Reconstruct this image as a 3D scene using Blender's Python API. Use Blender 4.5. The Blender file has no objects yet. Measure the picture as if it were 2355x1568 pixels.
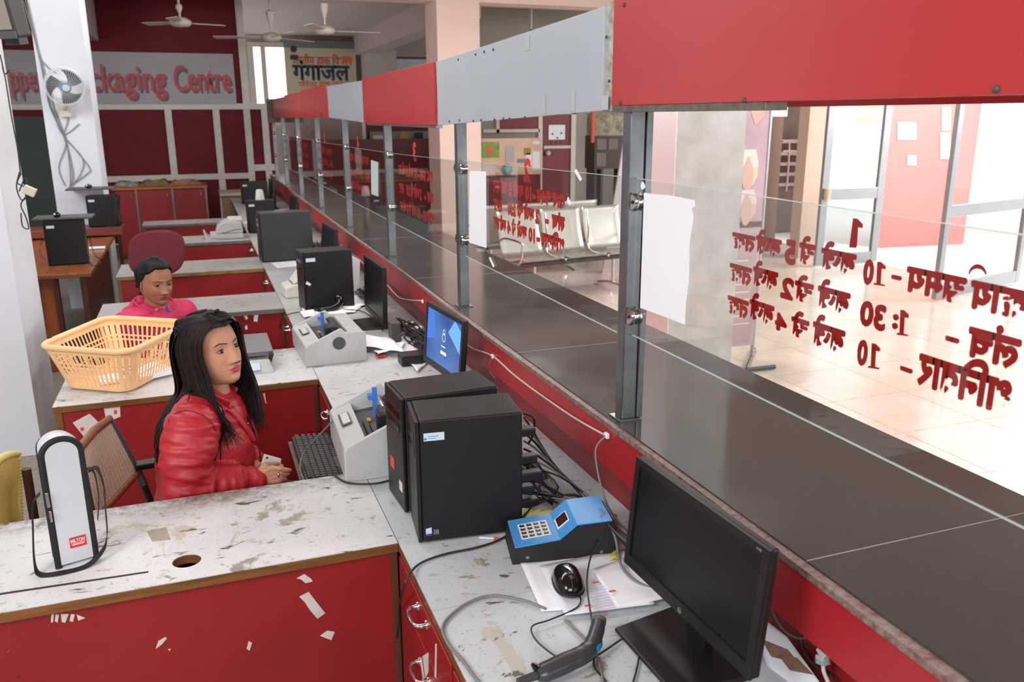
import bpy, bmesh, math, random
from mathutils import Vector, Matrix, noise, Euler
random.seed(7)
SC = bpy.context.scene
COL = SC.collection
PI = math.pi
# ---------------------------------------------------------------- camera
CAM_H = 1.88
YAW, PITCH, ROLL, FPX = 20.18, 14.98, -0.26, 1935.7
_y, _p, _r = (math.radians(a) for a in (YAW, PITCH, ROLL))
FW = Vector((math.sin(_y)*math.cos(_p), math.cos(_y)*math.cos(_p), -math.sin(_p)))
_rt = Vector((math.cos(_y), -math.sin(_y), 0)); _up = _rt.cross(FW)
RT = _rt*math.cos(_r) + _up*math.sin(_r)
UP = _up*math.cos(_r) - _rt*math.sin(_r)
EYE = Vector((0, 0, CAM_H))
cd = bpy.data.cameras.new('camera'); cam = bpy.data.objects.new('camera', cd); COL.objects.link(cam)
cam.matrix_world = Matrix(((RT.x, UP.x, -FW.x, 0), (RT.y, UP.y, -FW.y, 0), (RT.z, UP.z, -FW.z, CAM_H), (0, 0, 0, 1)))
cd.sensor_width = 36.0; cd.lens = FPX/2355*36.0; cd.clip_start = 0.02; cd.clip_end = 200
cd.dof.use_dof = True; cd.dof.focus_distance = 2.55; cd.dof.aperture_fstop = 5.6
SC.camera = cam
# ---------------------------------------------------------------- world, lights, exposure
w = bpy.data.worlds.new('sky'); SC.world = w; w.use_nodes = True
w.node_tree.nodes['Background'].inputs[0].default_value = (0.93, 0.97, 1.0, 1)
w.node_tree.nodes['Background'].inputs[1].default_value = 1.9
SC.view_settings.view_transform = 'Standard'; SC.view_settings.look = 'None'
SC.view_settings.exposure = 0.0; SC.view_settings.gamma = 1.0; SC.view_settings.use_curve_mapping = False
def area(name, loc, target, sx, sy, power, col=(1, 1, 1)):
    d = bpy.data.lights.new(name, 'AREA'); d.shape = 'RECTANGLE'; d.size = sx; d.size_y = sy
    d.energy = power; d.color = col
    o = bpy.data.objects.new(name, d); COL.objects.link(o); o.location = loc
    o.rotation_euler = (Vector(target)-Vector(loc)).to_track_quat('-Z', 'Y').to_euler(); return o
area('upper_left_light', (-2.6, 0.2, 3.2), (0.6, 4.0, 0.6), 1.6, 1.2, 120, (1, .985, .975))  # area lamp added out of view, giving light from the upper left
area('ceiling_light', (-0.2, 4.4, 3.5), (0, 4.4, 0), 0.5, 3.4, 66, (1, .985, .975))
area('ceiling_light', (-0.2, 9.5, 3.5), (0, 9.5, 0), 0.5, 3.0, 60, (1, .985, .975))
area('ceiling_light', (3.0, 6.5, 3.5), (3.0, 6.5, 0), 1.2, 4.5, 215, (1, .98, .955))
area('rear_fill_light', (-.9, -2.4, 3.1), (.1, 3.2, .7), 2.2, 1.4, 125, (.98, .99, 1))  # fill lamp added behind the camera; the rear wall has no window
area('left_fill_light', (-2.7, 6.7, 2.7), (-.6, 9.6, 1.6), 1.2, 1.2, 70, (.97, .98, 1))  # unseen fill lamp added to brighten the front of the fan column
area('doorway_light', (10.5, 6.2, 3.6), (4.0, 6.2, 0.3), 4.0, 2.5, 700, (1, .98, .95))  # lamp added outside the view to strengthen daylight through the doors
area('hall_fill_light', (5.6, .4, 3.2), (3.0, 5.0, 1.3), 1.6, 1.4, 190, (1, .985, .975))  # unseen fill lamp added at the near right to brighten the pillar
# ---------------------------------------------------------------- pixel rays onto real planes
def ray(px, py): return RT*((px-1177.5)/FPX) - UP*((py-784)/FPX) + FW
def Zp(px, py, z):
    d = ray(px, py); return EYE + d*((z-CAM_H)/d.z)
def Xp(px, py, x):
    d = ray(px, py); return EYE + d*(x/d.x)
def Yp(px, py, y):
    d = ray(px, py); return EYE + d*(y/d.y)
# ---------------------------------------------------------------- materials
def srgb(r, g, b):
    f = lambda c: (c/255/12.92) if c/255 <= .04045 else ((c/255+.055)/1.055)**2.4
    return (f(r), f(g), f(b), 1)
MATS = {}
def mat(name, rgb, rough=.5, metal=0., bump=0., bscale=60., var=0., vscale=6., spec=.5, emit=None, emis=0., coat=0., aniso=None, rgb2=None):
    if name in MATS: return MATS[name]
    m = bpy.data.materials.new(name); m.use_nodes = True; MATS[name] = m
    nt = m.node_tree; b = nt.nodes['Principled BSDF']
    c = srgb(*rgb)
    b.inputs['Base Color'].default_value = c; b.inputs['Roughness'].default_value = rough
    b.inputs['Metallic'].default_value = metal; b.inputs['Specular IOR Level'].default_value = spec
    b.inputs['Coat Weight'].default_value = coat
    if emit: b.inputs['Emission Color'].default_value = srgb(*emit); b.inputs['Emission Strength'].default_value = emis
    tc = nt.nodes.new('ShaderNodeTexCoord')
    if var or rgb2:
        n = nt.nodes.new('ShaderNodeTexNoise'); n.inputs['Scale'].default_value = vscale; n.inputs['Detail'].default_value = 6
        n.inputs['Roughness'].default_value = .6
        nt.links.new(tc.outputs['Object'], n.inputs['Vector'])
        mx = nt.nodes.new('ShaderNodeMix'); mx.data_type = 'RGBA'
        mx.inputs[6].default_value = c
        mx.inputs[7].default_value = srgb(*rgb2) if rgb2 else (c[0]*(1-var), c[1]*(1-var), c[2]*(1-var), 1)
        cr = nt.nodes.new('ShaderNodeMapRange'); cr.inputs[1].default_value = .38; cr.inputs[2].default_value = .66
        nt.links.new(n.outputs['Fac'], cr.inputs[0]); nt.links.new(cr.outputs[0], mx.inputs[0])
        nt.links.new(mx.outputs[2], b.inputs['Base Color'])
    if bump:
        n2 = nt.nodes.new('ShaderNodeTexNoise'); n2.inputs['Scale'].default_value = bscale; n2.inputs['Detail'].default_value = 4
        nt.links.new(tc.outputs['Object'], n2.inputs['Vector'])
        bp = nt.nodes.new('ShaderNodeBump'); bp.inputs['Strength'].default_value = bump; bp.inputs['Distance'].default_value = .004
        nt.links.new(n2.outputs['Fac'], bp.inputs['Height']); nt.links.new(bp.outputs[0], b.inputs['Normal'])
    return m
class NT:
    """small helper to stack masks of wear on a base colour"""
    def __init__(s, m): s.m = m; s.nt = m.node_tree; s.b = s.nt.nodes['Principled BSDF']; s.tc = s.nt.nodes.new('ShaderNodeTexCoord'); s.col = None
    def base(s, rgb): s.col = s.nt.nodes.new('ShaderNodeRGB'); s.col.outputs[0].default_value = srgb(*rgb); s.col = s.col.outputs[0]
    def noise(s, scale, detail=5, rough=.6, stretch=None, off=(0, 0, 0), dist=0):
        mp = s.nt.nodes.new('ShaderNodeMapping'); mp.inputs['Location'].default_value = off
        if stretch: mp.inputs['Scale'].default_value = stretch
        s.nt.links.new(s.tc.outputs['Object'], mp.inputs[0])
        n = s.nt.nodes.new('ShaderNodeTexNoise'); n.inputs['Scale'].default_value = scale; n.inputs['Detail'].default_value = detail
        n.inputs['Roughness'].default_value = rough; n.inputs['Distortion'].default_value = dist
        s.nt.links.new(mp.outputs[0], n.inputs['Vector']); return n.outputs['Fac']
    def ramp(s, fac, lo, hi):
        r = s.nt.nodes.new('ShaderNodeMapRange'); r.inputs[1].default_value = lo; r.inputs[2].default_value = hi
        s.nt.links.new(fac, r.inputs[0]); return r.outputs[0]
    def mul(s, a, b):
        r = s.nt.nodes.new('ShaderNodeMath'); r.operation = 'MULTIPLY'; s.nt.links.new(a, r.inputs[0])
        if isinstance(b, (int, float)): r.inputs[1].default_value = b
        else: s.nt.links.new(b, r.inputs[1])
        return r.outputs[0]
    def mix(s, fac, rgb):
        mx = s.nt.nodes.new('ShaderNodeMix'); mx.data_type = 'RGBA'
        s.nt.links.new(fac, mx.inputs[0]); s.nt.links.new(s.col, mx.inputs[6]); mx.inputs[7].default_value = srgb(*rgb); s.col = mx.outputs[2]
    def edge(s, axis, a, b, width):
        """mask: 1 near coordinate a, falling to 0 at a+width (object coordinates)"""
        sp = s.nt.nodes.new('ShaderNodeSeparateXYZ'); s.nt.links.new(s.tc.outputs['Object'], sp.inputs[0])
        r = s.nt.nodes.new('ShaderNodeMapRange'); r.inputs[1].default_value = a; r.inputs[2].default_value = b
        r.inputs[3].default_value = 1; r.inputs[4].default_value = 0
        s.nt.links.new(sp.outputs[axis], r.inputs[0]); return r.outputs[0]
    def done(s): s.nt.links.new(s.col, s.b.inputs['Base Color'])
def worn_laminate(name, base=(206, 208, 208), amount=1.0, back=None):
    m = bpy.data.materials.new(name); m.use_nodes = True; n = NT(m); n.base(base)
    n.mix(n.ramp(n.noise(1.7, 6), .42, .68), tuple(int(c*.92) for c in base))
    n.mix(n.mul(n.ramp(n.noise(26, 8, .75), .585, .65), .75), (146, 140, 128))          # specks
    n.mix(n.mul(n.ramp(n.noise(120, 5, .7), .60, .68), .5), (112, 106, 96))
    n.mix(n.mul(n.ramp(n.noise(3.2, 8, .62, off=(6, 2, 9), dist=.9), .635-.02*amount, .645), .8), (184, 176, 158))  # peeled patches
    n.mix(n.ramp(n.noise(5.5, 9, .68, off=(3, 1, 2), dist=.6), .618-.02*amount, .628), (150, 142, 126))  # chips
    n.mix(n.ramp(n.noise(9, 9, .66, stretch=(1, 2.4, 1), off=(8, 4, 2), dist=.5), .640-.02*amount, .650), (96, 90, 80))
    if back:
        e = n.mul(n.edge(back[0], back[1], back[2], 0), n.ramp(n.noise(38, 8, .8), .36, .60)); n.mix(n.mul(e, .9), (86, 82, 76))
    n.done(); n.b.inputs['Roughness'].default_value = .36
    return m
def red_laminate(name, base=(140, 27, 30), dark=(114, 22, 26), rough=.38):
    m = bpy.data.materials.new(name); m.use_nodes = True; n = NT(m); n.base(base)
    n.mix(n.mul(n.ramp(n.noise(2.2, 5), .4, .7), .6), dark)
    n.mix(n.mul(n.ramp(n.noise(7, 8, .7, off=(5, 2, 1)), .67, .70), .6), (70, 22, 26))
    n.mix(n.mul(n.ramp(n.noise(90, 3, .6), .74, .78), .6), (200, 150, 145))
    n.done(); n.b.inputs['Roughness'].default_value = rough
    return m
def granite(name):
    m = bpy.data.materials.new(name); m.use_nodes = True; n = NT(m); n.base((50, 49, 48))
    n.mix(n.mul(n.ramp(n.noise(900, 2, .6), .5, .75), .35), (112, 110, 108))
    n.mix(n.mul(n.ramp(n.noise(1.6, 5), .45, .75), .35), (82, 78, 72))
    n.done(); r = n.ramp(n.noise(3.5, 6), .3, .8); mr = n.nt.nodes.new('ShaderNodeMapRange')
    mr.inputs[3].default_value = .07; mr.inputs[4].default_value = .17; n.nt.links.new(r, mr.inputs[0])
    n.nt.links.new(mr.outputs[0], n.b.inputs['Roughness']); n.b.inputs['Specular IOR Level'].default_value = .62
    return m
def wood(name, a, b, scale=3., axis=(1, 12, 12), rough=.4):
    m = bpy.data.materials.new(name); m.use_nodes = True; n = NT(m); n.base(a)
    n.mix(n.ramp(n.noise(scale, 6, .6, stretch=axis, dist=.8), .35, .7), b); n.done()
    n.b.inputs['Roughness'].default_value = rough; return m
def glass_mat(name, tint=(.86, .88, .87), refl=.035, rough=.0):
    m = bpy.data.materials.new(name); m.use_nodes = True; nt = m.node_tree; nt.nodes.clear()
    out = nt.nodes.new('ShaderNodeOutputMaterial'); mix = nt.nodes.new('ShaderNodeMixShader')
    tr = nt.nodes.new('ShaderNodeBsdfTransparent'); tr.inputs[0].default_value = (*tint, 1)
    gl = nt.nodes.new('ShaderNodeBsdfGlossy'); gl.inputs['Roughness'].default_value = rough
    lw = nt.nodes.new('ShaderNodeLayerWeight'); lw.inputs[0].default_value = .5
    pw = nt.nodes.new('ShaderNodeMath'); pw.operation = 'POWER'; pw.inputs[1].default_value = 4.0; nt.links.new(lw.outputs['Facing'], pw.inputs[0])
    fr = nt.nodes.new('ShaderNodeMath'); fr.operation = 'MULTIPLY_ADD'; fr.inputs[1].default_value = .55; fr.inputs[2].default_value = refl
    nt.links.new(pw.outputs[0], fr.inputs[0])
    nt.links.new(fr.outputs[0], mix.inputs[0]); nt.links.new(tr.outputs[0], mix.inputs[1]); nt.links.new(gl.outputs[0], mix.inputs[2])
    nt.links.new(mix.outputs[0], out.inputs[0]); return m
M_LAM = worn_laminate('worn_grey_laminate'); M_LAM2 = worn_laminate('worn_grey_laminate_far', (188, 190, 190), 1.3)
M_RED = red_laminate('red_laminate'); M_GRAN = granite('black_granite')
M_REDF = red_laminate('red_fascia_board', (180, 50, 50), (170, 44, 46), .27)
M_GREYF = mat('grey_fascia_board', (176, 184, 192), .3, var=.04, vscale=3)
M_REDW = red_laminate('maroon_panel', (106, 16, 26), (90, 13, 22), .6); M_REDW.node_tree.nodes['Principled BSDF'].inputs['Specular IOR Level'].default_value = .25
M_BROWN = wood('brown_wood_edge', (128, 84, 44), (92, 56, 26), 4)
M_ORWOOD = wood('orange_brown_wood', (150, 86, 48), (112, 58, 30), 2.5, (12, 1, 12), .3)
M_DKWOOD = wood('dark_wood', (96, 54, 36), (66, 36, 24), 3, (12, 12, 1), .4)
M_WHITE = mat('whitewash', (216, 220, 226), .8, bump=.15, bscale=30, var=.06, vscale=2)
M_WHITE2 = mat('whitewash_side', (196, 188, 184), .8, var=.06)
M_PINK = mat('pink_distemper', (228, 204, 192), .8, var=.04)
M_MAUVE = mat('mauve_distemper', (176, 158, 152), .85, var=.05)
M_CREAM = mat('cream_paint', (196, 190, 174), .5, var=.06)
M_FRAMEW = mat('white_painted_frame', (206, 202, 196), .5, var=.1, vscale=12)
M_STEEL = mat('brushed_steel', (150, 152, 152), .32, 1., bump=.08, bscale=80, var=.25, vscale=9)
M_ALU = mat('aluminium', (176, 180, 184), .35, .9, var=.1)
M_CHROME = mat('chrome', (210, 210, 210), .12, 1.)
M_BLACK = mat('black_plastic', (17, 17, 18), .42, bump=.05, bscale=400)
M_BLACKG = mat('glossy_black_plastic', (14, 14, 15), .12)
M_PCBODY = mat('black_painted_steel', (22, 22, 23), .45, bump=.03, bscale=300, spec=.4)
M_SCREEN = mat('black_screen', (11, 12, 13), .34, spec=.4)
M_GREYPL = mat('grey_plastic', (182, 184, 184), .45, var=.08, vscale=14)
M_BEIGE = mat('off_white_plastic', (206, 206, 198), .45, var=.05)
M_DGREY = mat('dark_grey_plastic', (72, 74, 76), .5, var=.2, vscale=30)
M_PAPER = mat('white_paper', (236, 238, 242), .8)
M_PAPERT = mat('thin_paper', (226, 230, 236), .8, var=.05)
M_STICKER = mat('pale_blue_label', (190, 212, 224), .5)
M_CABLE = mat('black_cable', (34, 34, 36), .45)
M_CABLEG = mat('grey_cable', (120, 120, 116), .5)
M_CABLEW = mat('white_cable', (196, 188, 180), .5)
M_DUST = mat('dusty_tan', (150, 140, 118), .8, var=.3)
M_SCRAP = mat('scrap_paper', (206, 200, 194), .7, var=.15, vscale=20)
M_REDINK = mat('red_print', (204, 70, 48), .6)
M_LETTER = mat('red_vinyl_lettering', (158, 10, 6), .6, spec=.2)
M_GLASS = glass_mat('clear_glass', (.94, .955, .95), .04)
M_GEDGE = mat('glass_edge', (190, 206, 200), .15, spec=.8)
M_DOORGL = glass_mat('door_glass', (.96, .97, .97), .03)

# ---------------------------------------------------------------- mesh builder
def V(*a): return Vector(a)
class MB:
    def __init__(s): s.v = []; s.f = []; s.mi = []; s.m = 0; s.T = None
    def add(s, vs, fs):
        o = len(s.v)
        for p in vs:
            p = Vector(p); s.v.append(s.T @ p if s.T else p)
        for f in fs: s.f.append(tuple(i+o for i in f)); s.mi.append(s.m)
        return s
    def box(s, a, b, R=None, c=None):
        x0, y0, z0 = a; x1, y1, z1 = b
        if x0 > x1: x0, x1 = x1, x0
        if y0 > y1: y0, y1 = y1, y0
        if z0 > z1: z0, z1 = z1, z0
        vs = [Vector(p) for p in ((x0, y0, z0), (x1, y0, z0), (x1, y1, z0), (x0, y1, z0), (x0, y0, z1), (x1, y0, z1), (x1, y1, z1), (x0, y1, z1))]
        if R is not None:
            cc = Vector(c) if c is not None else Vector(((x0+x1)/2, (y0+y1)/2, (z0+z1)/2))
            vs = [cc + R @ (p-cc) for p in vs]
        return s.add(vs, [(0, 3, 2, 1), (4, 5, 6, 7), (0, 1, 5, 4), (1, 2, 6, 5), (2, 3, 7, 6), (3, 0, 4, 7)])
    def hexa(s, b4, t4):
        """bottom four corners counter-clockwise, top four likewise"""
        return s.add(list(b4)+list(t4), [(0, 3, 2, 1), (4, 5, 6, 7), (0, 1, 5, 4), (1, 2, 6, 5), (2, 3, 7, 6), (3, 0, 4, 7)])
    def bar(s, p, q, wd, th, up=(0, 0, 1)):
        p = Vector(p); q = Vector(q); d = (q-p).normalized(); u = Vector(up)
        sd = d.cross(u)
        if sd.length < 1e-4: sd = d.cross(Vector((0, 1, 0)))
        sd.normalize(); u = sd.cross(d).normalized(); a = sd*wd/2; b = u*th/2
        return s.hexa([p-a-b, p+a-b, q+a-b, q-a-b], [p-a+b, p+a+b, q+a+b, q-a+b])
    def tube(s, pts, r, n=8, cap=True, flat=1.0):
        pts = [Vector(p) for p in pts]; rs = r if isinstance(r, (list, tuple)) else [r]*len(pts)
        vs = []; N = len(pts); pu = None
        for i, p in enumerate(pts):
            d = (pts[min(i+1, N-1)]-pts[max(i-1, 0)])
            d = d.normalized() if d.length > 1e-9 else Vector((0, 0, 1))
            if pu is None:
                u = Vector((0, 0, 1)) if abs(d.z) < .9 else Vector((1, 0, 0))
            else: u = pu
            u = (u - d*u.dot(d)); u = u.normalized() if u.length > 1e-6 else d.orthogonal().normalized(); pu = u; sd = d.cross(u)
            for k in range(n):
                a = 2*PI*k/n; vs.append(p + sd*math.cos(a)*rs[i] + u*math.sin(a)*rs[i]*flat)
        fs = [(i*n+k, i*n+(k+1) % n, (i+1)*n+(k+1) % n, (i+1)*n+k) for i in range(N-1) for k in range(n)]
        if cap: fs += [tuple(range(n))[::-1], tuple((N-1)*n+k for k in range(n))]
        return s.add(vs, fs)
    def cyl(s, p, q, r, r2=None, n=20): return s.tube([p, q], [r, r if r2 is None else r2], n)
    def lathe(s, prof, c=(0, 0, 0), n=24, axis='z', ang=2*PI):
        c = Vector(c); vs = []
        for (r, z) in prof:
            for k in range(n):
                a = ang*k/n; x, y = r*math.cos(a), r*math.sin(a)
                vs.append(c + (Vector((x, y, z)) if axis == 'z' else Vector((x, z, y)) if axis == 'y' else Vector((z, x, y))))
        N = len(prof); fs = [(i*n+k, i*n+(k+1) % n, (i+1)*n+(k+1) % n, (i+1)*n+k) for i in range(N-1) for k in range(n)]
        fs += [tuple(range(n))[::-1], tuple((N-1)*n+k for k in range(n))]
        return s.add(vs, fs)
    def prism(s, poly, vec):
        vec = Vector(vec); n = len(poly); P = [Vector(p) for p in poly]
        return s.add(P+[p+vec for p in P], [tuple(range(n))[::-1], tuple(range(n, 2*n))]+[(i, (i+1) % n, n+(i+1) % n, n+i) for i in range(n)])
    def sphere(s, c, r, n=16, m=10):
        c = Vector(c); r = Vector(r) if not isinstance(r, (int, float)) else Vector((r, r, r)); vs = []; fs = []
        for i in range(m+1):
            t = PI*i/m
            for k in range(n):
                a = 2*PI*k/n; vs.append(c+Vector((r.x*math.sin(t)*math.cos(a), r.y*math.sin(t)*math.sin(a), r.z*math.cos(t))))
        for i in range(m):
            for k in range(n):
                if i == 0: fs.append((k, n+k, n+(k+1) % n))
                elif i == m-1: fs.append((i*n+k, (i+1)*n+k, i*n+(k+1) % n))
                else: fs.append((i*n+k, (i+1)*n+k, (i+1)*n+(k+1) % n, i*n+(k+1) % n))
        return s.add(vs, fs)
    def sheet(s, fn, nu, nv, th=0):
        vs = [fn(i/nu, j/nv) for j in range(nv+1) for i in range(nu+1)]
        return s.add(vs, [(j*(nu+1)+i, j*(nu+1)+i+1, (j+1)*(nu+1)+i+1, (j+1)*(nu+1)+i) for j in range(nv) for i in range(nu)])
def obj(name, mb, mats, parent=None, smooth=None, bevel=0, seg=2, solid=0, sub=0, label=None, local=False):
    me = bpy.data.meshes.new(name)
    off = Vector((0, 0, 0))
    if parent is not None and not local:
        q = parent
        while q is not None: off = off + q.location; q = q.parent
    me.from_pydata([tuple(p-off) for p in mb.v], [], mb.f)
    if not isinstance(mats, (list, tuple)): mats = [mats]
    for m in mats: me.materials.append(m)
    if len(mats) > 1: me.polygons.foreach_set('material_index', mb.mi)
    me.validate(); 
    bm = bmesh.new(); bm.from_mesh(me)
    bmesh.ops.remove_doubles(bm, verts=bm.verts, dist=1e-6) if False else None
    bmesh.ops.recalc_face_normals(bm, faces=bm.faces); bm.to_mesh(me); bm.free()
    if smooth is not None:
        me.shade_smooth()
        if smooth < 179: me.set_sharp_from_angle(angle=math.radians(smooth))
    o = bpy.data.objects.new(name, me); COL.objects.link(o)
    if parent is not None: o.parent = parent
    if solid: md = o.modifiers.new('solid', 'SOLIDIFY'); md.thickness = solid; md.offset = 0
    if bevel: md = o.modifiers.new('bevel', 'BEVEL'); md.width = bevel; md.segments = seg; md.limit_method = 'ANGLE'; md.angle_limit = math.radians(40)
    if sub: md = o.modifiers.new('subsurf', 'SUBSURF'); md.levels = sub; md.render_levels = sub
    if label: o['label'] = label
    return o
def tag(o, label, cat, group=None, kind=None):
    o['label'] = label; o['category'] = cat
    if group: o['group'] = group
    if kind: o['kind'] = kind
    return o
def thing(name, label, cat, loc=(0, 0, 0), rz=0, group=None):
    o = bpy.data.objects.new(name, None); COL.objects.link(o); o.location = loc; o.rotation_euler = (0, 0, rz); o.empty_display_size = .05
    return tag(o, label, cat, group)
def struct(name, mb, mats, parent=None, **k):
    o = obj(name, mb, mats, parent, **k)
    if parent is None: o['kind'] = 'structure'
    return o
def dup(root, loc, rz, label=None, group=None):
    r = root.copy(); COL.objects.link(r); r.location = loc; r.rotation_euler = (0, 0, rz)
    if label: r['label'] = label
    if group: r['group'] = group
    for ch in list(root.children):
        c = ch.copy(); COL.objects.link(c); c.parent = r
        for g in ch.children:
            d = g.copy(); COL.objects.link(d); d.parent = c
    return r
def smoothpts(pts, n=6):
    P = [Vector(p) for p in pts]; out = []
    for i in range(len(P)-1):
        a = P[max(i-1, 0)]; b = P[i]; c = P[i+1]; d = P[min(i+2, len(P)-1)]
        for k in range(n):
            t = k/n; out.append(.5*((2*b)+(c-a)*t+(2*a-5*b+4*c-d)*t*t+(-a+3*b-3*c+d)*t**3))
    out.append(P[-1]); return out
def cable(name, pts, r, m, label, cat='cable', parent=None, group=None):
    mb = MB().tube(smoothpts(pts), r, 7); o = obj(name, mb, m, parent, smooth=60)
    if parent is None: tag(o, label, cat, group)
    return o
def deva(s):
    out = []
    for ch in s:
        if ch == '\u093f': out.insert(len(out)-1, ch)
        else: out.append(ch)
    return ''.join(out)
def text_mesh(body, size=1., bold=0., depth=.0, sx=1., align='LEFT', space=1.):
    c = bpy.data.curves.new('lettering', 'FONT'); c.body = body; c.size = size; c.offset = bold; c.extrude = depth
    c.align_x = align; c.resolution_u = 3; c.space_character = space
    o = bpy.data.objects.new('lettering', c); COL.objects.link(o)
    me = bpy.data.meshes.new_from_object(o.evaluated_get(bpy.context.evaluated_depsgraph_get()))
    bpy.data.objects.remove(o); bpy.data.curves.remove(c)
    return me
def text(name, body, origin, xdir, ydir, height, m, parent=None, width=None, bold=0., depth=.0006, align='LEFT', label=None, sx=1., fat=0, local=False):
    """lettering laid on a plane: origin (world), reading direction, up direction, cap size; width fits it"""
    me = text_mesh(body, 1., bold, 0, 1., align)
    if not me.vertices: return None
    xs = [v.co.x for v in me.vertices]; x0, x1 = min(xs), max(xs)
    k = height; kx = (width/(x1-x0)) if width else k*sx
    X = Vector(xdir).normalized(); Y = Vector(ydir).normalized(); N = X.cross(Y); O = Vector(origin)
    off = Vector((0, 0, 0)); q = None if local else parent
    while q is not None: off = off + q.location; q = q.parent
    for v in me.vertices:
        xx = (v.co.x - (x0 if width else 0))*kx
        v.co = O - off + X*xx + Y*(v.co.y*k) + N*depth
    if fat:
        bs = [v.co.copy() for v in me.vertices]; fs = [tuple(p.vertices) for p in me.polygons]; vs = []; ff = []
        for i, (a, b) in enumerate(((0, 0), (1, .3), (-1, -.3), (.3, -1), (-.3, 1), (.5, -1.6))):
            o_ = len(vs); vs += [p+X*a*fat+Y*b*fat+N*i*.00003 for p in bs]; ff += [tuple(q+o_ for q in f) for f in fs]
        nm_ = me.name; bpy.data.meshes.remove(me); me = bpy.data.meshes.new(nm_); me.from_pydata(vs, [], ff)
    me.materials.clear(); me.materials.append(m)
    o = bpy.data.objects.new(name, me); COL.objects.link(o)
    if parent: o.parent = parent
    return o
# ================================================================ SETTING
m_tile = bpy.data.materials.new('hall_floor_tile'); m_tile.use_nodes = True; _n = NT(m_tile); _n.base((196, 184, 172))
_n.mix(_n.ramp(_n.noise(1.1, 7, .65, dist=1.2), .4, .7), (178, 160, 146)); _n.mix(_n.mul(_n.ramp(_n.noise(9, 6), .6, .7), .4), (150, 136, 122)); _n.done()
_n.b.inputs['Roughness'].default_value = .16
M_JOINT = mat('floor_joint', (128, 116, 106), .8)
M_TERR = mat('staff_floor', (148, 140, 130), .5, var=.35, vscale=40)
fl = struct('floor', MB().box((-4, -3, -.10), (1.4, 14.2, -.002)).box((1.4, -3, -.10), (7.75, 21, -.006)), [M_TERR])
tm = None; TS = .62
for i in range(11):
    for j in range(21):
        x = 1.42+TS*i; y = .6+TS*j
        if x > 7.7 or y > 13.4: continue
        if tm is None:
            tm = obj('tile', MB().box((0, 0, -.006), (TS-.004, TS-.004, 0)), m_tile, fl, local=True); tm.location = (x, y, 0)
        else:
            t = tm.copy(); t.location = (x, y, 0); COL.objects.link(t)
struct('floor', MB().box((7.75, -3, -.12), (22, 21, -.008)), mat('outdoor_paving', (226, 222, 216), .8, var=.05))
bpy.context.view_layer.update()
# ceiling and beams
struct('ceiling', MB().box((-4, 1.0, 3.6), (9, 21, 3.75)), M_MAUVE)
struct('trim_1', MB().box((-4, 11.55, 3.36), (7.4, 11.95, 3.6)), M_PINK)                     # beam across
struct('trim_2', MB().box((3.55, 11.95, 3.2), (3.95, 20, 3.6)), M_MAUVE)                    # beam running back
struct('trim_3', MB().box((-1.6, 11.95, 2.95), (-1.15, 14.2, 3.6)), M_MAUVE)
a = Yp(985, 300, 11.6); b = Yp(1105, 300, 11.6)
struct('wall_column', MB().box((Yp(1011, 300, 11.5).x, 11.5, 0), (Yp(1106, 300, 11.5).x, 12.1, 3.6)), M_PINK)
# grey marble column beside the counter
xa = Yp(1548, 500, 4.6).x; xb = Yp(1702, 500, 4.6).x
M_MARB = mat('grey_stained_plaster', (194, 195, 193), .6, var=.12, vscale=5, rgb2=(174, 175, 171))
struct('wall_pillar', MB().box((xa, 4.6, 0), (xb, 4.95, 3.6)), M_MARB)
obj('lit_side', MB().box((xa-.004, 4.6, 0), (xa, 4.95, 3.6)), mat('pillar_lit_side', (248, 246, 246), .7), bpy.data.objects['wall_pillar'])  # left face coloured brighter, the light on it put into its paint
# near left column and column with fan
M_COL = mat('white_column_paint', (214, 219, 226), .75, var=.05, vscale=1.5, bump=.1, bscale=25)
struct('wall_left_column', MB().box((-2.4, 5.2, 0), (-.985, 5.85, 3.6)), M_COL)
c2a = Yp(129, 466, 9.4).x; c2b = Yp(241, 466, 9.4).x
fc = struct('wall_fan_column', MB().box((c2a, 9.4, 0), (c2b, 9.95, 3.6)), M_COL)
# left and back enclosing walls
struct('wall_left', MB().box((-4.1, -3, 0), (-4, 21, 3.6)), M_WHITE)
struct('wall_rear', MB().box((-4, -3.1, 0), (1.4, -3, 3.6)), M_MAUVE)
struct('ceiling_staff', MB().box((-4, -3, 3.6), (1.4, 1.0, 3.75)), M_MAUVE)
struct('wall_far', MB().box((-4, 20, 0), (12, 20.15, 3.6)), M_MAUVE)
# staff partition with the lettered sign
YB = 14.2
def xy(px, py, y=YB): q = Yp(px, py, y); return q.x, q.z
zr = xy(400, 245)[1]; zr2 = xy(400, 408)[1]
zs1 = xy(400, 122)[1]
xL = -4.0; xE = xy(560, 250)[0]; xE2 = xy(625, 260)[0]
wb = struct('wall_back', MB().box((xL, YB, 0), (xE2, YB+.05, zr)).box((xL, YB, zr), (xE, YB+.05, 3.6)), M_REDW)
w2 = .05
for px, py in ((393, 320), (502, 320), (572, 320), (612, 320)):
    x = xy(px, py)[0]; obj('upright', MB().box((x-w2, YB-.05, 0), (x+w2, YB, zr)), M_FRAMEW, wb, bevel=.004)
for z, x0, x1 in ((zr, xL, xE2), (zr2, xL, xE)):
    obj('rail', MB().box((x0, YB-.055, z-.045), (x1, YB-.003, z+.045)), M_FRAMEW, wb, bevel=.004)
obj('rail', MB().box((xy(572, 385)[0], YB-.055, xy(600, 385)[1]-.05), (xE2, YB-.003, xy(600, 385)[1]+.05)), M_FRAMEW, wb, bevel=.004)
xs = xy(556, 100)[0]
obj('upright', MB().box((xs-.06, YB-.05, zr), (xs+.05, YB, 3.6)), M_FRAMEW, wb, bevel=.004)
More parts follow.
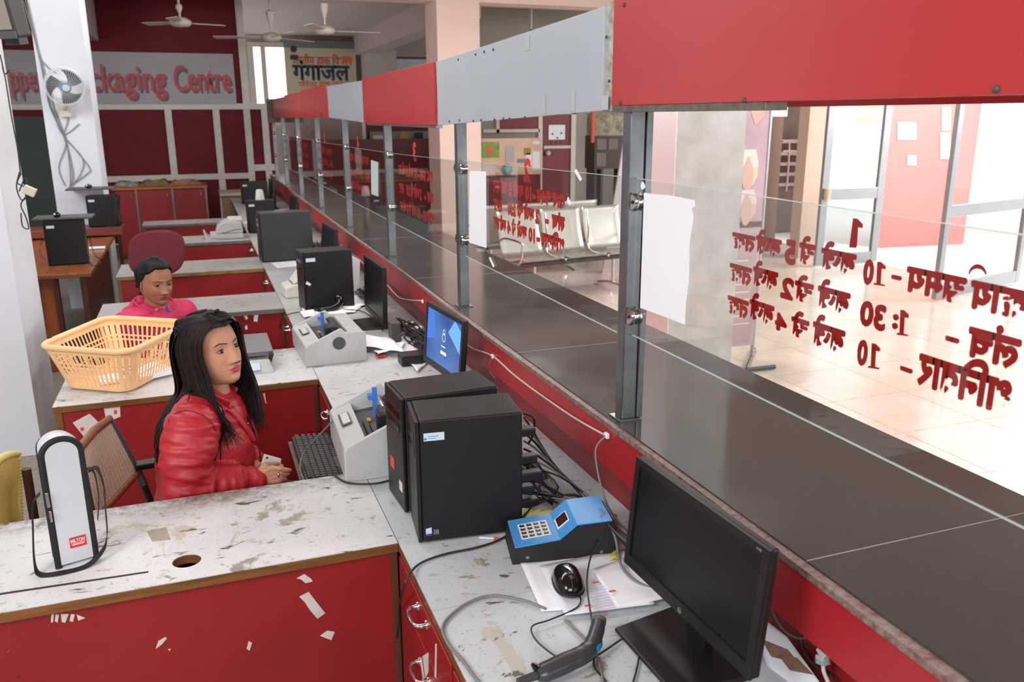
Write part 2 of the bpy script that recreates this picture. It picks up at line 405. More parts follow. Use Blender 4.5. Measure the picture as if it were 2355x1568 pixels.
# green board on left
obj('upright', MB().box((xy(30, 260)[0]-.3, YB-.05, 2.02), (xy(110, 260)[0], YB-.01, 2.08)), M_FRAMEW, wb)
gb = obj('green_board', MB().box((xy(20, 300)[0]-.3, 13.9, .05), (xy(100, 300)[0]+.6, 13.94, xy(70, 268)[1])), mat('dark_green_board', (60, 76, 68), .7, var=.2, vscale=3), bevel=.004)
tag(gb, 'tall dark green board standing between the two white columns', 'board')
# sign
M_SIGN = mat('grey_sign_board', (158, 154, 158), .45, var=.06, vscale=2)
sg = thing('sign', 'grey sign board with red Packaging Centre lettering above the partition', 'sign', (xy(300, 180)[0], YB-.06, xy(300, 180)[1]))
obj('board', MB().box((xL+.3, YB-.06, xy(400, 240)[1]), (xy(541, 200)[0], YB-.01, zs1)), M_SIGN, sg, bevel=.005)
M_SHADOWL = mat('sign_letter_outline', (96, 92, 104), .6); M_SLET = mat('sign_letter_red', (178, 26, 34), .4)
bz = xy(300, 208)[1]
def signtext(body, px0, px1, hpx):
    a = xy(px0, 208)[0]; b = xy(px1, 208)[0]; h = hpx
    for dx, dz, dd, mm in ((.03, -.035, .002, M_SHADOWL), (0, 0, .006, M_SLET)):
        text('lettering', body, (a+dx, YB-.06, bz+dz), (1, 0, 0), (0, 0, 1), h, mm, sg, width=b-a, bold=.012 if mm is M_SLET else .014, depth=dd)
signtext('Packaging', 152, 384, .52); signtext('Centre', 402, 532, .52); signtext('pper &', 28, 140, .52)
# far wall details: window, poster, panel
YF = 19.95
def xf(px, py): q = Yp(px, py, YF); return q.x, q.z
x0, z1 = xf(581, 108); x1, z0 = xf(668, 245)
wn = struct('window_1', MB().box((x0-.12, YF-.05, z0-.4), (x0, YF, z1+.1)).box((x1, YF-.05, z0-.4), (x1+.08, YF, z1+.1)).box((x0, YF-.05, z1), (x1, YF, z1+.1)), M_CREAM)
xm = xf(608, 170)[0]
obj('mullion', MB().box((xm-.05, YF-.06, z0-.4), (xm+.05, YF, z1)), M_CREAM, wn)
M_DAY = mat('daylit_window_pane', (255, 255, 255), .5, emit=(255, 255, 255), emis=1.6)
obj('pane', MB().box((x0, YF-.01, z0-.3), (xm-.05, YF-.004, z1)), M_DAY, wn)
obj('pane', MB().box((xm+.05, YF-.01, z0-.3), (x1, YF-.004, z1)), M_DAY, wn)
# Hindi poster
YP = 19.7
def xp(px, py): q = Yp(px, py, YP); return q.x, q.z
pa = xp(660, 215); pb = xp(816, 96)
ps = thing('poster', 'large cream wall poster with big dark blue Hindi word hanging on the far wall', 'poster', (pa[0], YP, pa[1]))
obj('sheet', MB().box((pa[0], YP, pa[1]-.5), (pb[0], YP+.02, pb[1])), mat('cream_poster', (196, 184, 156), .7, var=.05), ps)
obj('header_band', MB().box((pa[0], YP-.006, xp(700, 110)[1]), (pb[0], YP, pb[1])), mat('grey_poster_band', (112, 120, 122), .7), ps)
M_PBLUE = mat('poster_dark_blue', (36, 50, 74), .6); M_PRED = mat('poster_red', (196, 74, 58), .6); M_PORG = mat('poster_orange', (214, 110, 50), .6)
def ptext(body, px0, px1, py, h, m, bold):
    a = xp(px0, py); b = xp(px1, py)
    text('lettering', deva(body), (a[0], YP-.004, a[1]), (1, 0, 0), (0, 0, 1), h, m, ps, width=b[0]-a[0], bold=bold)
ptext('गंगाजल', 674, 805, 183, .47, M_PBLUE, .03)
ptext('भारतीय डाक विभाग', 668, 810, 147, .24, M_PRED, .02)
ptext('पवित्र गंगा जल', 686, 790, 200, .17, M_PORG, .015)
e0 = xp(790, 123)
obj('emblem', MB().box((xp(779, 0)[0], YP-.01, xp(0, 130)[1]), (xp(802, 0)[0], YP-.003, xp(0, 115)[1])).prism([V(xp(785, 0)[0], YP-.012, xp(0, 128)[1]), V(xp(799, 0)[0], YP-.012, xp(0, 122)[1]), V(xp(784, 0)[0], YP-.012, xp(0, 120)[1])], (0, .003, 0)), M_PORG, ps)
e1 = xp(675, 113)
obj('emblem', MB().lathe([(.001, -.01), (.07, -.01), (.07, 0), (.001, 0)], (e1[0], YP-.003, e1[1]), 12, 'y').box((e1[0]-.08, YP-.012, e1[1]-.22), (e1[0]+.08, YP-.003, e1[1]-.12)), mat('emblem_dark', (58, 58, 56), .7), ps)
# mid partition behind the counter glass
YM = 17.0
def xmd(px, py): q = Yp(px, py, YM); return q.x, q.z
p0 = xmd(655, 285)[0]; p1 = xmd(838, 285)[0]
struct('wall_middle', MB().box((p0, YM, 0), (p1, YM+.1, xmd(0, 245)[1])), mat('dusky_pink_wall', (150, 130, 128), .8, var=.06))
struct('trim_4', MB().box((xmd(818, 0)[0], YM-.04, 0), (xmd(826, 0)[0], YM, 2.3)), M_CREAM)
wm2 = struct('wall_middle_red', MB().box((p1, YM+.3, 0), (xmd(1010, 300)[0]+1.2, YM+.4, 2.2)), mat('deep_maroon', (96, 20, 28), .6, var=.2))
struct('wall_middle_low', MB().box((p0, YM-.25, 0), (xmd(985, 300)[0], YM-.18, xmd(0, 372)[1]+.3)), mat('dado_maroon', (104, 34, 40), .5, var=.2, vscale=2))
nb = thing('notice_board', 'grey notice board with a yellow disc and black panel behind the third glass pane', 'board', (xmd(900, 320)[0], YM+.2, 0))
obj('board', MB().box((xmd(842, 0)[0], YM+.2, xmd(0, 372)[1]), (xmd(988, 0)[0], YM+.25, xmd(0, 312)[1])), mat('notice_grey', (128, 126, 124), .7, var=.1), nb)
obj('disc', MB().lathe([(.001, -.01), (.09, -.01), (.09, 0), (.001, 0)], (xmd(934, 325)[0], YM+.19, xmd(0, 325)[1]), 14, 'y'), mat('mustard', (166, 134, 56), .7), nb)
obj('black_panel', MB().box((xmd(948, 0)[0], YM+.17, xmd(0, 342)[1]), (xmd(968, 0)[0], YM+.2, xmd(0, 316)[1])), M_BLACK, nb)
obj('notice', MB().box((xmd(848, 0)[0], YM+.17, xmd(0, 345)[1]), (xmd(872, 0)[0], YM+.2, xmd(0, 322)[1])), M_SCRAP, nb)
# white plastered wall block right of poster and far banner
struct('wall_far_block', MB().box((xf(820, 0)[0], 19.0, 0), (xf(885, 0)[0], 19.9, 3.3)), mat('pale_plaster', (178, 168, 162), .8))
bn = thing('banner', 'pale blue printed banner high on the far wall right of the Hindi poster', 'banner', (xf(935, 150)[0], 19.97, 2.6))
obj('sheet', MB().box((xf(893, 0)[0], 19.97, xf(0, 215)[1]), (xf(987, 0)[0], 19.999, xf(0, 117)[1])), mat('banner_pale', (176, 190, 200), .7, rgb2=(208, 206, 204), vscale=2), bn)
obj('top_rail', MB().tube([(xf(893, 0)[0], 19.975, xf(0, 116)[1]), (xf(987, 0)[0], 19.975, xf(0, 116)[1])], .02), M_DGREY, bn)
# ---- right part of the hall back wall (y = 14)
YR = 14.0
def xr(px, py): q = Yp(px, py, YR); return q.x, q.z
M_DOORRED = mat('door_dark_red', (112, 28, 32), .5, var=.1)
rr0 = xr(1100, 300)[0]
struct('wall_back_hall', MB().box((rr0, YR, 0), (7.4, YR+.1, 3.6)), mat('hall_back_wall', (140, 134, 126), .8, var=.06))
pan = struct('trim_5', MB().box((xr(1143, 0)[0], YR-.03, xr(0, 310)[1]), (xr(1240, 0)[0], YR-.002, xr(0, 240)[1])), M_DOORRED)
obj('frame', MB().box((xr(1106, 0)[0], YR-.05, xr(0, 318)[1]), (xr(1240, 0)[0], YR-.003, xr(0, 309)[1])).box((xr(1137, 0)[0], YR-.05, xr(0, 318)[1]), (xr(1144, 0)[0], YR-.003, 2.6)).box((xr(1237, 0)[0], YR-.05, 0), (xr(1247, 0)[0], YR-.003, 2.6)), M_CREAM, pan)
ds = struct('door_1', MB().box((xr(1249, 0)[0], YR-.04, 0), (xr(1314, 0)[0], YR-.005, xr(0, 268)[1])), M_DOORRED)
obj('door_frame', MB().box((xr(1314, 0)[0], YR-.07, 0), (xr(1325, 0)[0], YR-.004, xr(0, 262)[1])).box((xr(1240, 0)[0], YR-.07, xr(0, 268)[1]), (xr(1325, 0)[0], YR-.004, xr(0, 262)[1])), M_CREAM, ds)
obj('mid_rail', MB().box((xr(1250, 0)[0], YR-.06, xr(0, 365)[1]), (xr(1314, 0)[0], YR-.04, xr(0, 357)[1])), M_CREAM, ds)
k = xr(1256, 352); obj('knob', MB().sphere((k[0], YR-.09, k[1]), .045, 12, 8), M_CREAM, ds, smooth=180)
no = thing('notice', 'white sheet with six dark dots pinned on the red door', 'notice', (xr(1280, 320)[0], YR-.05, xr(0, 340)[1]))
obj('sheet', MB().box((xr(1261, 0)[0], YR-.055, xr(0, 340)[1]), (xr(1300, 0)[0], YR-.045, xr(0, 298)[1])), M_PAPERT, no)
mb = MB()
for px, py in ((1268, 308), (1288, 306), (1268, 328), (1279, 328), (1289, 328), (1279, 317)):
    q = xr(px, py); mb.lathe([(.001, -.004), (.018, -.004), (.018, 0), (.001, 0)], (q[0], YR-.056, q[1]), 10, 'y')
obj('dots', mb, M_DGREY, no)
# ---- facade on the right: wall piece, doors, outside
struct('wall_right', MB().box((Yp(1851, 400, 9.25).x, 9.25, 0), (Yp(1893, 400, 9.25).x, 9.45, 3.6)), mat('beige_wall', (186, 162, 146), .8, var=.05))
struct('wall_right_lintel', MB().box((7.3, 2.0, 2.75), (7.7, 9.25, 3.6)), M_PINK)
struct('wall_right_rear', MB().box((7.3, -3, 0), (7.7, 2.0, 3.6)), M_PINK)
struct('ceiling_hall', MB().box((1.4, -3, 3.62), (7.7, 1.0, 3.75)), M_MAUVE)
M_ALUF = mat('aluminium_door_frame', (148, 150, 154), .4, .6, var=.08)
def door(idx, A, B, h, wst, mid, gname, right=True):
    A = Vector((A.x, A.y, 0)); B = Vector((B.x, B.y, 0)); d = (B-A).normalized(); n = Vector((-d.y, d.x, 0)); L = (B-A).length
    def bx(u0, u1, z0, z1, t):
        p = [A+d*u0-n*t/2, A+d*u1-n*t/2, A+d*u1+n*t/2, A+d*u0+n*t/2]
        return MB().hexa([q+V(0, 0, z0) for q in p], [q+V(0, 0, z1) for q in p])
    o = struct('door_%d' % idx, bx(0, wst, .02, h, .05), M_ALUF, bevel=.003)
    obj('stile', bx(L-wst, L, .02, h, .05), M_ALUF, o, bevel=.003)
    for z0, z1 in ((.02, .16), mid, (h-.12, h)): obj('rail', bx(wst, L-wst, z0, z1, .045), M_ALUF, o, bevel=.003)
    obj('pane', bx(wst, L-wst, .16, mid[0], .006), M_DOORGL, o); obj('pane', bx(wst, L-wst, mid[1], h-.12, .006), M_DOORGL, o)
    return o, A, d, n, L
A1 = Zp(1872, 614, 0); B1 = Zp(2012, 604, 0)
m1 = Xp(1890, 448, A1.x).z
d1, A, d, n, L = door(2, A1, B1, 2.7, .10, (m1-.07, m1+.07), 'g')
q = A + d*.05; obj('hinge_roller', MB().cyl(V(q.x, q.y-.06, m1-.06), V(q.x, q.y-.06, m1+.08), .045), mat('tarnished_brass', (198, 176, 150), .3, .5), d1, smooth=40)
yq = [(1960, 262, 1990, 275), (1957, 280, 1987, 287)]
for u0, u1, z0, z1 in ((.45, .75, 1.93, 2.06), (.42, .72, 1.78, 1.83)):
    p = A+d*u0-n*.006; s = A+d*u1-n*.006; obj('sticker', MB().hexa([p+V(0, 0, z0), s+V(0, 0, z0), s+n*.003+V(0, 0, z0), p+n*.003+V(0, 0, z0)], [p+V(0, 0, z1), s+V(0, 0, z1), s+n*.003+V(0, 0, z1), p+n*.003+V(0, 0, z1)]), mat('yellow_sticker', (240, 214, 120), .6), d1)
A2 = Zp(2146, 692, 0); B2 = Zp(2338, 652, 0)
m2 = Yp(2190, 486, A2.y).z
d2, A, d, n, L = door(3, A2, B2, 2.75, .085, (m2-.06, m2+.06), 'g')
p = A+d*(L*.42)-n*.01; s = A+d*(L*.66)-n*.01
obj('sticker', MB().hexa([p+V(0, 0, 1.72), s+V(0, 0, 1.72), s+n*.004+V(0, 0, 1.72), p+n*.004+V(0, 0, 1.72)], [p+V(0, 0, 1.93), s+V(0, 0, 1.93), s+n*.004+V(0, 0, 1.93), p+n*.004+V(0, 0, 1.93)]), mat('faded_notice', (222, 220, 206), .7), d2)
# outdoor red board wall
R1 = Zp(2032, 568, 0); R2 = Zp(2215, 560, 0)
M_ORED = mat('outdoor_red_wall', (222, 116, 112), .6, var=.05)
rdw = thing('red_hoarding', 'tall red board wall outside between the two open glass doors', 'board', (R1.x, R1.y, 0))
dd = (R2-R1).normalized(); nn = Vector((-dd.y, dd.x, 0))
obj('board', MB().hexa([R1-dd*.1, R2, R2+nn*.1, R1+nn*.1-dd*.1], [q+V(0, 0, 3.4) for q in (R1-dd*.1, R2, R2+nn*.1, R1+nn*.1-dd*.1)]), M_ORED, rdw)
def onred(px, py):
    dr = ray(px, py); t = ((R1-EYE).dot(nn))/dr.dot(nn); return EYE+dr*t
for k, (a, b, c, e) in enumerate(((2063, 281, 2106, 321), (2086, 357, 2106, 380), (2165, 245, 2185, 300), (2162, 305, 2184, 365))):
    q = [onred(a, e), onred(c, e), onred(c, b), onred(a, b)]
    obj('notice', MB().prism([x-nn*.012 for x in q], nn*.008), M_PAPER, rdw)
# ---------------------------------------------------------------- stairs far right
st = thing('staircase', 'dark staircase with salmon pipe railing seen beside the beige wall', 'staircase', (6.6, 11.2, 0))
YS = 11.0
def xst(px, py): q = Yp(px, py, YS); return q.x, q.z
for k, py in enumerate((326, 355, 380, 405, 430)):
    a = xst(1790, py); b = xst(1860, py)
    obj('step', MB().box((a[0]-.1, YS+.2+.05*k, a[1]-.03), (b[0]+.3, YS+.45, a[1]+.02)), mat('pale_tread', (168, 158, 152), .6), st)
rl = MB(); r0 = .016
P = lambda px, py: V(xst(px, py)[0], YS, xst(px, py)[1])
rl.tube(smoothpts([P(1800, 325), P(1811, 325), P(1815, 332), P(1812, 395), P(1808, 440)], 5), r0)
rl.tube(smoothpts([P(1800, 348), P(1828, 348), P(1836, 358), P(1834, 400), P(1828, 450)], 5), r0)
obj('railing', rl, mat('salmon_pipe', (172, 140, 126), .5), st, smooth=60)
obj('soffit', MB().box((xst(1795, 0)[0]-.2, YS+.5, 0), (xst(1870, 0)[0]+.6, YS+.6, 3.3)), mat('grey_brown_wall', (120, 106, 96), .8, var=.2), st)  # wall behind the steps, plain grey-brown with random tone
struct('wall_stair_side', MB().box((Yp(1762, 400, 9.9).x, 9.9, 0), (Yp(1793, 400, 9.9).x, 10.3, Yp(1770, 268, 9.9).z)), mat('brown_panel', (96, 70, 56), .7))
struct('wall_stair_top', MB().box((Yp(1742, 400, 9.9).x-.3, 9.9, Yp(1770, 268, 9.9).z), (Yp(1800, 400, 9.9).x, 10.3, 3.6)), M_PINK)
# ================================================================ COUNTER, POSTS, FASCIA, GLASS
CX0, CX1, CZ = 1.045, 1.72, 1.03
ct = thing('granite_counter', 'long black granite public counter running from front to back', 'counter', (1.3, 6, 0))
ys = [-.6, 1.20, 2.82, 4.4, 6.0, 7.6, 9.2, 10.8, 12.4, 13.6]
sl = None
for a, b in zip(ys[:-1], ys[1:]):
    obj('slab', MB().box((CX0+.012, a+.0012, CZ-.022), (CX1, b-.0012, CZ)), M_GRAN, ct, bevel=.002)
for y_ in ys[1:-1]: obj('joint_line', MB().box((CX0+.014, y_-.0011, CZ-.02), (CX1-.001, y_+.0011, CZ+.0002)), mat('pale_joint', (150, 146, 140), .8), ct)
M_PLY = mat('peeling_laminated_edge', (132, 120, 112), .6, rgb2=(112, 62, 58), vscale=60, bump=.6, bscale=80)
M_CRED = red_laminate('counter_red_board', (168, 34, 40), (150, 28, 36), .4)
def wavy(y): return .006+.006*math.sin(y*2.1+.6)+.005*math.sin(y*.9)
eb = MB(); fb = MB(); N = 90
for i in range(N):
    y0 = -.5+i*14.0/N; y1 = y0+14.0/N
    for (mbx, xa_, xb_, za, zb, wv) in ((eb, CX0+.000, CX0+.012, CZ-.018, CZ-.003, 1), (fb, CX0+.006, CX0+.022, .885, CZ-.0185, 1)):
        A = wavy(y0)*wv; B = wavy(y1)*wv
        mbx.hexa([(xa_-A, y0, za), (xb_, y0, za), (xb_, y1, za), (xa_-B, y1, za)], [(xa_-A, y0, zb), (xb_, y0, zb), (xb_, y1, zb), (xa_-B, y1, zb)])
obj('edge_strip', eb, M_PLY, ct); obj('apron_board', fb, M_CRED, ct)
obj('back_board', MB().box((1.10, -.6, .0), (1.115, 13.5, .99)), red_laminate('recess_red', (140, 26, 32), (110, 20, 26)), ct)
obj('hall_side_panel', MB().box((1.66, -.6, 0), (1.68, 13.5, CZ-.022)), M_CRED, ct)
obj('shelf_bottom', MB().box((1.115, -.6, .95), (1.66, 13.5, .97)), M_DKWOOD, ct)
# posts
PY = [2.055, 3.65, 5.17, 6.72, 8.3, 9.9, 11.5, 12.9]
M_POST = mat('steel_post', (128, 131, 132), .30, .85, var=.3, vscale=11)
gp = 'steel posts along the counter'
ords = ['nearest steel post on the counter, at the torn end of the grey fascia', 'second steel post from the front, holding the pane with a white strip', 'third steel post from the front, under the joint of red and grey fascia', 'fourth steel post from the front on the granite counter', 'fifth steel post from the front on the granite counter', 'sixth steel post from the front on the granite counter', 'seventh steel post from the front on the granite counter', 'farthest steel post at the end of the granite counter']
PX0 = 1.082
for i, y in enumerate(PY):
    p = thing('steel_post', ords[i], 'post', (PX0+.02, y, CZ), 0, gp)
    obj('tube', MB().box((PX0, y-.022, CZ+.004), (PX0+.045, y+.022, 1.93 if i == 0 else 1.90)), M_POST, p, bevel=.003)
    obj('base_plate', MB().box((PX0-.012, y-.035, CZ), (PX0+.057, y+.035, CZ+.005)), M_POST, p, bevel=.001)
    if i == 0: obj('glass_channel', MB().box((PX0+.047, y-.026, CZ+.006), (PX0+.066, y+.004, 1.9)), M_POST, p, bevel=.002)
    for z in (1.34, 1.655):
        for s in (-1,) if i == 0 else (-1, 1):
            cy_ = y+s*.034
            c = obj('clamp', MB().lathe([(.002, -.018), (.02, -.018), (.024, -.012), (.024, -.007), (.018, -.005), (.018, .006), (.024, .008), (.024, .014), (.002, .016)], (PX0+.022, cy_, z), 20, 'x'), M_CHROME, p, smooth=40)
            obj('screw', MB().lathe([(.001, -.004), (.005, -.004), (.005, 0), (.001, 0)], (PX0+.002, cy_, z), 8, 'x'), M_DGREY, c)
# fascia
fa = thing('fascia', 'overhead box fascia of red and grey boards above the counter', 'fascia', (1.2, 6, 1.9))
FX = 1.068
segs = [(-.6, 2.12, 1.905, 1.905, 2.62, 2.62, M_REDF, 'red board nearest the camera'),
        (2.20, 3.93, 1.893, 1.838, 2.165, 2.12, M_GREYF, 'pale grey board with tape scraps'),
        (3.935, 5.72, 1.838, 1.838, 2.12, 2.118, M_REDF, 'second red board'),
        (5.76, 7.34, 1.84, 1.872, 2.108, 2.122, M_GREYF, 'second grey board'),
        (7.35, 9.15, 1.872, 1.87, 2.135, 2.135, M_REDF, None), (9.16, 10.75, 1.87, 1.87, 2.125, 2.125, M_REDF, None), (10.76, 12.6, 1.866, 1.866, 2.11, 2.11, M_REDF, None)]
for a, b, z0a, z0b, z1a, z1b, m, lb in segs:
    jx = .012 if m is M_GREYF else 0
    o = obj('board', MB().hexa([(FX+jx, a, z0a), (FX+.012+jx, a, z0a), (FX+.012+jx, b, z0b), (FX+jx, b, z0b)], [(FX+jx, a, z1a), (FX+.012+jx, a, z1a), (FX+.012+jx, b, z1b), (FX+jx, b, z1b)]), m, fa, bevel=.001, label=lb)
obj('end_board', MB().hexa([(FX+.02, 2.10, 1.895), (FX+.03, 2.10, 1.895), (FX+.03, 2.21, 1.89), (FX+.02, 2.21, 1.89)], [(FX+.02, 2.10, 2.19), (FX+.03, 2.10, 2.19), (FX+.03, 2.21, 2.17), (FX+.02, 2.21, 2.17)]), mat('peeled_backing', (188, 190, 190), .8, rgb2=(150, 138, 104), vscale=26, bump=.5, bscale=60), fa)
obj('top_board', MB().box((FX+.03, 2.2, 2.09), (1.55, 12.6, 2.10)).box((FX+.03, -.6, 2.60), (1.55, 2.1, 2.612)), M_CREAM, fa)
obj('rear_board', MB().box((1.55, -.6, 1.9), (1.565, 12.6, 2.11)), M_REDF, fa)
obj('soffit_channel', MB().box((FX+.002, 1.45, 1.888), (FX+.055, 2.12, 1.9045)), mat('tarnished_channel', (132, 126, 112), .4, .7, var=.4, vscale=30), fa, bevel=.001)
obj('soffit_channel', MB().box((FX+.018, 3.98, 1.825), (FX+.05, 5.72, 1.8375)), M_ALU, fa, bevel=.001)
obj('end_cap', MB().box((FX-.05, 12.62, 1.8), (1.5, 12.75, 2.12)), mat('dirty_cap', (96, 90, 84), .7), fa)
# tape scraps and screws on the fascia
sc_ = MB()
M_TAPE = mat('clear_tape', (186, 188, 192), .25, spec=.8)
for px, py, w_, h_ in ((1250, 240, 12, 38), (1318, 232, 11, 44), (1392, 236, 15, 30), (1213, 100, 12, 26)):
    q = Xp(px, py, FX+.0115); k = q.y/1935.7*1.15
    sc_.box((FX+.0105, q.y-w_*k, q.z-h_*k/2), (FX+.0112, q.y+w_*k, q.z+h_*k/2))
obj('tape_scrap', sc_, M_TAPE, fa)
sc_ = MB()
for px, py in ((1034, 279), (1057, 277), (1089, 278), (1107, 276), (1138, 275), (1158, 273), (1208, 270), (1172, 273), (1094, 125), (1054, 137), (1114, 119), (1135, 114), (1410, 236), (1402, 186), (1396, 85)):
    q = Xp(px, py, FX+.0115); sc_.sphere((FX+.010, q.y, q.z), (.003, .006, .005), 8, 5)
for px, py in ((1712, 230), (2292, 205), (1436, 11), (1427, 236)):
    q = Xp(px, py, FX); sc_.sphere((FX-.001, q.y, q.z), (.004, .006, .006), 10, 6)
obj('screw', sc_, M_DGREY, fa, smooth=60)
# ---- glass panes with mirrored lettering
GX = 1.104
pl_ = ['clear glass pane nearest the camera with counter 1 timings', 'second glass pane lettered with counter 2 timings', 'third glass pane with red lettering, before the pink column', 'fourth glass pane from the front with red lettering', 'fifth glass pane from the front with red lettering', 'sixth glass pane from the front with red lettering', 'seventh glass pane, farthest down the counter']
def pane(i, ya, yb, z0, z1):
    g = thing('glass_pane', pl_[i], 'glass pane', (GX, ya, z0), 0, 'glass panes along the counter')
    za, zb = z1
    obj('pane', MB().hexa([(GX, ya, z0), (GX+.005, ya, z0), (GX+.005, yb, z0), (GX, yb, z0)], [(GX, ya, za), (GX+.005, ya, za), (GX+.005, yb, zb), (GX, yb, zb)]), M_GLASS, g)
    obj('top_edge', MB().hexa([(GX, ya, za), (GX+.005, ya, za), (GX+.005, yb, zb), (GX, yb, zb)], [(GX, ya, za+.0016), (GX+.005, ya, za+.0016), (GX+.005, yb, zb+.0016), (GX, yb, zb+.0016)]), M_GEDGE, g)
    obj('bottom_edge', MB().box((GX, ya, z0-.0016), (GX+.005, yb, z0)), M_GEDGE, g)
    return g
panes = [pane(0, .3, 2.03, 1.285, (1.708, 1.716)), pane(1, 2.10, 3.62, 1.27, (1.715, 1.69)), pane(2, 3.68, 5.14, 1.25, (1.685, 1.665)), pane(3, 5.2, 6.69, 1.25, (1.665, 1.655)),
         pane(4, 6.75, 8.27, 1.25, (1.66, 1.65)), pane(5, 8.33, 9.87, 1.25, (1.66, 1.65)), pane(6, 9.93, 11.47, 1.25, (1.66, 1.65))]
def gpt(px, py): return Xp(px, py, GX+.006)
def rows(i, g, lines, head):
    """each line: list of (word, pixel left, pixel right, pixel y of baseline near the right end, size)"""
    pass
M_LETF = M_LETTER
def word(g, body, pr, pl, zb, h, bold=.03, mt=None):
    """pr, pl: y positions of the word's start (near) and end (far); written to be read from the hall side"""
    return text('lettering', deva(body), (GX+.0055, pr, zb), (0, 1, 0), (0, 0, 1), h, mt or M_LETTER, g, width=pl-pr, bold=bold*.5, depth=.0004, fat=.0030)
g0 = panes[0]
# words of pane 1: (text, px right end, px left end, px y of headline at right end, px y at baseline)
def wpx(g, body, pxr, pxl, pyt, pyb, bold=.025, mt=None):
    xm_ = (pxr+pxl)/2
    a = gpt(pxr, pyb); b = gpt(pxl, pyb); t = gpt(xm_, pyt); bb = gpt(xm_, pyb)
    h = (t.z-bb.z)
    k = 1/.62 if body[0] > '\u0900' else 1/.70
    return text('lettering', deva(body), (GX+.0055, a.y, bb.z), (0, 1, 0), (0, 0, 1), h*k, mt or M_LETTER, g, width=b.y-a.y, bold=bold, depth=.0004, fat=.0017)
def arc(g, px, py, r, m=None):
    q = gpt(px, py); pts = [V(GX+.006, q.y+r*math.cos(t), q.z+r*math.sin(t)) for t in [PI*(-.05)+PI*k/8*1.0 for k in range(9)]]
    mb = MB(); N = len(pts)
    for i in range(N-1):
        wa = .35*r*math.sin(PI*(i+.3)/N)+.002; wb_ = .35*r*math.sin(PI*(i+1.3)/N)+.002
        c = V(GX+.006, q.y, q.z); da = (pts[i]-c).normalized(); db = (pts[i+1]-c).normalized()
        mb.add([pts[i], pts[i+1], pts[i+1]-db*wb_, pts[i]-da*wa], [(0, 1, 2, 3)])
    obj('lettering', mb, m or M_LETTER, g)
for wd in (('तक', 1735, 1683, 541, 572), ('बजे', 1795, 1737, 549, 585), ('5', 1828, 1804, 553, 604), ('से', 1872, 1836, 563, 603), ('बजे', 1966, 1886, 580, 622), ('0', 2006, 1984, 598, 650), ('-', 2072, 2050, 621, 645),
           ('समय', 2218, 2080, 628, 680), ('काय', 2362, 2226, 660, 718),
           ('तक', 1727, 1677, 613, 648), ('बजे', 1787, 1730, 622, 660), ('2', 1823, 1795, 640, 684), ('से', 1868, 1826, 652, 690), ('बजे', 1952, 1878, 668, 712), ('30', 2034, 1976, 697, 750), (':', 2064, 2052, 710, 752), ('-', 2204, 2174, 758, 790), ('लंच', 2342, 2220, 768, 830),
           ('तक', 1720, 1672, 688, 723), ('बजे', 1778, 1722, 698, 738), ('4', 1808, 1782, 722, 758), ('से', 1858, 1818, 735, 772), ('बजे', 1940, 1866, 752, 800), ('0', 1992, 1970, 782, 836), ('-', 2097, 2070, 830, 858), ('शनिवार', 2325, 2104, 848, 915)):
    wpx(g0, *wd)
arc(g0, 2248, 632, .017)
def one(l, r, t, b, serif=True):
    w_ = r-l; P_ = [(l+.30*w_, t), (l+.62*w_, t+1), (r, t+.20*(b-t)), (r-.02*w_, t+.33*(b-t)), (l+.66*w_, t+.30*(b-t)), (l+.58*w_, b-.08*(b-t))]
    P_ += [(l+.92*w_, b-.04*(b-t)), (l+.9*w_, b+.02*(b-t)), (l, b-.04*(b-t)), (l+.02*w_, b-.12*(b-t)), (l+.22*w_, b-.11*(b-t))] if serif else [(l+.50*w_, b), (l+.02*w_, b-1)]
    obj('lettering', MB().prism([gpt(px, py) for px, py in P_], (.0005, 0, 0)), M_LETTER, g0)
one(1952, 1984, 502, 570, False); one(2009, 2037, 601, 657); one(2062, 2090, 712, 772); one(1996, 2024, 789, 848)
def clone_text(g, ya, yb, zt, dz, h, num, mt, size=1.0):
    """the three timing lines of a farther pane"""
    W = yb-ya; s = lambda f: ya+W*f
    word(g, num, s(.43), s(.52), zt+dz*.35, h*1.7, .05, mt)
    L1 = (('काय', 0, .14), ('समय', .17, .34), ('-', .36, .40), ('10', .42, .50), ('बजे', .53, .68), ('5', .70, .75), ('बजे', .77, .88), ('तक', .90, 1.0))
    L2 = (('लंच', 0, .15), ('-', .19, .23), ('2', .31, .36), ('बजे', .38, .52), ('से', .53, .62), ('2:30', .64, .76), ('तक', .85, 1.0))
    L3 = (('शनिवार', 0, .28), ('-', .30, .34), ('10', .37, .45), ('बजे', .48, .62), ('से', .64, .70), ('4', .72, .77), ('बजे', .79, .89), ('तक', .90, 1.0))
    for k, L in enumerate((L1, L2, L3)):
        for b, f0, f1 in L: word(g, b, s(f0), s(f1), zt-dz*(k+.55), h, .055, mt)
M_L2 = mat('orange_red_vinyl', (204, 50, 34), .5)
a = gpt(1298, 560); b = gpt(1135, 500)
clone_text(panes[1], a.y, b.y, gpt(1215, 432).z, gpt(1215, 440).z-gpt(1215, 487).z, .062, '2', M_L2)
for i, (pr, pl, num) in enumerate(((996, 918, '3'), (851, 806, '4'), (768, 738, '5'), (713, 690, '6'), (672, 661, '7'))):
    g = panes[2+i]; a = gpt(pr, 440); b = gpt(pl, 420); bb = b.y if b.y > a.y else a.y+.6
    clone_text(g, a.y, bb, 1.615, .105, .075, num, M_L2)
def stuck(name, pxs, label, cat, g=None, m=None, off=-.0015, thick=.0012, x=GX):
    q = [Xp(px, py, x+off) for px, py in pxs]
    o = obj(name, MB().prism(q, (thick, 0, 0)), m or M_PAPER)
    return tag(o, label, cat, g)
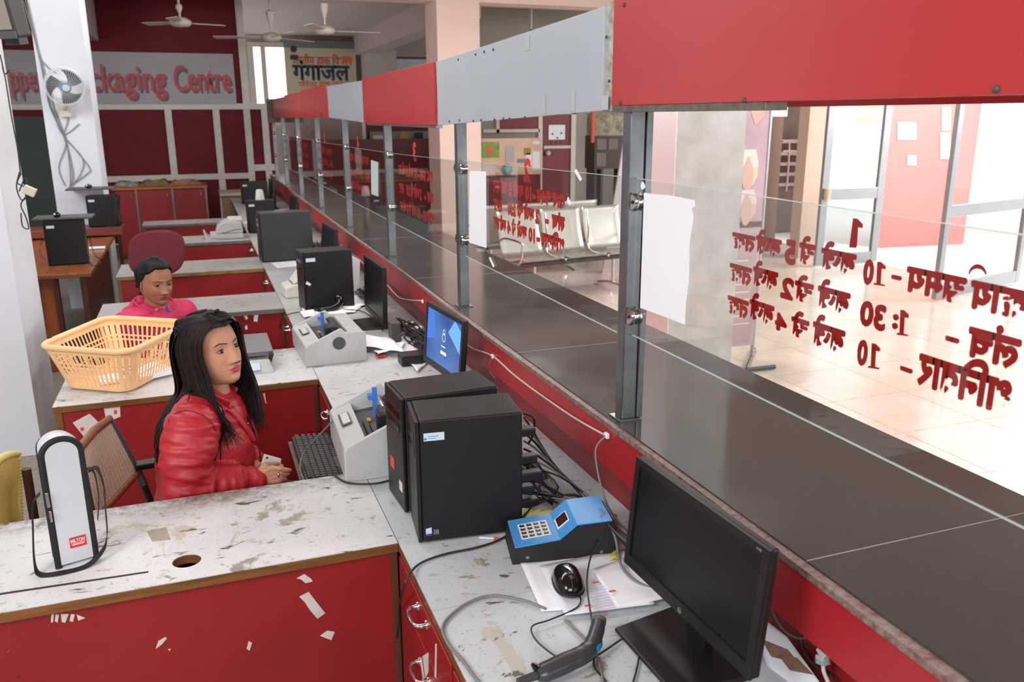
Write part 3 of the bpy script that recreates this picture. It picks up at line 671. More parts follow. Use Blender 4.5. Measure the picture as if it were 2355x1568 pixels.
stuck('paper_sheet', [(1481, 443), (1500, 446), (1540, 449), (1596, 460), (1598, 475), (1590, 480), (1594, 500), (1585, 560), (1583, 650), (1576, 700), (1574, 746), (1525, 727), (1472, 708)], 'white torn paper sheet taped on the nearest glass pane', 'paper')
stuck('paper_sheet', [(1080, 396), (1083, 393), (1117, 394), (1118, 570), (1079, 558)], 'narrow white paper strip taped on the second glass pane', 'paper')
stuck('paper_sheet', [(853, 368), (869, 373), (869, 452), (854, 446)], 'pale blue green sheet on the fourth glass pane', 'paper', m=mat('pale_green_sheet', (186, 200, 196), .7))
for pts in ([(1320, 393), (1325, 388), (1338, 412), (1334, 417)], [(1303, 463), (1306, 452), (1314, 468), (1309, 472)], [(1408, 485), (1415, 476), (1419, 481), (1411, 491)], [(1124, 593), (1127, 591), (1137, 612), (1134, 615)], [(1297, 637), (1301, 632), (1306, 634), (1300, 643)],
            [(1403, 678), (1405, 671), (1409, 677), (1406, 683)], [(1475, 419), (1479, 418), (1484, 430), (1477, 437), (1473, 430)]):
    obj('sticker_scrap', MB().prism([Xp(px, py, GX-.0015) for px, py in pts], (.001, 0, 0)), M_PAPER, panes[1])

# ================================================================ DESKS
WZ = .76
def cutboard(x0, y0, x1, y1, hx, hy, r, z0, z1):
    """slab with one round hole"""
    mb = MB(); n = 24; ring = []; sq = []
    for k in range(n):
        a = 2*PI*k/n; c, s = math.cos(a), math.sin(a); ring.append((hx+r*c, hy+r*s))
        t = 1e9
        if c > 1e-9: t = min(t, (x1-hx)/c)
        if c < -1e-9: t = min(t, (x0-hx)/c)
        if s > 1e-9: t = min(t, (y1-hy)/s)
        if s < -1e-9: t = min(t, (y0-hy)/s)
        sq.append((hx+t*c, hy+t*s))
    cor = [(x1, y1), (x0, y1), (x0, y0), (x1, y0)]
    vs = []; fs = []
    for z in (z1, z0):
        vs += [(x, y, z) for x, y in ring]+[(x, y, z) for x, y in sq]+[(x, y, z) for x, y in cor]
    B = 2*n+4
    def side(p):
        return 0 if abs(p[0]-x1) < 1e-6 else 1 if abs(p[1]-y1) < 1e-6 else 2 if abs(p[0]-x0) < 1e-6 else 3
    for o in (0, B):
        for k in range(n):
            k2 = (k+1) % n; s1, s2 = side(sq[k]), side(sq[k2])
            f = [o+k, o+n+k] + ([] if s1 == s2 or (abs(sq[k2][0]-sq[k][0]) < 1e-6 or abs(sq[k2][1]-sq[k][1]) < 1e-6) else [o+2*n+{(0, 1): 0, (1, 2): 1, (2, 3): 2, (3, 0): 3}[(s1, s2)]]) + [o+n+k2, o+k2]
            fs.append(tuple(f))
    for k in range(n): fs.append((k, (k+1) % n, B+(k+1) % n, B+k))
    mb.add(vs, fs)
    c4 = [(x0, y0), (x1, y0), (x1, y1), (x0, y1)]
    for i in range(4):
        a, b = c4[i], c4[(i+1) % 4]; mb.add([(a[0], a[1], z0), (b[0], b[1], z0), (b[0], b[1], z1), (a[0], a[1], z1)], [(0, 1, 2, 3)])
    return mb
rl_ = ['nearest red desk return with a round cable hole and bottle bag on its top', 'second red desk return from the front, carrying the orange basket and scale', 'third red desk return, behind the seated woman in magenta', 'fourth red desk return with a yellow brown top edge', 'fifth red desk return carrying the pale banknote counter', 'sixth red desk return, farthest before the red cabinets']
RY = [(2.05, 2.56), (3.63, 4.20), (5.15, 5.68), (6.65, 7.22), (8.27, 8.78), (9.85, 10.25)]
RX = [-.66, -.63, -.62, -.62, -.50, -.60]
for i, ((ya, yb), x0) in enumerate(zip(RY, RX)):
    x1 = .42 if i < 5 else .3
    d = thing('desk_return', rl_[i], 'desk', ((x0+x1)/2, (ya+yb)/2, 0), 0, 'red desk returns')
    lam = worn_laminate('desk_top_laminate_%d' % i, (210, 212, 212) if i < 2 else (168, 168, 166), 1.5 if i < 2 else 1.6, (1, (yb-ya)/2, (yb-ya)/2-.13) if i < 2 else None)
    if i == 0: obj('desk_top', cutboard(x0, ya+.003, x1, yb, -.118, 2.152, .036, WZ-.003, WZ), lam, d)
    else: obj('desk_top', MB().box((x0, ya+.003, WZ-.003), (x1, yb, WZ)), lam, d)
    if i == 0: obj('core_board', cutboard(x0, ya, x1, yb, -.118, 2.152, .036, WZ-.027, WZ-.0032), M_BROWN, d)
    else: obj('core_board', MB().box((x0, ya, WZ-.027), (x1, yb, WZ-.0032)), M_BROWN if i == 1 else mat('ochre_edge', (150, 112, 60), .6, var=.4, vscale=12) if i == 3 else mat('sooty_edge', (118, 110, 102), .6, var=.4, vscale=12), d)
    obj('front_board', MB().box((x0+.03, ya+.012, .02), (x1-.022, ya+.028, WZ-.027)), M_RED, d)
    obj('side_post', MB().box((x0+.005, ya+.006, 0), (x0+.03, yb-.01, WZ-.027)), M_BROWN, d)
    obj('side_post', MB().box((x1-.022, ya+.006, 0), (x1-.002, ya+.05, WZ-.027)), M_DKWOOD, d)
    obj('rear_board', MB().box((x0+.03, yb-.04, .02), (x1-.03, yb-.025, WZ-.027)), M_RED, d)
    if i == 0:
        obj('slot', MB().hexa([(x0+.01, 2.142, WZ-.001), (-.21, 2.122, WZ-.001), (-.21, 2.130, WZ-.001), (x0+.01, 2.152, WZ-.001)], [(x0+.01, 2.142, WZ+.0006), (-.21, 2.122, WZ+.0006), (-.21, 2.130, WZ+.0006), (x0+.01, 2.152, WZ+.0006)]), mat('dark_slot', (54, 42, 38), .8), d)
        obj('front_bead', MB().box((x0+.03, ya+.008, WZ-.031), (x1-.02, ya+.013, WZ-.027)), M_CREAM, d)
        # torn stickers on the red board and on the top
        sb = MB(); yy = ya+.0115
        for poly in ([(688, 1372), (710, 1361), (748, 1410), (730, 1423), (712, 1402), (702, 1386)], [(682, 1330), (700, 1320), (716, 1331), (719, 1337), (703, 1341), (692, 1332)],
                     [(358, 1492), (364, 1474), (380, 1465), (384, 1468), (372, 1482)], [(736, 1462), (753, 1450), (770, 1453), (762, 1472)],
                     [(118, 1413), (124, 1412), (122, 1430), (117, 1432)], [(128, 1412), (136, 1414), (132, 1432), (126, 1428)], [(140, 1412), (158, 1412), (150, 1432), (142, 1430)], [(163, 1412), (172, 1413), (168, 1430), (160, 1428)], [(176, 1413), (196, 1421), (180, 1427)],
                     [(567, 1492), (572, 1474), (580, 1478), (574, 1496)], [(386, 1493), (393, 1492), (390, 1497)], [(76, 1390), (88, 1386), (86, 1396), (78, 1398)]):
            obj('torn_sticker', MB().prism([Yp(px, py, yy-.0008) for px, py in poly], (0, .001, 0)), M_SCRAP, d)
        tb = MB()
        for poly in ([(338, 1222), (382, 1212), (392, 1240), (350, 1245)],):
            tb.prism([Zp(px, py, WZ+.0003) for px, py in poly], (0, 0, .0005))
        obj('tape_residue', tb, mat('old_tape', (166, 158, 140), .6, var=.2, vscale=40), d)
    if i == 1:
        sb = MB(); yy = ya+.0115
        for poly in ([(235, 918), (256, 914), (276, 930), (277, 958), (262, 964), (243, 961)], [(167, 972), (206, 951), (228, 972), (196, 1008)], [(605, 905), (609, 903), (612, 925), (616, 928), (610, 926)]):
            obj('torn_sticker', MB().prism([Yp(px, py, yy-.0008) for px, py in poly], (0, .001, 0)), M_SCRAP, d)
        sb = MB()
        for poly in ([(262, 943), (269, 943), (269, 952), (262, 952)], [(184, 984), (192, 982), (194, 989), (186, 992)]): obj('sticker_print', MB().prism([Yp(px, py, yy-.0018) for px, py in poly], (0, .001, 0)), M_REDINK, d)
    if i == 2:
        sb = MB(); yy = ya+.0115
        for poly in ([(529, 744), (533, 724), (537, 726), (535, 750), (530, 752)], [(538, 730), (543, 736), (548, 756), (541, 757)], [(545, 722), (549, 715), (551, 720), (547, 727)], [(555, 716), (561, 716), (571, 731), (566, 736)], [(585, 716), (595, 716), (592, 740), (583, 739)], [(563, 752), (567, 746), (570, 756), (565, 759)]):
            obj('torn_sticker', MB().prism([Yp(px, py, yy-.0008) for px, py in poly], (0, .001, 0)), M_PAPER, d)
    if i < 5:
        hb = MB(); 
# worktop run below the counter
wt = thing('worktop', 'long worn grey worktop running under the counter, full of computers', 'worktop', (.75, 5, 0))
seams = [.5, 1.70, 2.56, 4.2, 5.68, 7.22, 8.78, 10.3, 13.2]
for i, (a, b) in enumerate(zip(seams[:-1], seams[1:])):
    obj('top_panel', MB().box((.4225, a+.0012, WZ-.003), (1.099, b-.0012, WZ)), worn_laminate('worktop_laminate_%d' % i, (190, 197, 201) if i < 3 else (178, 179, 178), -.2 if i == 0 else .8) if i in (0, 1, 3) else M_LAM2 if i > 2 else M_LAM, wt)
obj('core_board', MB().box((.4215, .5, WZ-.026), (1.099, 13.2, WZ-.0032)), M_BROWN, wt)
M_CHR = M_CHROME
def bow_handle(mb, c, L=.085, out=.03, ax=(0, 1, 0)):
    c = Vector(c); a = Vector(ax); o = Vector((-1, 0, 0))
    mb.tube(smoothpts([c-a*L/2, c-a*L/2+o*out*.6, c-a*L*.28+o*out, c+a*L*.28+o*out, c+a*L/2+o*out*.6, c+a*L/2], 4), [.006, .006, .006, .0055, .005, .005, .005, .0045, .0042, .0042, .0042, .0042, .0042, .0042, .0045, .005, .005, .005, .0055, .006, .006][:21], 8)
    for s in (-1, 1): mb.lathe([(.001, -.004), (.011, -.004), (.012, 0), (.001, 0)], c+a*L/2*s, 12, 'x')
def cabinet(i, y0, y1, nd, lab):
    c = thing('drawer_unit', lab, 'drawer unit', (.5, (y0+y1)/2, 0), 0, 'drawer units under the worktop')
    obj('carcass', MB().box((.436, y0, .05), (.95, y1, WZ-.0262)), M_DKWOOD, c)
    wdt = (y1-y0)/nd
    for k in range(nd):
        a = y0+k*wdt+.004; b = a+wdt-.008
        dr = obj('drawer', MB().box((.418, a, WZ-.145), (.435, b, WZ-.032)), M_RED, c, bevel=.002)
        h = MB(); bow_handle(h, (.418, (a+b)/2, WZ-.062)); obj('handle', h, M_CHR, dr, smooth=50)
        do = obj('door', MB().box((.418, a, .06), (.435, b, WZ-.150)), M_RED, c, bevel=.002)
        h = MB(); bow_handle(h, (.418, (a+b)/2, WZ-.22)); 
        if i: obj('handle', h, M_CHR, do, smooth=50)
    return c
c0 = cabinet(0, .62, 1.52, 1, 'red drawer unit at the front with a chrome bow handle, below the barcode scanner')
c1 = cabinet(1, 1.53, 2.04, 1, 'red drawer unit with scratches beside the nearest desk return')
cabinet(2, 3.0, 3.62, 1, 'red drawer unit with a chrome handle beside the keyboard')
cabinet(3, 4.6, 5.14, 1, 'red drawer unit with white scraps and a cable, beside the third desk return')
cabinet(4, 6.1, 6.64, 1, 'red drawer unit beside the fourth desk return')
cabinet(5, 7.8, 8.26, 1, 'red drawer unit beside the fifth desk return')
# light scratches on the front drawer unit
sb = MB()
for poly in ([(972, 1508), (985, 1500), (985, 1545), (978, 1560)], [(1001, 1480), (1004, 1480), (1003, 1560), (999, 1555)], [(966, 1515), (969, 1512), (976, 1560), (972, 1568)], [(980, 1368), (983, 1368), (984, 1376), (981, 1376)]):
    obj('scratch', MB().prism([Xp(px, py, .4172) for px, py in poly], (.0006, 0, 0)), M_SCRAP, c1)
sb = MB()
for poly in ([(724, 905), (728, 900), (733, 935), (728, 945)], [(737, 975), (741, 970), (748, 1000), (744, 1004)]):
    sb.prism([Xp(px, py, .4172) for px, py in poly], (.0006, 0, 0))
# keyboard tray
kt = thing('keyboard_tray', 'red keyboard shelf pulled out below the worktop beside the woman in red', 'shelf', (.4, 2.98, .6))
obj('shelf', MB().box((.24, 2.78, .628), (.43, 3.22, .642)), M_DKWOOD, kt)
obj('runner', MB().box((.40, 2.75, .635), (.42, 2.78, .733)), M_STEEL, kt); obj('runner', MB().box((.40, 3.22, .635), (.42, 3.25, .733)), M_STEEL, kt)
# ---------------------------------------------------------------- rear cabinets
rc = thing('red_cabinet', 'low red cabinet with three doors and newspapers on it at the back wall', 'cabinet', (-.45, 12.8, 0))
cz = .975
obj('plinth', MB().box((-1.04, 12.56, 0), (.08, 13.06, .05)), M_DKWOOD, rc)
obj('body', MB().box((-1.06, 12.52, .05), (.10, 13.1, cz-.02)), M_DKWOOD, rc)
obj('top', MB().box((-1.08, 12.48, cz-.035), (.12, 13.12, cz)), wood('cabinet_top_edge', (176, 96, 44), (140, 70, 34)), rc)
for a, b in ((-1.055, -.79), (-.785, -.335), (-.33, .095)):
    do = obj('door', MB().box((a+.01, 12.50, .08), (b-.01, 12.52, cz-.05)), M_RED, rc, bevel=.003)
    obj('handle', MB().cyl((b-.06, 12.485, cz-.14), (b-.06, 12.485, cz-.09), .008), M_CHROME, do)
for x in (-.787, -.332, .10): obj('stile', MB().box((x-.012, 12.495, .05), (x+.012, 12.518, cz-.035)), M_STEEL, rc)
for k, (a, b, lbl, mm) in enumerate(((262, 320, 'crumpled grey newspapers on the left end of the red cabinet', mat('newsprint', (160, 156, 148), .9, rgb2=(96, 92, 88), vscale=18)), (318, 392, 'flat brown paper bundle on the middle of the red cabinet', mat('brown_bundle', (138, 106, 76), .9, rgb2=(96, 76, 58), vscale=14)), (388, 462, 'tied tan file bundle on the right end of the red cabinet', mat('tan_bundle', (164, 120, 84), .9, rgb2=(120, 84, 60), vscale=14)))):
    xa_ = Yp(a, 420, 12.75).x; xb_ = Yp(b, 420, 12.75).x
    def fn(u, v, xa_=xa_, xb_=xb_, k=k):
        x = xa_+(xb_-xa_)*u; y = 12.55+.45*v
        e = min(u, 1-u, v, 1-v)*6
        return V(x, y, cz+.004+min(e, 1)*(.05+.05*noise.noise(V(x*7, y*7, k*3.1))))
    o = obj('paper_bundle', MB().sheet(fn, 24, 12), mm, solid=.003); tag(o, lbl, 'papers')
# tall cream box at the end right of cabinets, near the counter end
cr = thing('wooden_crate', 'pale wooden table at the far end of the counter below the red partition', 'table', (.7, 13.0, 0))
obj('top', MB().box((.28, 12.7, .80), (.95, 13.3, .84)), M_CREAM, cr); obj('panel', MB().box((.3, 12.74, .3), (.93, 12.77, .80)), wood('pale_board', (170, 130, 100), (140, 104, 80)), cr)
for x in (.3, .9): obj('leg', MB().box((x-.02, 12.75, 0), (x+.02, 12.79, .8)), M_FRAMEW, cr)
# ---------------------------------------------------------------- orange wooden desk on the left
od = thing('wooden_desk', 'glossy orange brown wooden desk by the white column with two computers', 'desk', (-1.1, 8.0, 0))
obj('desk_top', MB().box((-1.7, 6.92, .73), (-.81, 9.18, .76)), M_ORWOOD, od, bevel=.004)
obj('front_panel', MB().box((-1.68, 7.0, 0), (-1.08, 7.03, .73)), wood('front_veneer', (168, 92, 46), (132, 66, 30), 2, (12, 1, 1)), od)
obj('side_panel', MB().box((-.90, 7.05, .05), (-.88, 9.1, .73)), M_DKWOOD, od)
obj('corner_leg', MB().box((-1.08, 6.99, 0), (-1.05, 7.06, .73)).box((-.9, 7.0, 0), (-.86, 7.06, .73)), M_DKWOOD, od)
hs = thing('raised_shelf', 'raised dark reddish wooden shelf at the back of the orange desk', 'shelf', (-1.1, 9.25, .76))
zs = Yp(240, 522, 9.1).z
obj('board', MB().box((-1.75, 9.0, zs-.07), (-.73, 9.38, zs)), wood('reddish_wood', (132, 66, 46), (96, 46, 34), 3, (1, 8, 8)), hs, bevel=.004)
obj('leg', MB().box((-.80, 9.22, 0), (-.77, 9.30, zs-.07)), M_DKWOOD, hs); obj('leg', MB().box((-1.72, 9.22, 0), (-1.69, 9.30, zs-.07)), M_DKWOOD, hs)
# ---------------------------------------------------------------- airport bench in the hall
def bench(loc, rz, lab, n=3):
    b = thing('steel_bench', lab, 'bench', loc, rz, 'perforated steel benches')
    s = .54
    obj('beam', MB().box((-.02, .20, .33), (n*s+.02, .26, .37)), M_DGREY, b, local=True)
    for k in range(n):
        x = k*s+.02
        def fs(u, v, x=x): return V(x+.50*u, -.02+.46*v, .42+.02*math.cos(v*5)-.02*v+(.012 if u in (0, 1) else 0))
        obj('seat', MB().sheet(fs, 10, 10), mat('perforated_steel', (172, 170, 162), .38, .75, bump=.3, bscale=160), b, local=True, smooth=180, solid=.006)
        def fb(u, v, x=x): return V(x+.50*u, .44+.13*v+.02*math.sin(v*3)-(.012 if u in (0, 1) else 0), .43+.46*v)
        obj('backrest', MB().sheet(fb, 10, 10), MATS['perforated_steel'], b, local=True, smooth=180, solid=.006)
    for k in range(n+1):
        x = k*s
        obj('armrest' if k in (0, n) else 'bracket', MB().tube(smoothpts([V(x, .42, .86), V(x, .38, .64), V(x, .36, .44), V(x, -.02, .42)] if k not in (0, n) else [V(x, .44, .60), V(x, .3, .64), V(x, -.02, .63), V(x, -.05, .58), V(x, .0, .42), V(x, .2, .38)], 4), .012, 8), M_CHROME, b, local=True, smooth=60)
    for x in (.3, n*s-.3):
        obj('leg', MB().tube([V(x, .23, .35), V(x, .23, .04)], .02, 8).tube(smoothpts([V(x, -.08, .02), V(x, .1, .05), V(x, .23, .06), V(x, .36, .05), V(x, .52, .02)], 3), .016, 8), M_CHROME, b, local=True, smooth=60)
    return b
q = Zp(1196, 606, .42); bench((q.x, q.y, 0), math.radians(8), 'three seat perforated steel bench seen through the second glass pane')
_o = V(q.x, q.y, 0)+Matrix.Rotation(math.radians(8), 3, 'Z') @ V(1.75, 1.75, 0)
bench((_o.x, _o.y, 0), math.radians(188), 'second steel bench standing back to back behind the nearer one')
# ---------------------------------------------------------------- stall with posters, bookcase, leaning board, banner stand
xs = lambda px, y: Yp(px, 400, y).x
sy = 12.9
stl = thing('poster_stall', 'waist high stall covered with posters in front of the dark red wall', 'stall', (xs(1175, sy), sy, 0))
ztop = Yp(1170, 318, sy).z; zlo = Yp(1170, 402, sy).z
obj('body', MB().box((xs(1108, sy), sy, 0), (xs(1243, sy), sy+.5, zlo)), M_DOORRED, stl)
obj('display_board', MB().box((xs(1108, sy), sy-.02, zlo), (xs(1243, sy), sy+.02, ztop)), mat('peach_board', (226, 190, 168), .7, var=.08), stl)
def yb(pxa, pya, pxb, pyb, y): a = Yp(pxa, pyb, y); b = Yp(pxb, pya, y); return (a.x, y-.012, a.z), (b.x, y, b.z)
for nm, bx_, mm in (('green_poster', (1108, 326, 1148, 363), mat('green_poster', (104, 150, 62), .6, rgb2=(150, 180, 70), vscale=9)), ('grey_poster', (1162, 335, 1182, 372), mat('grey_blue_poster', (176, 180, 188), .7)),
                    ('yellow_poster', (1205, 340, 1220, 356), mat('olive_poster', (150, 146, 50), .7)), ('white_poster', (1209, 352, 1222, 380), M_PAPER), ('white_poster', (1224, 348, 1241, 390), M_PAPER), ('blue_poster', (1190, 365, 1208, 374), mat('slate_poster', (120, 140, 156), .7))):
    a, b = yb(*bx_, sy-.02); obj(nm, MB().box(a, b), mm, stl)
q = Yp(1126, 345, sy-.035); obj('flower_print', MB().sphere(q, (.07, .006, .07), 10, 6), mat('coral_print', (206, 110, 90), .7), stl)
q = Yp(1232, 328, sy-.02); obj('lamp_cover', MB().sphere(q, (.07, .03, .04), 12, 8), M_PAPER, stl, smooth=180)
q = Yp(1166, 390, sy-.04); obj('globe', MB().sphere(q, .09, 14, 10), mat('teal_globe', (120, 170, 180), .4), stl, smooth=180)
bk = thing('bookcase', 'dark wooden glass fronted case on legs beside the leaning board', 'bookcase', (xs(1398, 12.0), 12.0, 0))
by = 12.2; bz1 = Yp(1400, 312, by).z; bz0 = Yp(1400, 388, by).z
bx0, bx1 = xs(1366, by), xs(1440, by)
obj('case', MB().box((bx0, by, bz0), (bx1, by+.35, bz1)), mat('case_brown', (58, 44, 38), .5), bk)
obj('shelf_boxes', MB().box((bx0+.04, by-.008, bz0+.3), (bx0+.2, by, bz1-.05)).box((bx0+.24, by-.008, bz0+.3), (bx0+.40, by, bz1-.05)).box((bx0+.04, by-.008, bz0+.04), (bx0+.2, by, bz0+.25)), mat('dim_glass_front', (104, 98, 96), .25), bk)
for x in (bx0+.03, bx0+.14, bx1-.05): obj('leg', MB().box((x-.02, by, 0), (x+.02, by+.3, bz0)), mat('case_brown', (58, 44, 38), .5), bk)
obj('goods', MB().box((bx0, by+.02, bz1), (bx1, by+.3, bz1+.34)), mat('mixed_goods', (150, 146, 126), .8, rgb2=(96, 96, 80), vscale=12), bk)
obj('red_strip', MB().box((bx0-.06, by-.02, bz1-.1), (bx0-.015, by+.02, bz1+.6)), mat('orange_strip', (196, 80, 60), .6), bk)
lb2 = thing('leaning_board', 'pale mauve board leaning beside the nearest steel post', 'board', (xs(1440, 9.0), 9.0, 0))
P_ = lambda px, py, y: Yp(px, py, y)
obj('panel', MB().prism([V(P_(1386, 590, 9.2).x, 9.2, .0), V(P_(1462, 590, 9.2).x, 9.2, .0), P_(1462, 255, 9.5), P_(1447, 255, 9.5)], (0, .03, 0)), mat('mauve_board', (166, 154, 156), .6), lb2)
# banner stand behind grey pillar
yb_ = 5.35
bs = thing('banner_stand', 'tall printed banner stand with hexagon photos beside the grey pillar', 'banner', (xs(1725, yb_), yb_, 0))
bxa, bxb = Yp(1640, 600, yb_).x, Yp(1745, 600, yb_).x
zb0 = Yp(1725, 793, yb_).z
M_BAN = mat('banner_mauve', (196, 172, 180), .6, rgb2=(170, 148, 160), vscale=2)
obj('sheet', MB().box((bxa, yb_, zb0), (bxb, yb_+.006, 2.2)), M_BAN, bs)
obj('lower_band', MB().box((bxa, yb_-.002, zb0+.02), (bxb-.03, yb_, Yp(1725, 535, yb_).z)), mat('banner_lower', (176, 158, 160), .6), bs)
obj('dark_band', MB().box((bxa, yb_-.003, Yp(1720, 523, yb_).z), (bxb, yb_-.001, Yp(1720, 510, yb_).z)), mat('banner_brown', (104, 80, 80), .6), bs)
def hexa(cx, cz_, w_, h_, m1, m2_, k):
    f = lambda s, t: V(cx+w_*s, yb_-.004-.001*k, cz_+h_*t)
    obj('hexagon_photo', MB().prism([f(-.32, 1), f(.32, 1), f(.5, .25), f(.5, -.55), f(.25, -1), f(-.25, -1), f(-.5, -.55), f(-.5, .25)], (0, .002, 0)), m1, bs)
    obj('hexagon_print', MB().prism([f(-.5, .0), f(.5, .0), f(.5, -.55), f(.25, -1), f(-.25, -1), f(-.5, -.55)], (0, -.001, 0)), m2_, bs)
    obj('figure_print', MB().sphere(f(-.05, .25)+V(0, -.002, 0), (.022, .002, .05), 10, 6).sphere(f(-.05, -.45)+V(0, -.002, 0), (.05, .002, .11), 10, 6), mat('figure_print', (200, 172, 158), .7), bs)
q1 = Yp(1722, 385, yb_); q2 = Yp(1718, 470, yb_)
hexa(q1.x, q1.z, .16, .13, mat('hex_cream', (226, 212, 206), .6), mat('hex_yellow', (206, 198, 168), .6), 0)
hexa(q2.x, q2.z, .16, .11, mat('hex_rose', (222, 200, 196), .6), mat('hex_salmon', (208, 178, 174), .6), 1)
f = Yp(1740, 268, yb_); obj('star_print', MB().prism([f+V(-.06, -.004, .05), f+V(.05, -.004, .05), f+V(.06, -.004, -.0), f+V(-.01, -.004, -.06)], (0, .001, 0)), mat('coral_star', (226, 168, 158), .6), bs)
tl = MB()
for k in range(9):
    z = Yp(1715, 600+18*k, yb_).z; tl.box((bxb-.30, yb_-.004, z), (bxb-.30+.2+.05*((k*7) % 3)/2, yb_-.0025, z+.008))
obj('small_print', tl, mat('pale_print', (222, 212, 214), .6), bs)
obj('pole', MB().tube([V(bxb+.02, yb_+.03, .03), V(bxb+.035, yb_+.03, 2.25)], .016, 8), M_ALU, bs, smooth=60)
obj('foot', MB().tube([Zp(1716, 850, .02), Zp(1782, 843, .02)], .017, 8).tube([Zp(1716, 850, .02), Zp(1735, 800, .02)], .012, 8), M_DGREY, bs, smooth=60)
# grey low wall / planter to the right of banner
# ---------------------------------------------------------------- ceiling fans
def fan(loc, lab, ang, L=.62, bulb=True):
    f = thing('ceiling_fan', lab, 'fan', loc, 0, 'white ceiling fans')
    x, y, z = loc; top = 3.6
    M_F = mat('fan_cream', (206, 200, 188), .4)
    obj('rod', MB().cyl((x, y, z+.06), (x, y, top-.02), .014), M_F, f)
    obj('canopy', MB().lathe([(.02, z+.16-z), (.05, .26), (.06, .34), (.02, .36)] if bulb else [(.02, .12), (.04, .17), (.04, .2), (.02, .22)], (x, y, z), 16), M_F, f, smooth=60)
    obj('motor', MB().lathe([(.02, .07), (.08, .055), (.13, .02), (.135, -.01), (.10, -.045), (.03, -.055)], (x, y, z), 24), M_F, f, smooth=60)
    for k in range(3):
        a = ang+k*2*PI/3; d = V(math.cos(a), math.sin(a), 0); n = V(-d.y, d.x, 0)
        c = V(x, y, z)
        p0, p1 = c+d*.14, c+d*L
        obj('blade', MB().hexa([p0-n*.05+V(0, 0, -.012), p0+n*.05+V(0, 0, .008), p1+n*.065+V(0, 0, .012), p1-n*.065+V(0, 0, -.012)], [p0-n*.05+V(0, 0, -.006), p0+n*.05+V(0, 0, .014), p1+n*.065+V(0, 0, .018), p1-n*.065+V(0, 0, -.006)]), M_F, f)
fan(tuple(Zp(415, 52, 3.02)), 'white ceiling fan in front of the dark red wall above the sign', .35, .55, False)
fan(tuple(Zp(625, 86, 2.95)), 'white ceiling fan with a big canopy left of the Hindi poster', 2.8, .8)
fan(tuple(Zp(748, 70, 3.0)), 'white ceiling fan right above the Hindi poster', .1, .75)
f4 = Zp(1222, 75, 3.1)
pl4 = thing('pendant_lamp', 'small brownish pendant hanging above the grey fascia', 'lamp', tuple(f4))
obj('rod', MB().cyl(f4+V(0, 0, .03), V(f4.x, f4.y, 3.6), .012), M_CREAM, pl4); obj('shade', MB().lathe([(.01, .05), (.05, .0), (.055, -.05), (.03, -.08)], f4, 14), mat('brown_shade', (150, 110, 90), .6), pl4, smooth=60)
# ---------------------------------------------------------------- wall fan on the white column
cfan = Yp(150, 200, 9.05)
wf = thing('wall_fan', 'white and blue wall fan with dark blades mounted on the white column', 'fan', tuple(cfan))
Rw = Matrix.Rotation(math.radians(14), 4, 'Z') @ Matrix.Rotation(math.radians(12), 4, 'X')
def fanpart(mb): mb.T = Matrix.Translation(cfan) @ Rw; return mb
R_ = .165
mb = fanpart(MB())
ring = [V(R_*math.cos(2*PI*k/40), 0, R_*math.sin(2*PI*k/40)) for k in range(41)]
mb.tube(ring, .006, 6, False); mb.tube([p+V(0, .07, 0) for p in ring], .005, 6, False)
for k in range(48):
    a = 2*PI*k/48; mb.tube([V(.045*math.cos(a), -.045, .045*math.sin(a)), V(.11*math.cos(a), -.04, .11*math.sin(a)), V(R_*math.cos(a), 0, R_*math.sin(a)), V(.1*math.cos(a), .10, .1*math.sin(a))], .0011, 4, False)
obj('guard', mb, mat('white_wire', (210, 214, 218), .4), wf, smooth=60)
for k in range(3):
    mb = fanpart(MB()); a0 = .5+k*2*PI/3
    def bl(u, v, a0=a0):
        r = .035+.115*v; a = a0+(u-.5)*(.9+.5*v)+.5*v; return V(r*math.cos(a), .015+.02*(u-.5), r*math.sin(a))
    mb.sheet(bl, 8, 8); obj('blade', mb, mat('fan_blade_dark', (70, 76, 76), .4), wf, smooth=180, solid=.002)
mb = fanpart(MB()).lathe([(.001, -.055), (.040, -.052), (.046, -.04), (.04, -.02)], (0, 0, 0), 24, 'y'); obj('hub_cap', mb, mat('blue_plastic', (70, 140, 196), .4), wf, smooth=60)
mb = fanpart(MB()).lathe([(.001, -.058), (.030, -.057), (.032, -.052), (.001, -.050)], (0, 0, 0), 24, 'y'); obj('hub_label', mb, M_BEIGE, wf, smooth=60)
mb = fanpart(MB()).lathe([(.02, .05), (.055, .07), (.055, .17), (.03, .2)], (0, 0, 0), 20, 'y'); obj('motor', mb, M_BEIGE, wf, smooth=60)
mb = fanpart(MB()).tube(smoothpts([V(0, .12, -.03), V(0, .1, -.14), V(0, .16, -.22), V(0, .3, -.22)], 4), .028, 10).box((-.05, .22, -.32), (.05, .34, -.14)); obj('bracket', mb, M_BEIGE, wf, smooth=50)
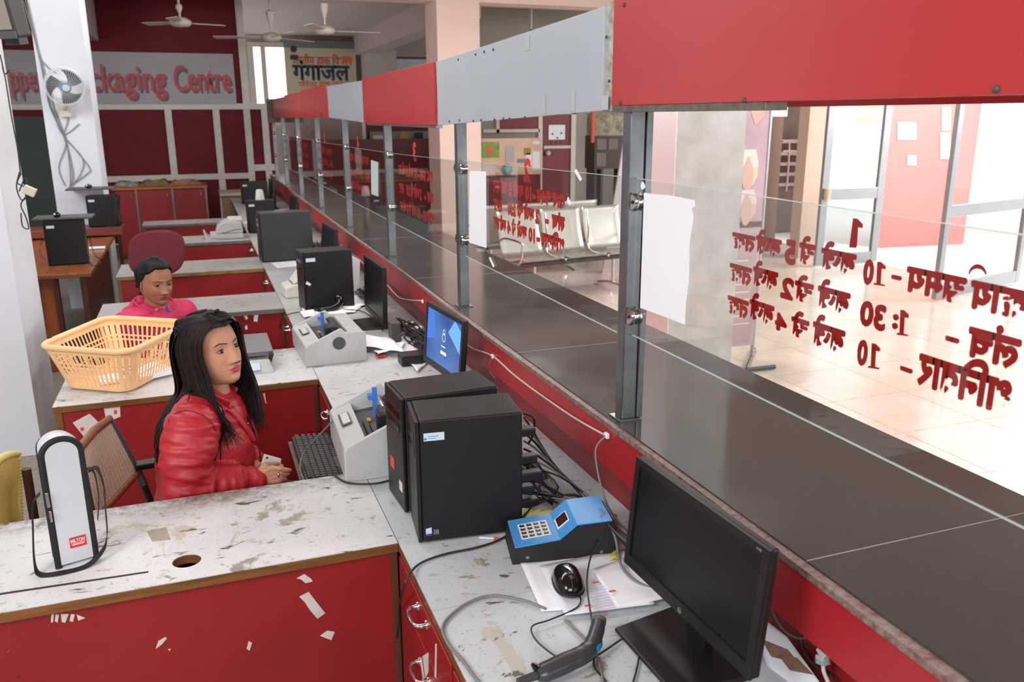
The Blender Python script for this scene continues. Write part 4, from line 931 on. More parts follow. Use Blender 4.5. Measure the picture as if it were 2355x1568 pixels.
# ---------------------------------------------------------------- corner television top left
tv = thing('television', 'old dark framed television hanging at the top left corner', 'television', (-.68, 3.9, 2.15))
TVm = Matrix.Translation(Yp(6, 42, 3.9)) @ Matrix.Scale(.74, 4) @ Matrix.Rotation(math.radians(-38), 4, 'Z') @ Matrix.Rotation(math.radians(10), 4, 'X')
mb = MB(); mb.T = TVm; mb.box((-.22, 0, -.10), (.065, .10, .30)); obj('case', mb, mat('tv_case', (52, 54, 56), .4), tv, bevel=.012, seg=3)
mb = MB(); mb.T = TVm; mb.box((-.19, -.004, -.055), (.045, .001, .28)); obj('screen', mb, mat('tv_screen', (150, 142, 130), .12), tv)
mb = MB(); mb.T = TVm; mb.box((-.22, -.008, -.10), (.065, .0, -.062)); obj('lower_trim', mb, mat('tv_trim', (84, 86, 88), .3), tv, bevel=.003)
mb = MB(); mb.T = TVm; mb.box((-.14, .1, -.14), (-.04, .16, .05)); obj('bracket', mb, M_DGREY, tv)
# ================================================================ DEVICES ON THE WORKTOP
def LM(loc, rz): return Matrix.Translation(Vector(loc)) @ Matrix.Rotation(rz, 4, 'Z')
def pc(loc, rz, lab, d=.29, wd=.172, h=.355, sticker=True, mt=None, logos=False):
    """tower: local x runs from front (staff side) to back, y across, origin at the near front bottom corner"""
    t = thing('computer_tower', lab, 'computer', loc, rz, 'black computer towers'); m = mt or M_PCBODY
    obj('case', MB().box((.012, 0, .006), (d, wd, h)), m, t, local=True, bevel=.006, seg=3)
    obj('front_bezel', MB().box((0, .002, .004), (.0115, wd-.002, h-.002)), M_BLACK, t, local=True, bevel=.003)
    obj('drive_slot', MB().box((-.0015, .03, h-.07), (.0, wd-.03, h-.05)).box((-.0015, .03, h-.11), (.0, wd-.03, h-.085)), M_BLACKG, t, local=True)
    obj('foot', MB().box((.02, .02, 0), (.04, wd-.02, .006)).box((d-.04, .02, 0), (d-.02, wd-.02, .006)), M_BLACK, t, local=True)
    obj('back_ports', MB().box((d, .03, .05), (d+.002, .08, h-.12)), M_STEEL, t, local=True)
    if sticker:
        s = obj('label', MB().box((.022, -.0006, h-.058), (.077, 0, h-.036)), M_STICKER, t, local=True)
        if logos: obj('label_print', MB().box((.034, -.001, h-.046), (.062, -.0006, h-.0445)).box((.034, -.001, h-.052), (.055, -.0006, h-.0505)).box((.0225, -.001, h-.055), (.030, -.0006, h-.049)), mat('label_blue', (70, 130, 180), .5), t, local=True)
    if logos:
        obj('badge', MB().prism([(.020, -.0008, .030), (.036, -.0008, .030), (.036, -.0008, .048), (.020, -.0008, .045)], (0, .0008, 0)), mat('badge_pale', (190, 206, 222), .4), t, local=True)
        obj('badge', MB().box((.020, -.0008, .024), (.036, 0, .029)), mat('badge_blue', (60, 70, 130), .4), t, local=True)
        obj('badge', MB().box((.041, -.0008, .026), (.055, 0, .040)), mat('badge_grey', (120, 122, 124), .4), t, local=True)
        obj('badge_mark', MB().box((.0435, -.0012, .0285), (.0525, -.0008, .0300)).box((.0435, -.0012, .036), (.0525, -.0008, .0375)).box((.0435, -.0012, .0285), (.045, -.0008, .0375)), M_BLACK, t, local=True)
    return t
p1t = pc((.471, 2.018, WZ), math.radians(-6.5), 'nearest black computer tower, with a pale blue label, beside the blue keypad device', logos=True)
p2t = pc((.478, 2.207, WZ), math.radians(3), 'black computer tower standing right behind the nearest one, red sticker low on its front', sticker=False, d=.295, wd=.18)
obj('red_sticker', MB().box((-.0012, .10, .10), (0, .14, .135)), M_REDINK, p2t, local=True)
obj('white_sticker', MB().box((-.0012, .02, .06), (0, .05, .09)), M_SCRAP, p2t, local=True)
p3t = pc((.531, 4.99, WZ), math.radians(6), 'black computer tower with a white label behind the second grey printer, webcam at its foot', sticker=True, d=.30, wd=.17, h=.355)
obj('tape_scrap', MB().prism([(.01, -.001, .17), (.035, -.001, .155), (.045, -.001, .165), (.02, -.001, .185)], (0, .001, 0)), M_PAPER, p3t, local=True)
p4t = pc((.423, 6.89, WZ), math.radians(3), 'big dark grey computer tower with a notch on its top, near the third station', sticker=False, d=.41, wd=.19, h=.39, mt=mat('dark_slate_case', (48, 51, 55), .4))
obj('top_handle', MB().box((.13, .06, .390), (.22, .14, .394)), M_STEEL, p4t, local=True)
pc((.433, 8.76, WZ), 0, 'black computer tower with a white cup on it, far down the worktop', d=.27, h=.32)
pc((.535, 11.8, WZ), 0, 'farthest black computer tower on the worktop, below the red partition', d=.34, h=.29)
q = Yp(598, 457, 8.86); cup = thing('white_cup', 'small white plastic cup shaped holder on a far computer tower', 'cup', (q.x, 8.86, 1.08))
obj('cup', MB().lathe([(.02, 0), (.045, 0), (.034, .09), (.024, .1), (.02, .098)], (q.x, 8.86, 1.08), 16), M_BEIGE, cup, smooth=50)
obj('dark_mark', MB().sphere((q.x, 8.826, 1.13), (.012, .004, .016), 8, 6), M_BLACK, cup)
def monitor(TL, TR, zt, zb, lab, scr=None, tilt=.012, foot=True, logo=False, footoff=(-.07, -.02)):
    TL = Vector((TL[0], TL[1], 0)); TR = Vector((TR[0], TR[1], 0)); W = (TR-TL).length; d = (TR-TL).normalized()
    n = Vector((d.y, -d.x, 0))     # towards the viewer of the screen
    if n.x > 0: n = -n
    base = (TL+TR)/2
    t = thing('monitor', lab, 'monitor', (base.x, base.y, WZ), 0, 'flat computer monitors')
    H = zt-zb
    def P(u, v, k=0): return TL + d*(u*W) + n*(k-tilt*2*v+tilt) + V(0, 0, zb+v*H)
    def slab(u0, u1, v0, v1, k0, k1): return MB().hexa([P(u0, v0, k0), P(u1, v0, k0), P(u1, v0, k1), P(u0, v0, k1)], [P(u0, v1, k0), P(u1, v1, k0), P(u1, v1, k1), P(u0, v1, k1)])
    bz = .018/W; bh = .018/H
    obj('back_shell', slab(0, 1, 0, 1, -.022, -.004), M_BLACK, t, bevel=.004)
    obj('back_bulge', slab(.2, .8, .15, .75, -.045, -.022), M_BLACK, t, bevel=.008)
    b = slab(0, 1, 0, bh*1.5, -.004, .003)
    for a in (slab(0, 1, 1-bh, 1, -.004, .003), slab(0, bz, bh*1.5, 1-bh, -.004, .003), slab(1-bz, 1, bh*1.5, 1-bh, -.004, .003)): b.add(a.v, a.f)
    obj('bezel', b, M_BLACK, t)
    s = obj('screen', slab(bz, 1-bz, bh*1.5, 1-bh, -.004, -.001), scr or M_SCREEN, t)
    nk = base - n*.03
    obj('neck', MB().hexa([nk-d*.035-n*.02+V(0, 0, WZ+.012), nk+d*.035-n*.02+V(0, 0, WZ+.012), nk+d*.035+V(0, 0, WZ+.012), nk-d*.035+V(0, 0, WZ+.012)], [nk-d*.03-n*.02+V(0, 0, zb+.12), nk+d*.03-n*.02+V(0, 0, zb+.12), nk+d*.03+V(0, 0, zb+.12), nk-d*.03+V(0, 0, zb+.12)]), M_BLACK, t)
    c = base + n*.018
    obj('stand_base', MB().hexa([c-d*.14-n*.085+V(0, 0, WZ), c+d*.14-n*.085+V(0, 0, WZ), c+d*.12+n*.085+V(0, 0, WZ), c-d*.12+n*.085+V(0, 0, WZ)], [c-d*.14-n*.085+V(0, 0, WZ+.014), c+d*.14-n*.085+V(0, 0, WZ+.014), c+d*.12+n*.085+V(0, 0, WZ+.010), c-d*.12+n*.085+V(0, 0, WZ+.010)]), M_BLACK, t, bevel=.006, seg=3)
    return t, P, d, n
mn, P, dm, nm = monitor((.884, 1.60), (.899, 1.125), 1.118, .853, 'nearest black monitor with a dark screen, facing the staff side')
lg = P(.5, .035, .0036)
up = (P(.5, 1, 0)-P(.5, 0, 0)).normalized()
def disc(c, r0, r1, X, Y, n=24):
    mb = MB(); vs = [c+X*math.cos(2*PI*k/n)*r1+Y*math.sin(2*PI*k/n)*r1 for k in range(n)]+[c+X*math.cos(2*PI*k/n)*r0+Y*math.sin(2*PI*k/n)*r0 for k in range(n)]
    return mb.add(vs, [(k, (k+1) % n, n+(k+1) % n, n+k) for k in range(n)])
M_LOGO = mat('logo_silver', (170, 174, 176), .3)
obj('logo_ring', disc(lg, .0058, .0066, dm, up), M_LOGO, mn)
text('logo_letters', 'hp', lg-dm*.0038-up*.0022, dm, up, .0085, M_LOGO, mn, depth=.0003)
text('model_print', 'V190', P(.925, .955, .0034), dm, up, .007, M_LOGO, mn, depth=.0002)
M_BLUES = bpy.data.materials.new('blue_login_screen'); M_BLUES.use_nodes = True
_b = M_BLUES.node_tree.nodes['Principled BSDF']; _b.inputs['Base Color'].default_value = (.01, .02, .04, 1); _b.inputs['Roughness'].default_value = .2
_n = NT(M_BLUES); _n.base((58, 112, 190)); _n.mix(_n.ramp(_n.noise(4, 2, .4, off=(1, 4, 2)), .42, .62), (44, 76, 160)); _n.nt.links.new(_n.col, _b.inputs['Emission Color']); _b.inputs['Emission Strength'].default_value = .85
mb_, P, dm, nm = monitor((.881, 3.50), (.921, 3.08), 1.1, .835, 'black monitor showing a blue login screen behind the two near towers', M_BLUES)
up = (P(.5, 1, 0)-P(.5, 0, 0)).normalized()
M_SW = mat('screen_white', (220, 228, 240), .5, emit=(220, 228, 240), emis=.7)
def poly_on(P, pts, k): return [P(u, v, k) for u, v in pts]
M_SL = mat('screen_light_blue', (90, 150, 215), .5, emit=(84, 144, 214), emis=.9)
obj('screen_facet', MB().prism(poly_on(P, [(.78, .93), (.95, .80), (.95, .45), (.62, .70)], -.0009), nm*.0002), M_SL, mb_)
obj('screen_facet', MB().prism(poly_on(P, [(.05, .95), (.22, .95), (.3, .5), (.05, .4)], -.0009), nm*.0002), mat('screen_mid_blue', (52, 98, 180), .5, emit=(52, 98, 180), emis=.85), mb_)
c = P(.52, .62, .0002)
obj('user_icon', disc(c+up*.012, .0095, .012, dm, up).add(*[(disc(c-up*.012, .015, .018, dm, up).v), (disc(c, .015, .018, dm, up).f)]), M_SW, mb_)
obj('password_box', MB().prism(poly_on(P, [(.45, .30), (.60, .30), (.60, .35), (.45, .35)], -.0006), nm*.0002), M_SW, mb_)
obj('user_name', MB().prism(poly_on(P, [(.46, .42), (.57, .42), (.57, .435), (.46, .435)], -.0006), nm*.0002), M_SW, mb_)
monitor((.853, 4.78), (.863, 4.31), 1.115, .80, 'black monitor with a dark screen beside the third computer tower', tilt=.004)
monitor((.854, 6.53), (.877, 6.05), 1.1, .86, 'small looking black monitor against the counter beyond the third one')
monitor((.86, 8.9), (.88, 8.5), 1.12, .85, 'black monitor partly hidden behind the dark slate tower')
monitor((.85, 11.3), (.87, 10.9), 1.12, .85, 'farthest black monitor near the end of the worktop')
# ---- passbook printers
def printer(loc, rz, lab, sx=.28, sy=.44, h=.155, cutaway=True):
    """local x: from front (staff side, low) to back (high); y: width"""
    t = thing('printer', lab, 'printer', loc, rz, 'grey passbook printers')
    prof = [(0, 0), (0, h*.55), (.012, h*.62), (sx*.55, h*1.0), (sx*.60, h*1.02), (sx*.66, h*.90), (sx*.97, h*.88), (sx, h*.8), (sx, 0)]
    for y in (0, sy-.012):
        obj('side_cover', MB().prism([(a, y, b) for a, b in prof], (0, .012, 0)), M_GREYPL, t, local=True, bevel=.004, seg=2)
    obj('front_cover', MB().hexa([(0, .01, 0), (.06, .01, 0), (.06, sy-.01, 0), (0, sy-.01, 0)], [(0.002, .01, h*.58), (.075, .01, h*.70), (.075, sy-.01, h*.70), (0.002, sy-.01, h*.58)]), M_GREYPL, t, local=True, bevel=.006, seg=3)
    obj('base', MB().box((.06, .012, 0), (sx, sy-.012, h*.34)), M_GREYPL, t, local=True)
    obj('inner_deck', MB().hexa([(.075, .013, .02), (sx*.72, .013, .02), (sx*.72, sy-.013, .02), (.075, sy-.013, .02)], [(.075, .013, h*.52), (sx*.72, .013, h*.62), (sx*.72, sy-.013, h*.62), (.075, sy-.013, h*.52)]), M_DGREY, t, local=True)
    obj('rear_cover', MB().box((sx*.74, .012, h*.2), (sx-.004, sy-.012, h*.84)), M_GREYPL, t, local=True, bevel=.005)
    obj('carriage_rod', MB().cyl((sx*.55, .013, h*.78), (sx*.55, sy-.013, h*.78), .006), M_CHROME, t, local=True, smooth=40)
    obj('roller', MB().cyl((sx*.66, .02, h*.72), (sx*.66, sy-.02, h*.72), .017), mat('rubber_roller', (40, 42, 44), .5), t, local=True, smooth=40)
    hd = obj('print_head', MB().box((sx*.42, sy*.28, h*.5), (sx*.62, sy*.42, h*.9)), M_BLACK, t, local=True, bevel=.004)
    hp_ = MB()
    for k in range(6): hp_.box((sx*.43, sy*.285+k*.0095, h*.9), (sx*.56, sy*.285+k*.0095+.004, h*.97))
    obj('heat_sink', hp_, M_STEEL, hd, local=True)
    obj('blue_lever', MB().box((sx*.45, sy*.70, h*.55), (sx*.50, sy*.73, h*1.12)).box((sx*.40, sy*.69, h*.9), (sx*.50, sy*.76, h*.99)), mat('blue_lever', (64, 116, 200), .4), t, local=True)
    obj('orange_tab', MB().box((sx*.36, sy*.60, h*.57), (sx*.40, sy*.65, h*.60)), mat('orange_tab', (206, 150, 50), .5), t, local=True)
    rb = MB().box((sx*.30, .06, h*.52), (sx*.32, sy*.6, h*.60)).box((sx*.36, .08, h*.54), (sx*.365, sy*.5, h*.61))
    obj('guide_rib', rb, M_BLACK, t, local=True)
    kp = obj('button_panel', MB().hexa([(.018, sy*.46, h*.635), (.052, sy*.46, h*.685), (.052, sy*.74, h*.685), (.018, sy*.74, h*.635)], [(.018, sy*.46, h*.650), (.052, sy*.46, h*.700), (.052, sy*.74, h*.700), (.018, sy*.74, h*.650)]), M_DGREY, t, local=True)
    for k in range(4):
        y = sy*.48+k*sy*.062
        obj('button', MB().hexa([(.024, y, h*.655), (.048, y, h*.69), (.048, y+sy*.045, h*.69), (.024, y+sy*.045, h*.655)], [(.024, y, h*.675), (.048, y, h*.712), (.048, y+sy*.045, h*.712), (.024, y+sy*.045, h*.675)]), M_BEIGE, kp, local=True)
    obj('knob', MB().lathe([(.001, -.008), (.026, -.008), (.030, -.002), (.030, 0), (.001, 0)], (sx*.55, 0, h*.60), 24, 'y'), M_DGREY, t, local=True, smooth=40) if cutaway else None
    return t
pr1 = printer((.352, 2.49, WZ), math.radians(-2), 'grey passbook printer with open top and blue lever beside the second tower', sx=.31, sy=.40, h=.19, cutaway=False)
pr2 = printer((.394, 3.83, WZ), math.radians(2), 'grey passbook printer with a round dark knob on its side, on the second station', sx=.285, sy=.42, h=.165)
# ---- keyboard
def keyboard(loc, rz, lab, tilt=0):
    t = thing('keyboard', lab, 'keyboard', loc, rz)
    obj('body', MB().hexa([(0, 0, 0), (.44, 0, 0), (.44, .15, 0), (0, .15, 0)], [(0, 0, .014), (.44, 0, .014), (.44, .15, .024), (0, .15, .024)]), M_BLACK, t, local=True, bevel=.003)
    key = None; mk = mat('key_black', (38, 39, 41), .35)
    for r in range(6):
        y = .012+r*.0215+(.004 if r == 5 else 0)
        for c in range(21):
            x = .010+c*.0203+(.006 if c > 14 else 0)+(.004 if c > 17 else 0)
            if r == 0 and 4 <= c <= 8 and c != 4: continue
            wk = .0175 if not (r == 0 and c == 4) else .0175*5.6
            z = .014+.0105*(y/.15)
            if r == 0 and c == 4:
                obj('space_key', MB().box((x, y, z), (x+wk, y+.017, z+.006)), mk, t, local=True, bevel=.0015); continue
            if key is None: key = obj('key', MB().hexa([(0, 0, 0), (.0175, 0, 0), (.0175, .0175, 0), (0, .0175, 0)], [(.002, .002, .0065), (.0155, .002, .0065), (.0155, .0155, .0065), (.002, .0155, .0065)]), mk, t, local=True); k = key
            else: k = key.copy(); COL.objects.link(k)
            k.location = (x, y, z)
    return t
keyboard((.405, 2.77, .642), math.radians(90), 'black keyboard on the shelf beside the woman in the red jacket')
# ---- blue keypad device
dv = thing('keypad_terminal', 'blue and black keypad terminal with a small dark red display', 'terminal', (.67, 1.83, WZ), math.atan2(1.78-1.83, .9-.67))
L_, W_ = .275, .145
pf = [(0, 0), (.0, .050), (.125, .060), (.165, .098), (.262, .105), (L_, .0)]
pf = [(0, 0), (.008, .048), (.125, .062), (.170, .100), (.262, .106), (L_, .090), (L_, 0)]
obj('housing', MB().prism([(x, 0, z) for x, z in pf], (0, W_, 0)), mat('textured_black', (28, 28, 29), .6, bump=.2, bscale=200), dv, local=True, bevel=.002)
M_BLU = mat('sky_blue_cover', (70, 148, 214), .45, bump=.1, bscale=120)
tp = pf[1:6]; mb = MB()
for i in range(len(tp)-2):
    (x0, z0), (x1, z1) = tp[i], tp[i+1]
    mb.hexa([(x0, -.0015, z0), (x1, -.0015, z1), (x1, W_+.0015, z1), (x0, W_+.0015, z0)], [(x0, -.0015, z0+.003), (x1, -.0015, z1+.003), (x1, W_+.0015, z1+.003), (x0, W_+.0015, z0+.003)])
obj('cover', mb, M_BLU, dv, local=True)
def dz(x): return .048+.014*(x-.008)/.117+.0032
kp = obj('keypad', MB().hexa([(.030, .030, dz(.03)), (.108, .030, dz(.108)), (.108, .112, dz(.108)), (.030, .112, dz(.03))], [(.030, .030, dz(.03)+.0012), (.108, .030, dz(.108)+.0012), (.108, .112, dz(.108)+.0012), (.030, .112, dz(.03)+.0012)]), mat('keypad_white', (222, 224, 226), .5), dv, local=True)
for r in range(4):
    for c in range(4):
        x = .034+c*.0188; y = .035+r*.0195
        obj('key', MB().box((x, y, dz(x)+.0012), (x+.0135, y+.011, dz(x)+.0035)), M_BLACK, kp, local=True, bevel=.0012)
        text('digit', ['C', '0', 'E', 'F', '7', '8', '9', 'D', '4', '5', '6', 'B', '1', '2', '3', 'A'][r*4+c], (0, 0, 0), (1, 0, 0), (0, 1, 0), .007, M_PAPER, kp, local=True).location = (x+.004, y+.003, dz(x)+.0037)
sl = (.100-.062)/.045
def onsl(x, y, k=0): return (x, y, .062+sl*(x-.125)+.0032+k)
obj('display_frame', MB().hexa([onsl(.128, .045), onsl(.158, .045), onsl(.158, .098), onsl(.128, .098)], [onsl(.128, .045, .002), onsl(.158, .045, .002), onsl(.158, .098, .002), onsl(.128, .098, .002)]), M_PAPER, dv, local=True)
obj('display', MB().hexa([onsl(.1305, .049, .002), onsl(.1555, .049, .002), onsl(.1555, .094, .002), onsl(.1305, .094, .002)], [onsl(.1305, .049, .003), onsl(.1555, .049, .003), onsl(.1555, .094, .003), onsl(.1305, .094, .003)]), mat('dark_red_display', (66, 26, 30), .15), dv, local=True)
obj('screw', MB().lathe([(.001, -.003), (.005, -.003), (.005, 0), (.001, 0)], (.04, 0, .02), 10, 'y').lathe([(.001, -.003), (.005, -.003), (.005, 0), (.001, 0)], (.235, 0, .02), 10, 'y'), M_STEEL, dv, local=True)
# yellow packet under the terminal
def yel(u, v):
    p = Zp(1180, 1262, WZ).lerp(Zp(1424, 1302, WZ), u).lerp(Zp(1206, 1182, WZ).lerp(Zp(1418, 1196, WZ), u), v); return V(p.x, p.y, WZ+.006+.010*noise.noise(V(u*9, v*9, 0))*(2 if u > .85 or v > .8 else .3)+(.012 if u > .9 or v > .85 else 0))
yp = obj('plastic_packet', MB().sheet(yel, 20, 10), mat('yellow_plastic', (202, 196, 84), .35, rgb2=(172, 160, 60), vscale=30), solid=.001, smooth=60); tag(yp, 'crumpled yellow plastic packet under the blue keypad terminal', 'packet')
yp.location.z = .0
# pen
pn = thing('pen', 'clear ballpoint pen with a red cap at the foot of the nearest tower', 'pen', tuple(Zp(1120, 1238, WZ)))
a = Zp(1102, 1236, WZ+.005); b = Zp(1136, 1238, WZ+.005)
obj('barrel', MB().tube([a, b], .0036, 8), mat('clear_barrel', (206, 214, 218), .2), pn, smooth=60); obj('cap', MB().tube([b, b+(b-a).normalized()*.012], .0042, 8), M_REDINK, pn, smooth=60)
# ---- paper sheets near
def sheetobj(name, corners, z, m, lab, cat='paper', group=None, bumpy=.003, n=12, seed=0, curl=0):
    A, B, C, D = corners
    def f(u, v):
        p = A.lerp(B, u).lerp(D.lerp(C, u), v); e = abs(u-.5)*2; g = abs(v-.5)*2
        return V(p.x, p.y, z+.001+bumpy*(1+noise.noise(V(p.x*14+seed, p.y*14, seed)))+curl*max(e**4, g**4))
    o = obj(name, MB().sheet(f, n, n), m, smooth=60, solid=.0006); return tag(o, lab, cat, group)
q = lambda pts, z=WZ: [Zp(px, py, z) for px, py in pts]
sheetobj('paper_sheet', q([(1196, 1296), (1245, 1408), (1440, 1395), (1400, 1272)]), WZ, M_PAPER, 'white paper sheet left under the black mouse', seed=1)
sheetobj('paper_sheet', q([(1240, 1310), (1300, 1425), (1505, 1400), (1440, 1270)]), WZ+.004, M_PAPERT, 'printed white form with small red marks, under the black mouse', seed=2, curl=.004)
sheetobj('paper_sheet', q([(1360, 1320), (1420, 1410), (1540, 1385), (1470, 1280)]), WZ+.009, M_PAPER, 'white paper sheet slipped under the nearest monitor', seed=4)
rm = MB()
for px, py in ((1370, 1337), (1408, 1357), (1352, 1390), (1390, 1412)):
    c = Zp(px, py, WZ+.022); rm.box((c.x-.008, c.y-.003, WZ+.0195), (c.x+.008, c.y+.003, WZ+.0200))
o = obj('stamp_mark', rm, M_REDINK); tag(o, 'small red postage marks printed on the form beside the mouse', 'marks', kind='stuff')
tx = MB()
for k in range(9):
    c = Zp(1368+k*3, 1352+k*6, WZ+.02); tx.box((c.x-.030+.004*(k % 3), c.y-.0007, WZ+.0187), (c.x+.028, c.y+.0007, WZ+.0190))
o = obj('print_lines', tx, mat('faint_violet_print', (168, 164, 196), .8)); tag(o, 'faint violet printed lines on the form beside the mouse', 'print', kind='stuff')
# ---- mouse
ms = thing('mouse', 'glossy black computer mouse lying on the white papers', 'mouse', (.755, 1.665, WZ+.02))
def ell(cx, cy, z0, ax, ay, az, rz, zmin=0):
    mb = MB(); R = Matrix.Rotation(rz, 4, 'Z'); mb.T = Matrix.Translation((cx, cy, z0)) @ R; n, m = 28, 10; vs = []
    for i in range(m+1):
        t = PI/2*i/m
        for k in range(n):
            a = 2*PI*k/n; c_, s_ = math.cos(a), math.sin(a)
            e = lambda v, p: math.copysign(abs(v)**p, v)
            vs.append(V(ax*e(c_, .8)*math.sin(t)**.75, ay*e(s_, .8)*math.sin(t)**.75, az*math.cos(t)))
    fs = [(i*n+k, i*n+(k+1) % n, (i+1)*n+(k+1) % n, (i+1)*n+k) for i in range(m) for k in range(n)]; fs.append(tuple(m*n+k for k in range(n)))
    mb.add(vs, fs); mb.T = None; return mb
rzm = math.radians(78)
obj('shell', ell(.757, 1.672, WZ+.019, .062, .036, .038, rzm), M_BLACKG, ms, smooth=180)
obj('base', ell(.757, 1.672, WZ+.017, .064, .038, .013, rzm), M_BLACK, ms, smooth=180)
u_ = V(math.cos(rzm), math.sin(rzm), 0)
cm = V(.757, 1.672, WZ+.019)
obj('wheel', MB().cyl(cm-u_*.030+V(-.004, 0, .028), cm-u_*.030+V(.004, 0, .028), .009, n=14), M_DGREY, ms, smooth=40)
obj('button_seam', MB().tube([cm-u_*.018+V(0, 0, .0368), cm-u_*.038+V(0, 0, .0335), cm-u_*.056+V(0, 0, .020)], .0008, 6), M_DGREY, ms)
obj('logo_ring', disc(cm+u_*.018+V(0, 0, .0377), .0046, .0056, V(1, 0, 0), V(0, 1, 0)), M_LOGO, ms)
text('logo_letters', 'hp', cm+u_*.016+V(-.003, 0, .0382), (1, 0, 0), (0, 1, 0), .006, M_LOGO, ms, depth=.0002)
# ---- barcode scanner
sc = thing('barcode_scanner', 'dark grey handheld barcode scanner with a blue trigger, lying on the front worktop', 'scanner', (.66, 1.42, WZ))
zz = WZ+.032
A = [Zp(1376, 1432, zz+.012), Zp(1371, 1455, zz+.008), Zp(1360, 1485, zz), Zp(1340, 1505, zz-.002), Zp(1305, 1522, zz-.004), Zp(1265, 1540, zz-.006), Zp(1236, 1552, zz-.008)]
obj('body', MB().tube(smoothpts(A, 5), [.0165]*4+[.017]*4+[.0185]*4+[.021]*4+[.0225]*4+[.0235]*4+[.0225]*4+[.0195, .0175, .016], 16, flat=.8), mat('scanner_grey', (58, 60, 64), .28), sc, smooth=70)
hd = (A[0]-A[1]).normalized()
obj('head_cap', MB().tube([A[0], A[0]+hd*.012], [.0172, .0165], 16, flat=.8), mat('scanner_head', (92, 90, 84), .6), sc, smooth=60)
obj('trigger', MB().tube(smoothpts([Zp(1380, 1470, zz), Zp(1376, 1486, zz), Zp(1366, 1500, zz)], 4), [.004, .006, .007, .008, .008, .008, .007, .006, .004], 10), mat('trigger_blue', (40, 120, 180), .35), sc, smooth=60)
obj('strain_relief', MB().tube([A[-1], A[-1].lerp(Zp(1190, 1568, zz-.008), 1)], [.0085, .0065], 10), M_DGREY, sc, smooth=60)
rb = MB()
for k in range(9):
    c = A[-1].lerp(Zp(1190, 1568, zz-.008), (k+.5)/9); dr = (Zp(1190, 1568, zz-.008)-A[-1]).normalized(); rb.tube([c-dr*.0012, c+dr*.0012], .0095-.0002*k, 10)
obj('relief_rings', rb, mat('scanner_grey', (58, 60, 64), .28), sc, smooth=40)
obj('hook', MB().tube([A[-1]+V(.004, .006, .008), A[-1]+V(-.004, .020, .014)], [.011, .004], 8), M_BLACKG, sc, smooth=50)
# ---- cables on the near worktop
zc = WZ+.006
def zc_(pts, z=zc): return [Zp(px, py, z) for px, py in pts]
cable('cable', zc_([(1200, 1195), (1160, 1235), (1100, 1258), (1020, 1275), (960, 1300), (930, 1345)])+[Xp(918, 1400, .408), Xp(915, 1450, .406), Xp(898, 1520, .404), Xp(893, 1590, .402)], .0030, M_CABLE, 'black cable running from behind the nearest tower over the worktop edge')
cable('cable', zc_([(1255, 1400), (1200, 1380), (1130, 1370), (1070, 1390), (1020, 1435), (1030, 1480), (1065, 1520), (1090, 1555), (1120, 1590)]), .0036, M_CABLEG, 'thick grey cable looping over the front of the worktop')
cable('cable', zc_([(1326, 1360), (1336, 1380), (1322, 1400), (1265, 1425), (1224, 1440), (1230, 1468), (1262, 1498), (1290, 1515)], WZ+.012), .0019, M_CABLE, 'thin black mouse cable curling down to the scanner')
cable('cable', [Zp(1390, 1218, WZ+.06), Zp(1365, 1260, WZ+.05), Zp(1350, 1330, WZ+.03), Zp(1360, 1420, WZ+.03), Zp(1372, 1480, WZ+.02), Zp(1366, 1530, WZ+.01), Zp(1395, 1568, WZ+.006), Zp(1410, 1600, WZ+.006)], .0022, M_CABLE, 'thin black cable hanging from the terminal past the mouse')
cable('cable', zc_([(1355, 1520), (1400, 1490), (1440, 1465), (1466, 1475), (1468, 1520), (1450, 1590)]), .0022, M_CABLE, 'thin black cable forming an arch in front of the monitor base')
cable('cable', zc_([(1300, 1425), (1340, 1465), (1370, 1500), (1385, 1560), (1390, 1600)]), .0034, M_CABLEG, 'grey scanner cable passing under the scanner body')
cable('cable', [Zp(765, 968, WZ+.10), Zp(735, 1000, WZ+.03), Zp(700, 1040, .70), Zp(690, 1075, .68), Zp(700, 1105, .74)], .003, M_CABLEG, 'grey cable hanging in a loop beside the near printer')
cable('cable', zc_([(768, 1092), (800, 1110), (860, 1112), (905, 1102)], WZ+.005), .0032, M_CABLE, 'dark cable along the foot of the near printer')
cable('cable', zc_([(845, 935), (850, 918), (868, 912), (890, 908)], WZ+.02), .002, M_CABLE, 'thin black wire arching behind the near printer')
# bundle behind the towers
random.seed(3)
def bund(i, col, r, lab):
    z0 = WZ+.03+.02*(i % 5)
    s = [Zp(1205, 960+i*18, WZ+.22-.02*i), Zp(1222+4*i, 985+i*16, WZ+.15-.012*i), Zp(1268+5*i, 1060+7*i, WZ+.05), Zp(1330+6*i, 1130+4*i, WZ+.03), Zp(1385+5*i, 1190+6*i, z0), Zp(1432+6*i, 1225+10*i, z0), Zp(1475, 1262+9*i, z0)]
    cable('cable', s, r, col, lab, group='cable bundle along the red wall')
labs = ['topmost thick black cable of the bundle falling from the nearest tower', 'grey cable just under the topmost black one in the bundle', 'second thick black cable of the bundle along the red wall', 'teal grey cable in the middle of the bundle behind the terminal', 'black cable right below the teal grey one in the bundle', 'lower grey cable of the bundle, near the blue terminal', 'lowest thin black cable of the bundle, touching the worktop']
for i, (c, r) in enumerate(((M_CABLE, .0038), (M_CABLEG, .0032), (M_CABLE, .0036), (mat('teal_grey_cable', (96, 116, 120), .5), .0034), (M_CABLE, .0034), (M_CABLEG, .003), (M_CABLE, .003))): bund(i, c, r, labs[i])
cable('cable', [Zp(1205, 950, WZ+.27), Zp(1228, 962, WZ+.26), Zp(1225, 1000, WZ+.2), Zp(1215, 1020, WZ+.16)], .0035, M_CABLE, 'short black cable bending out of the top back of the nearest tower')
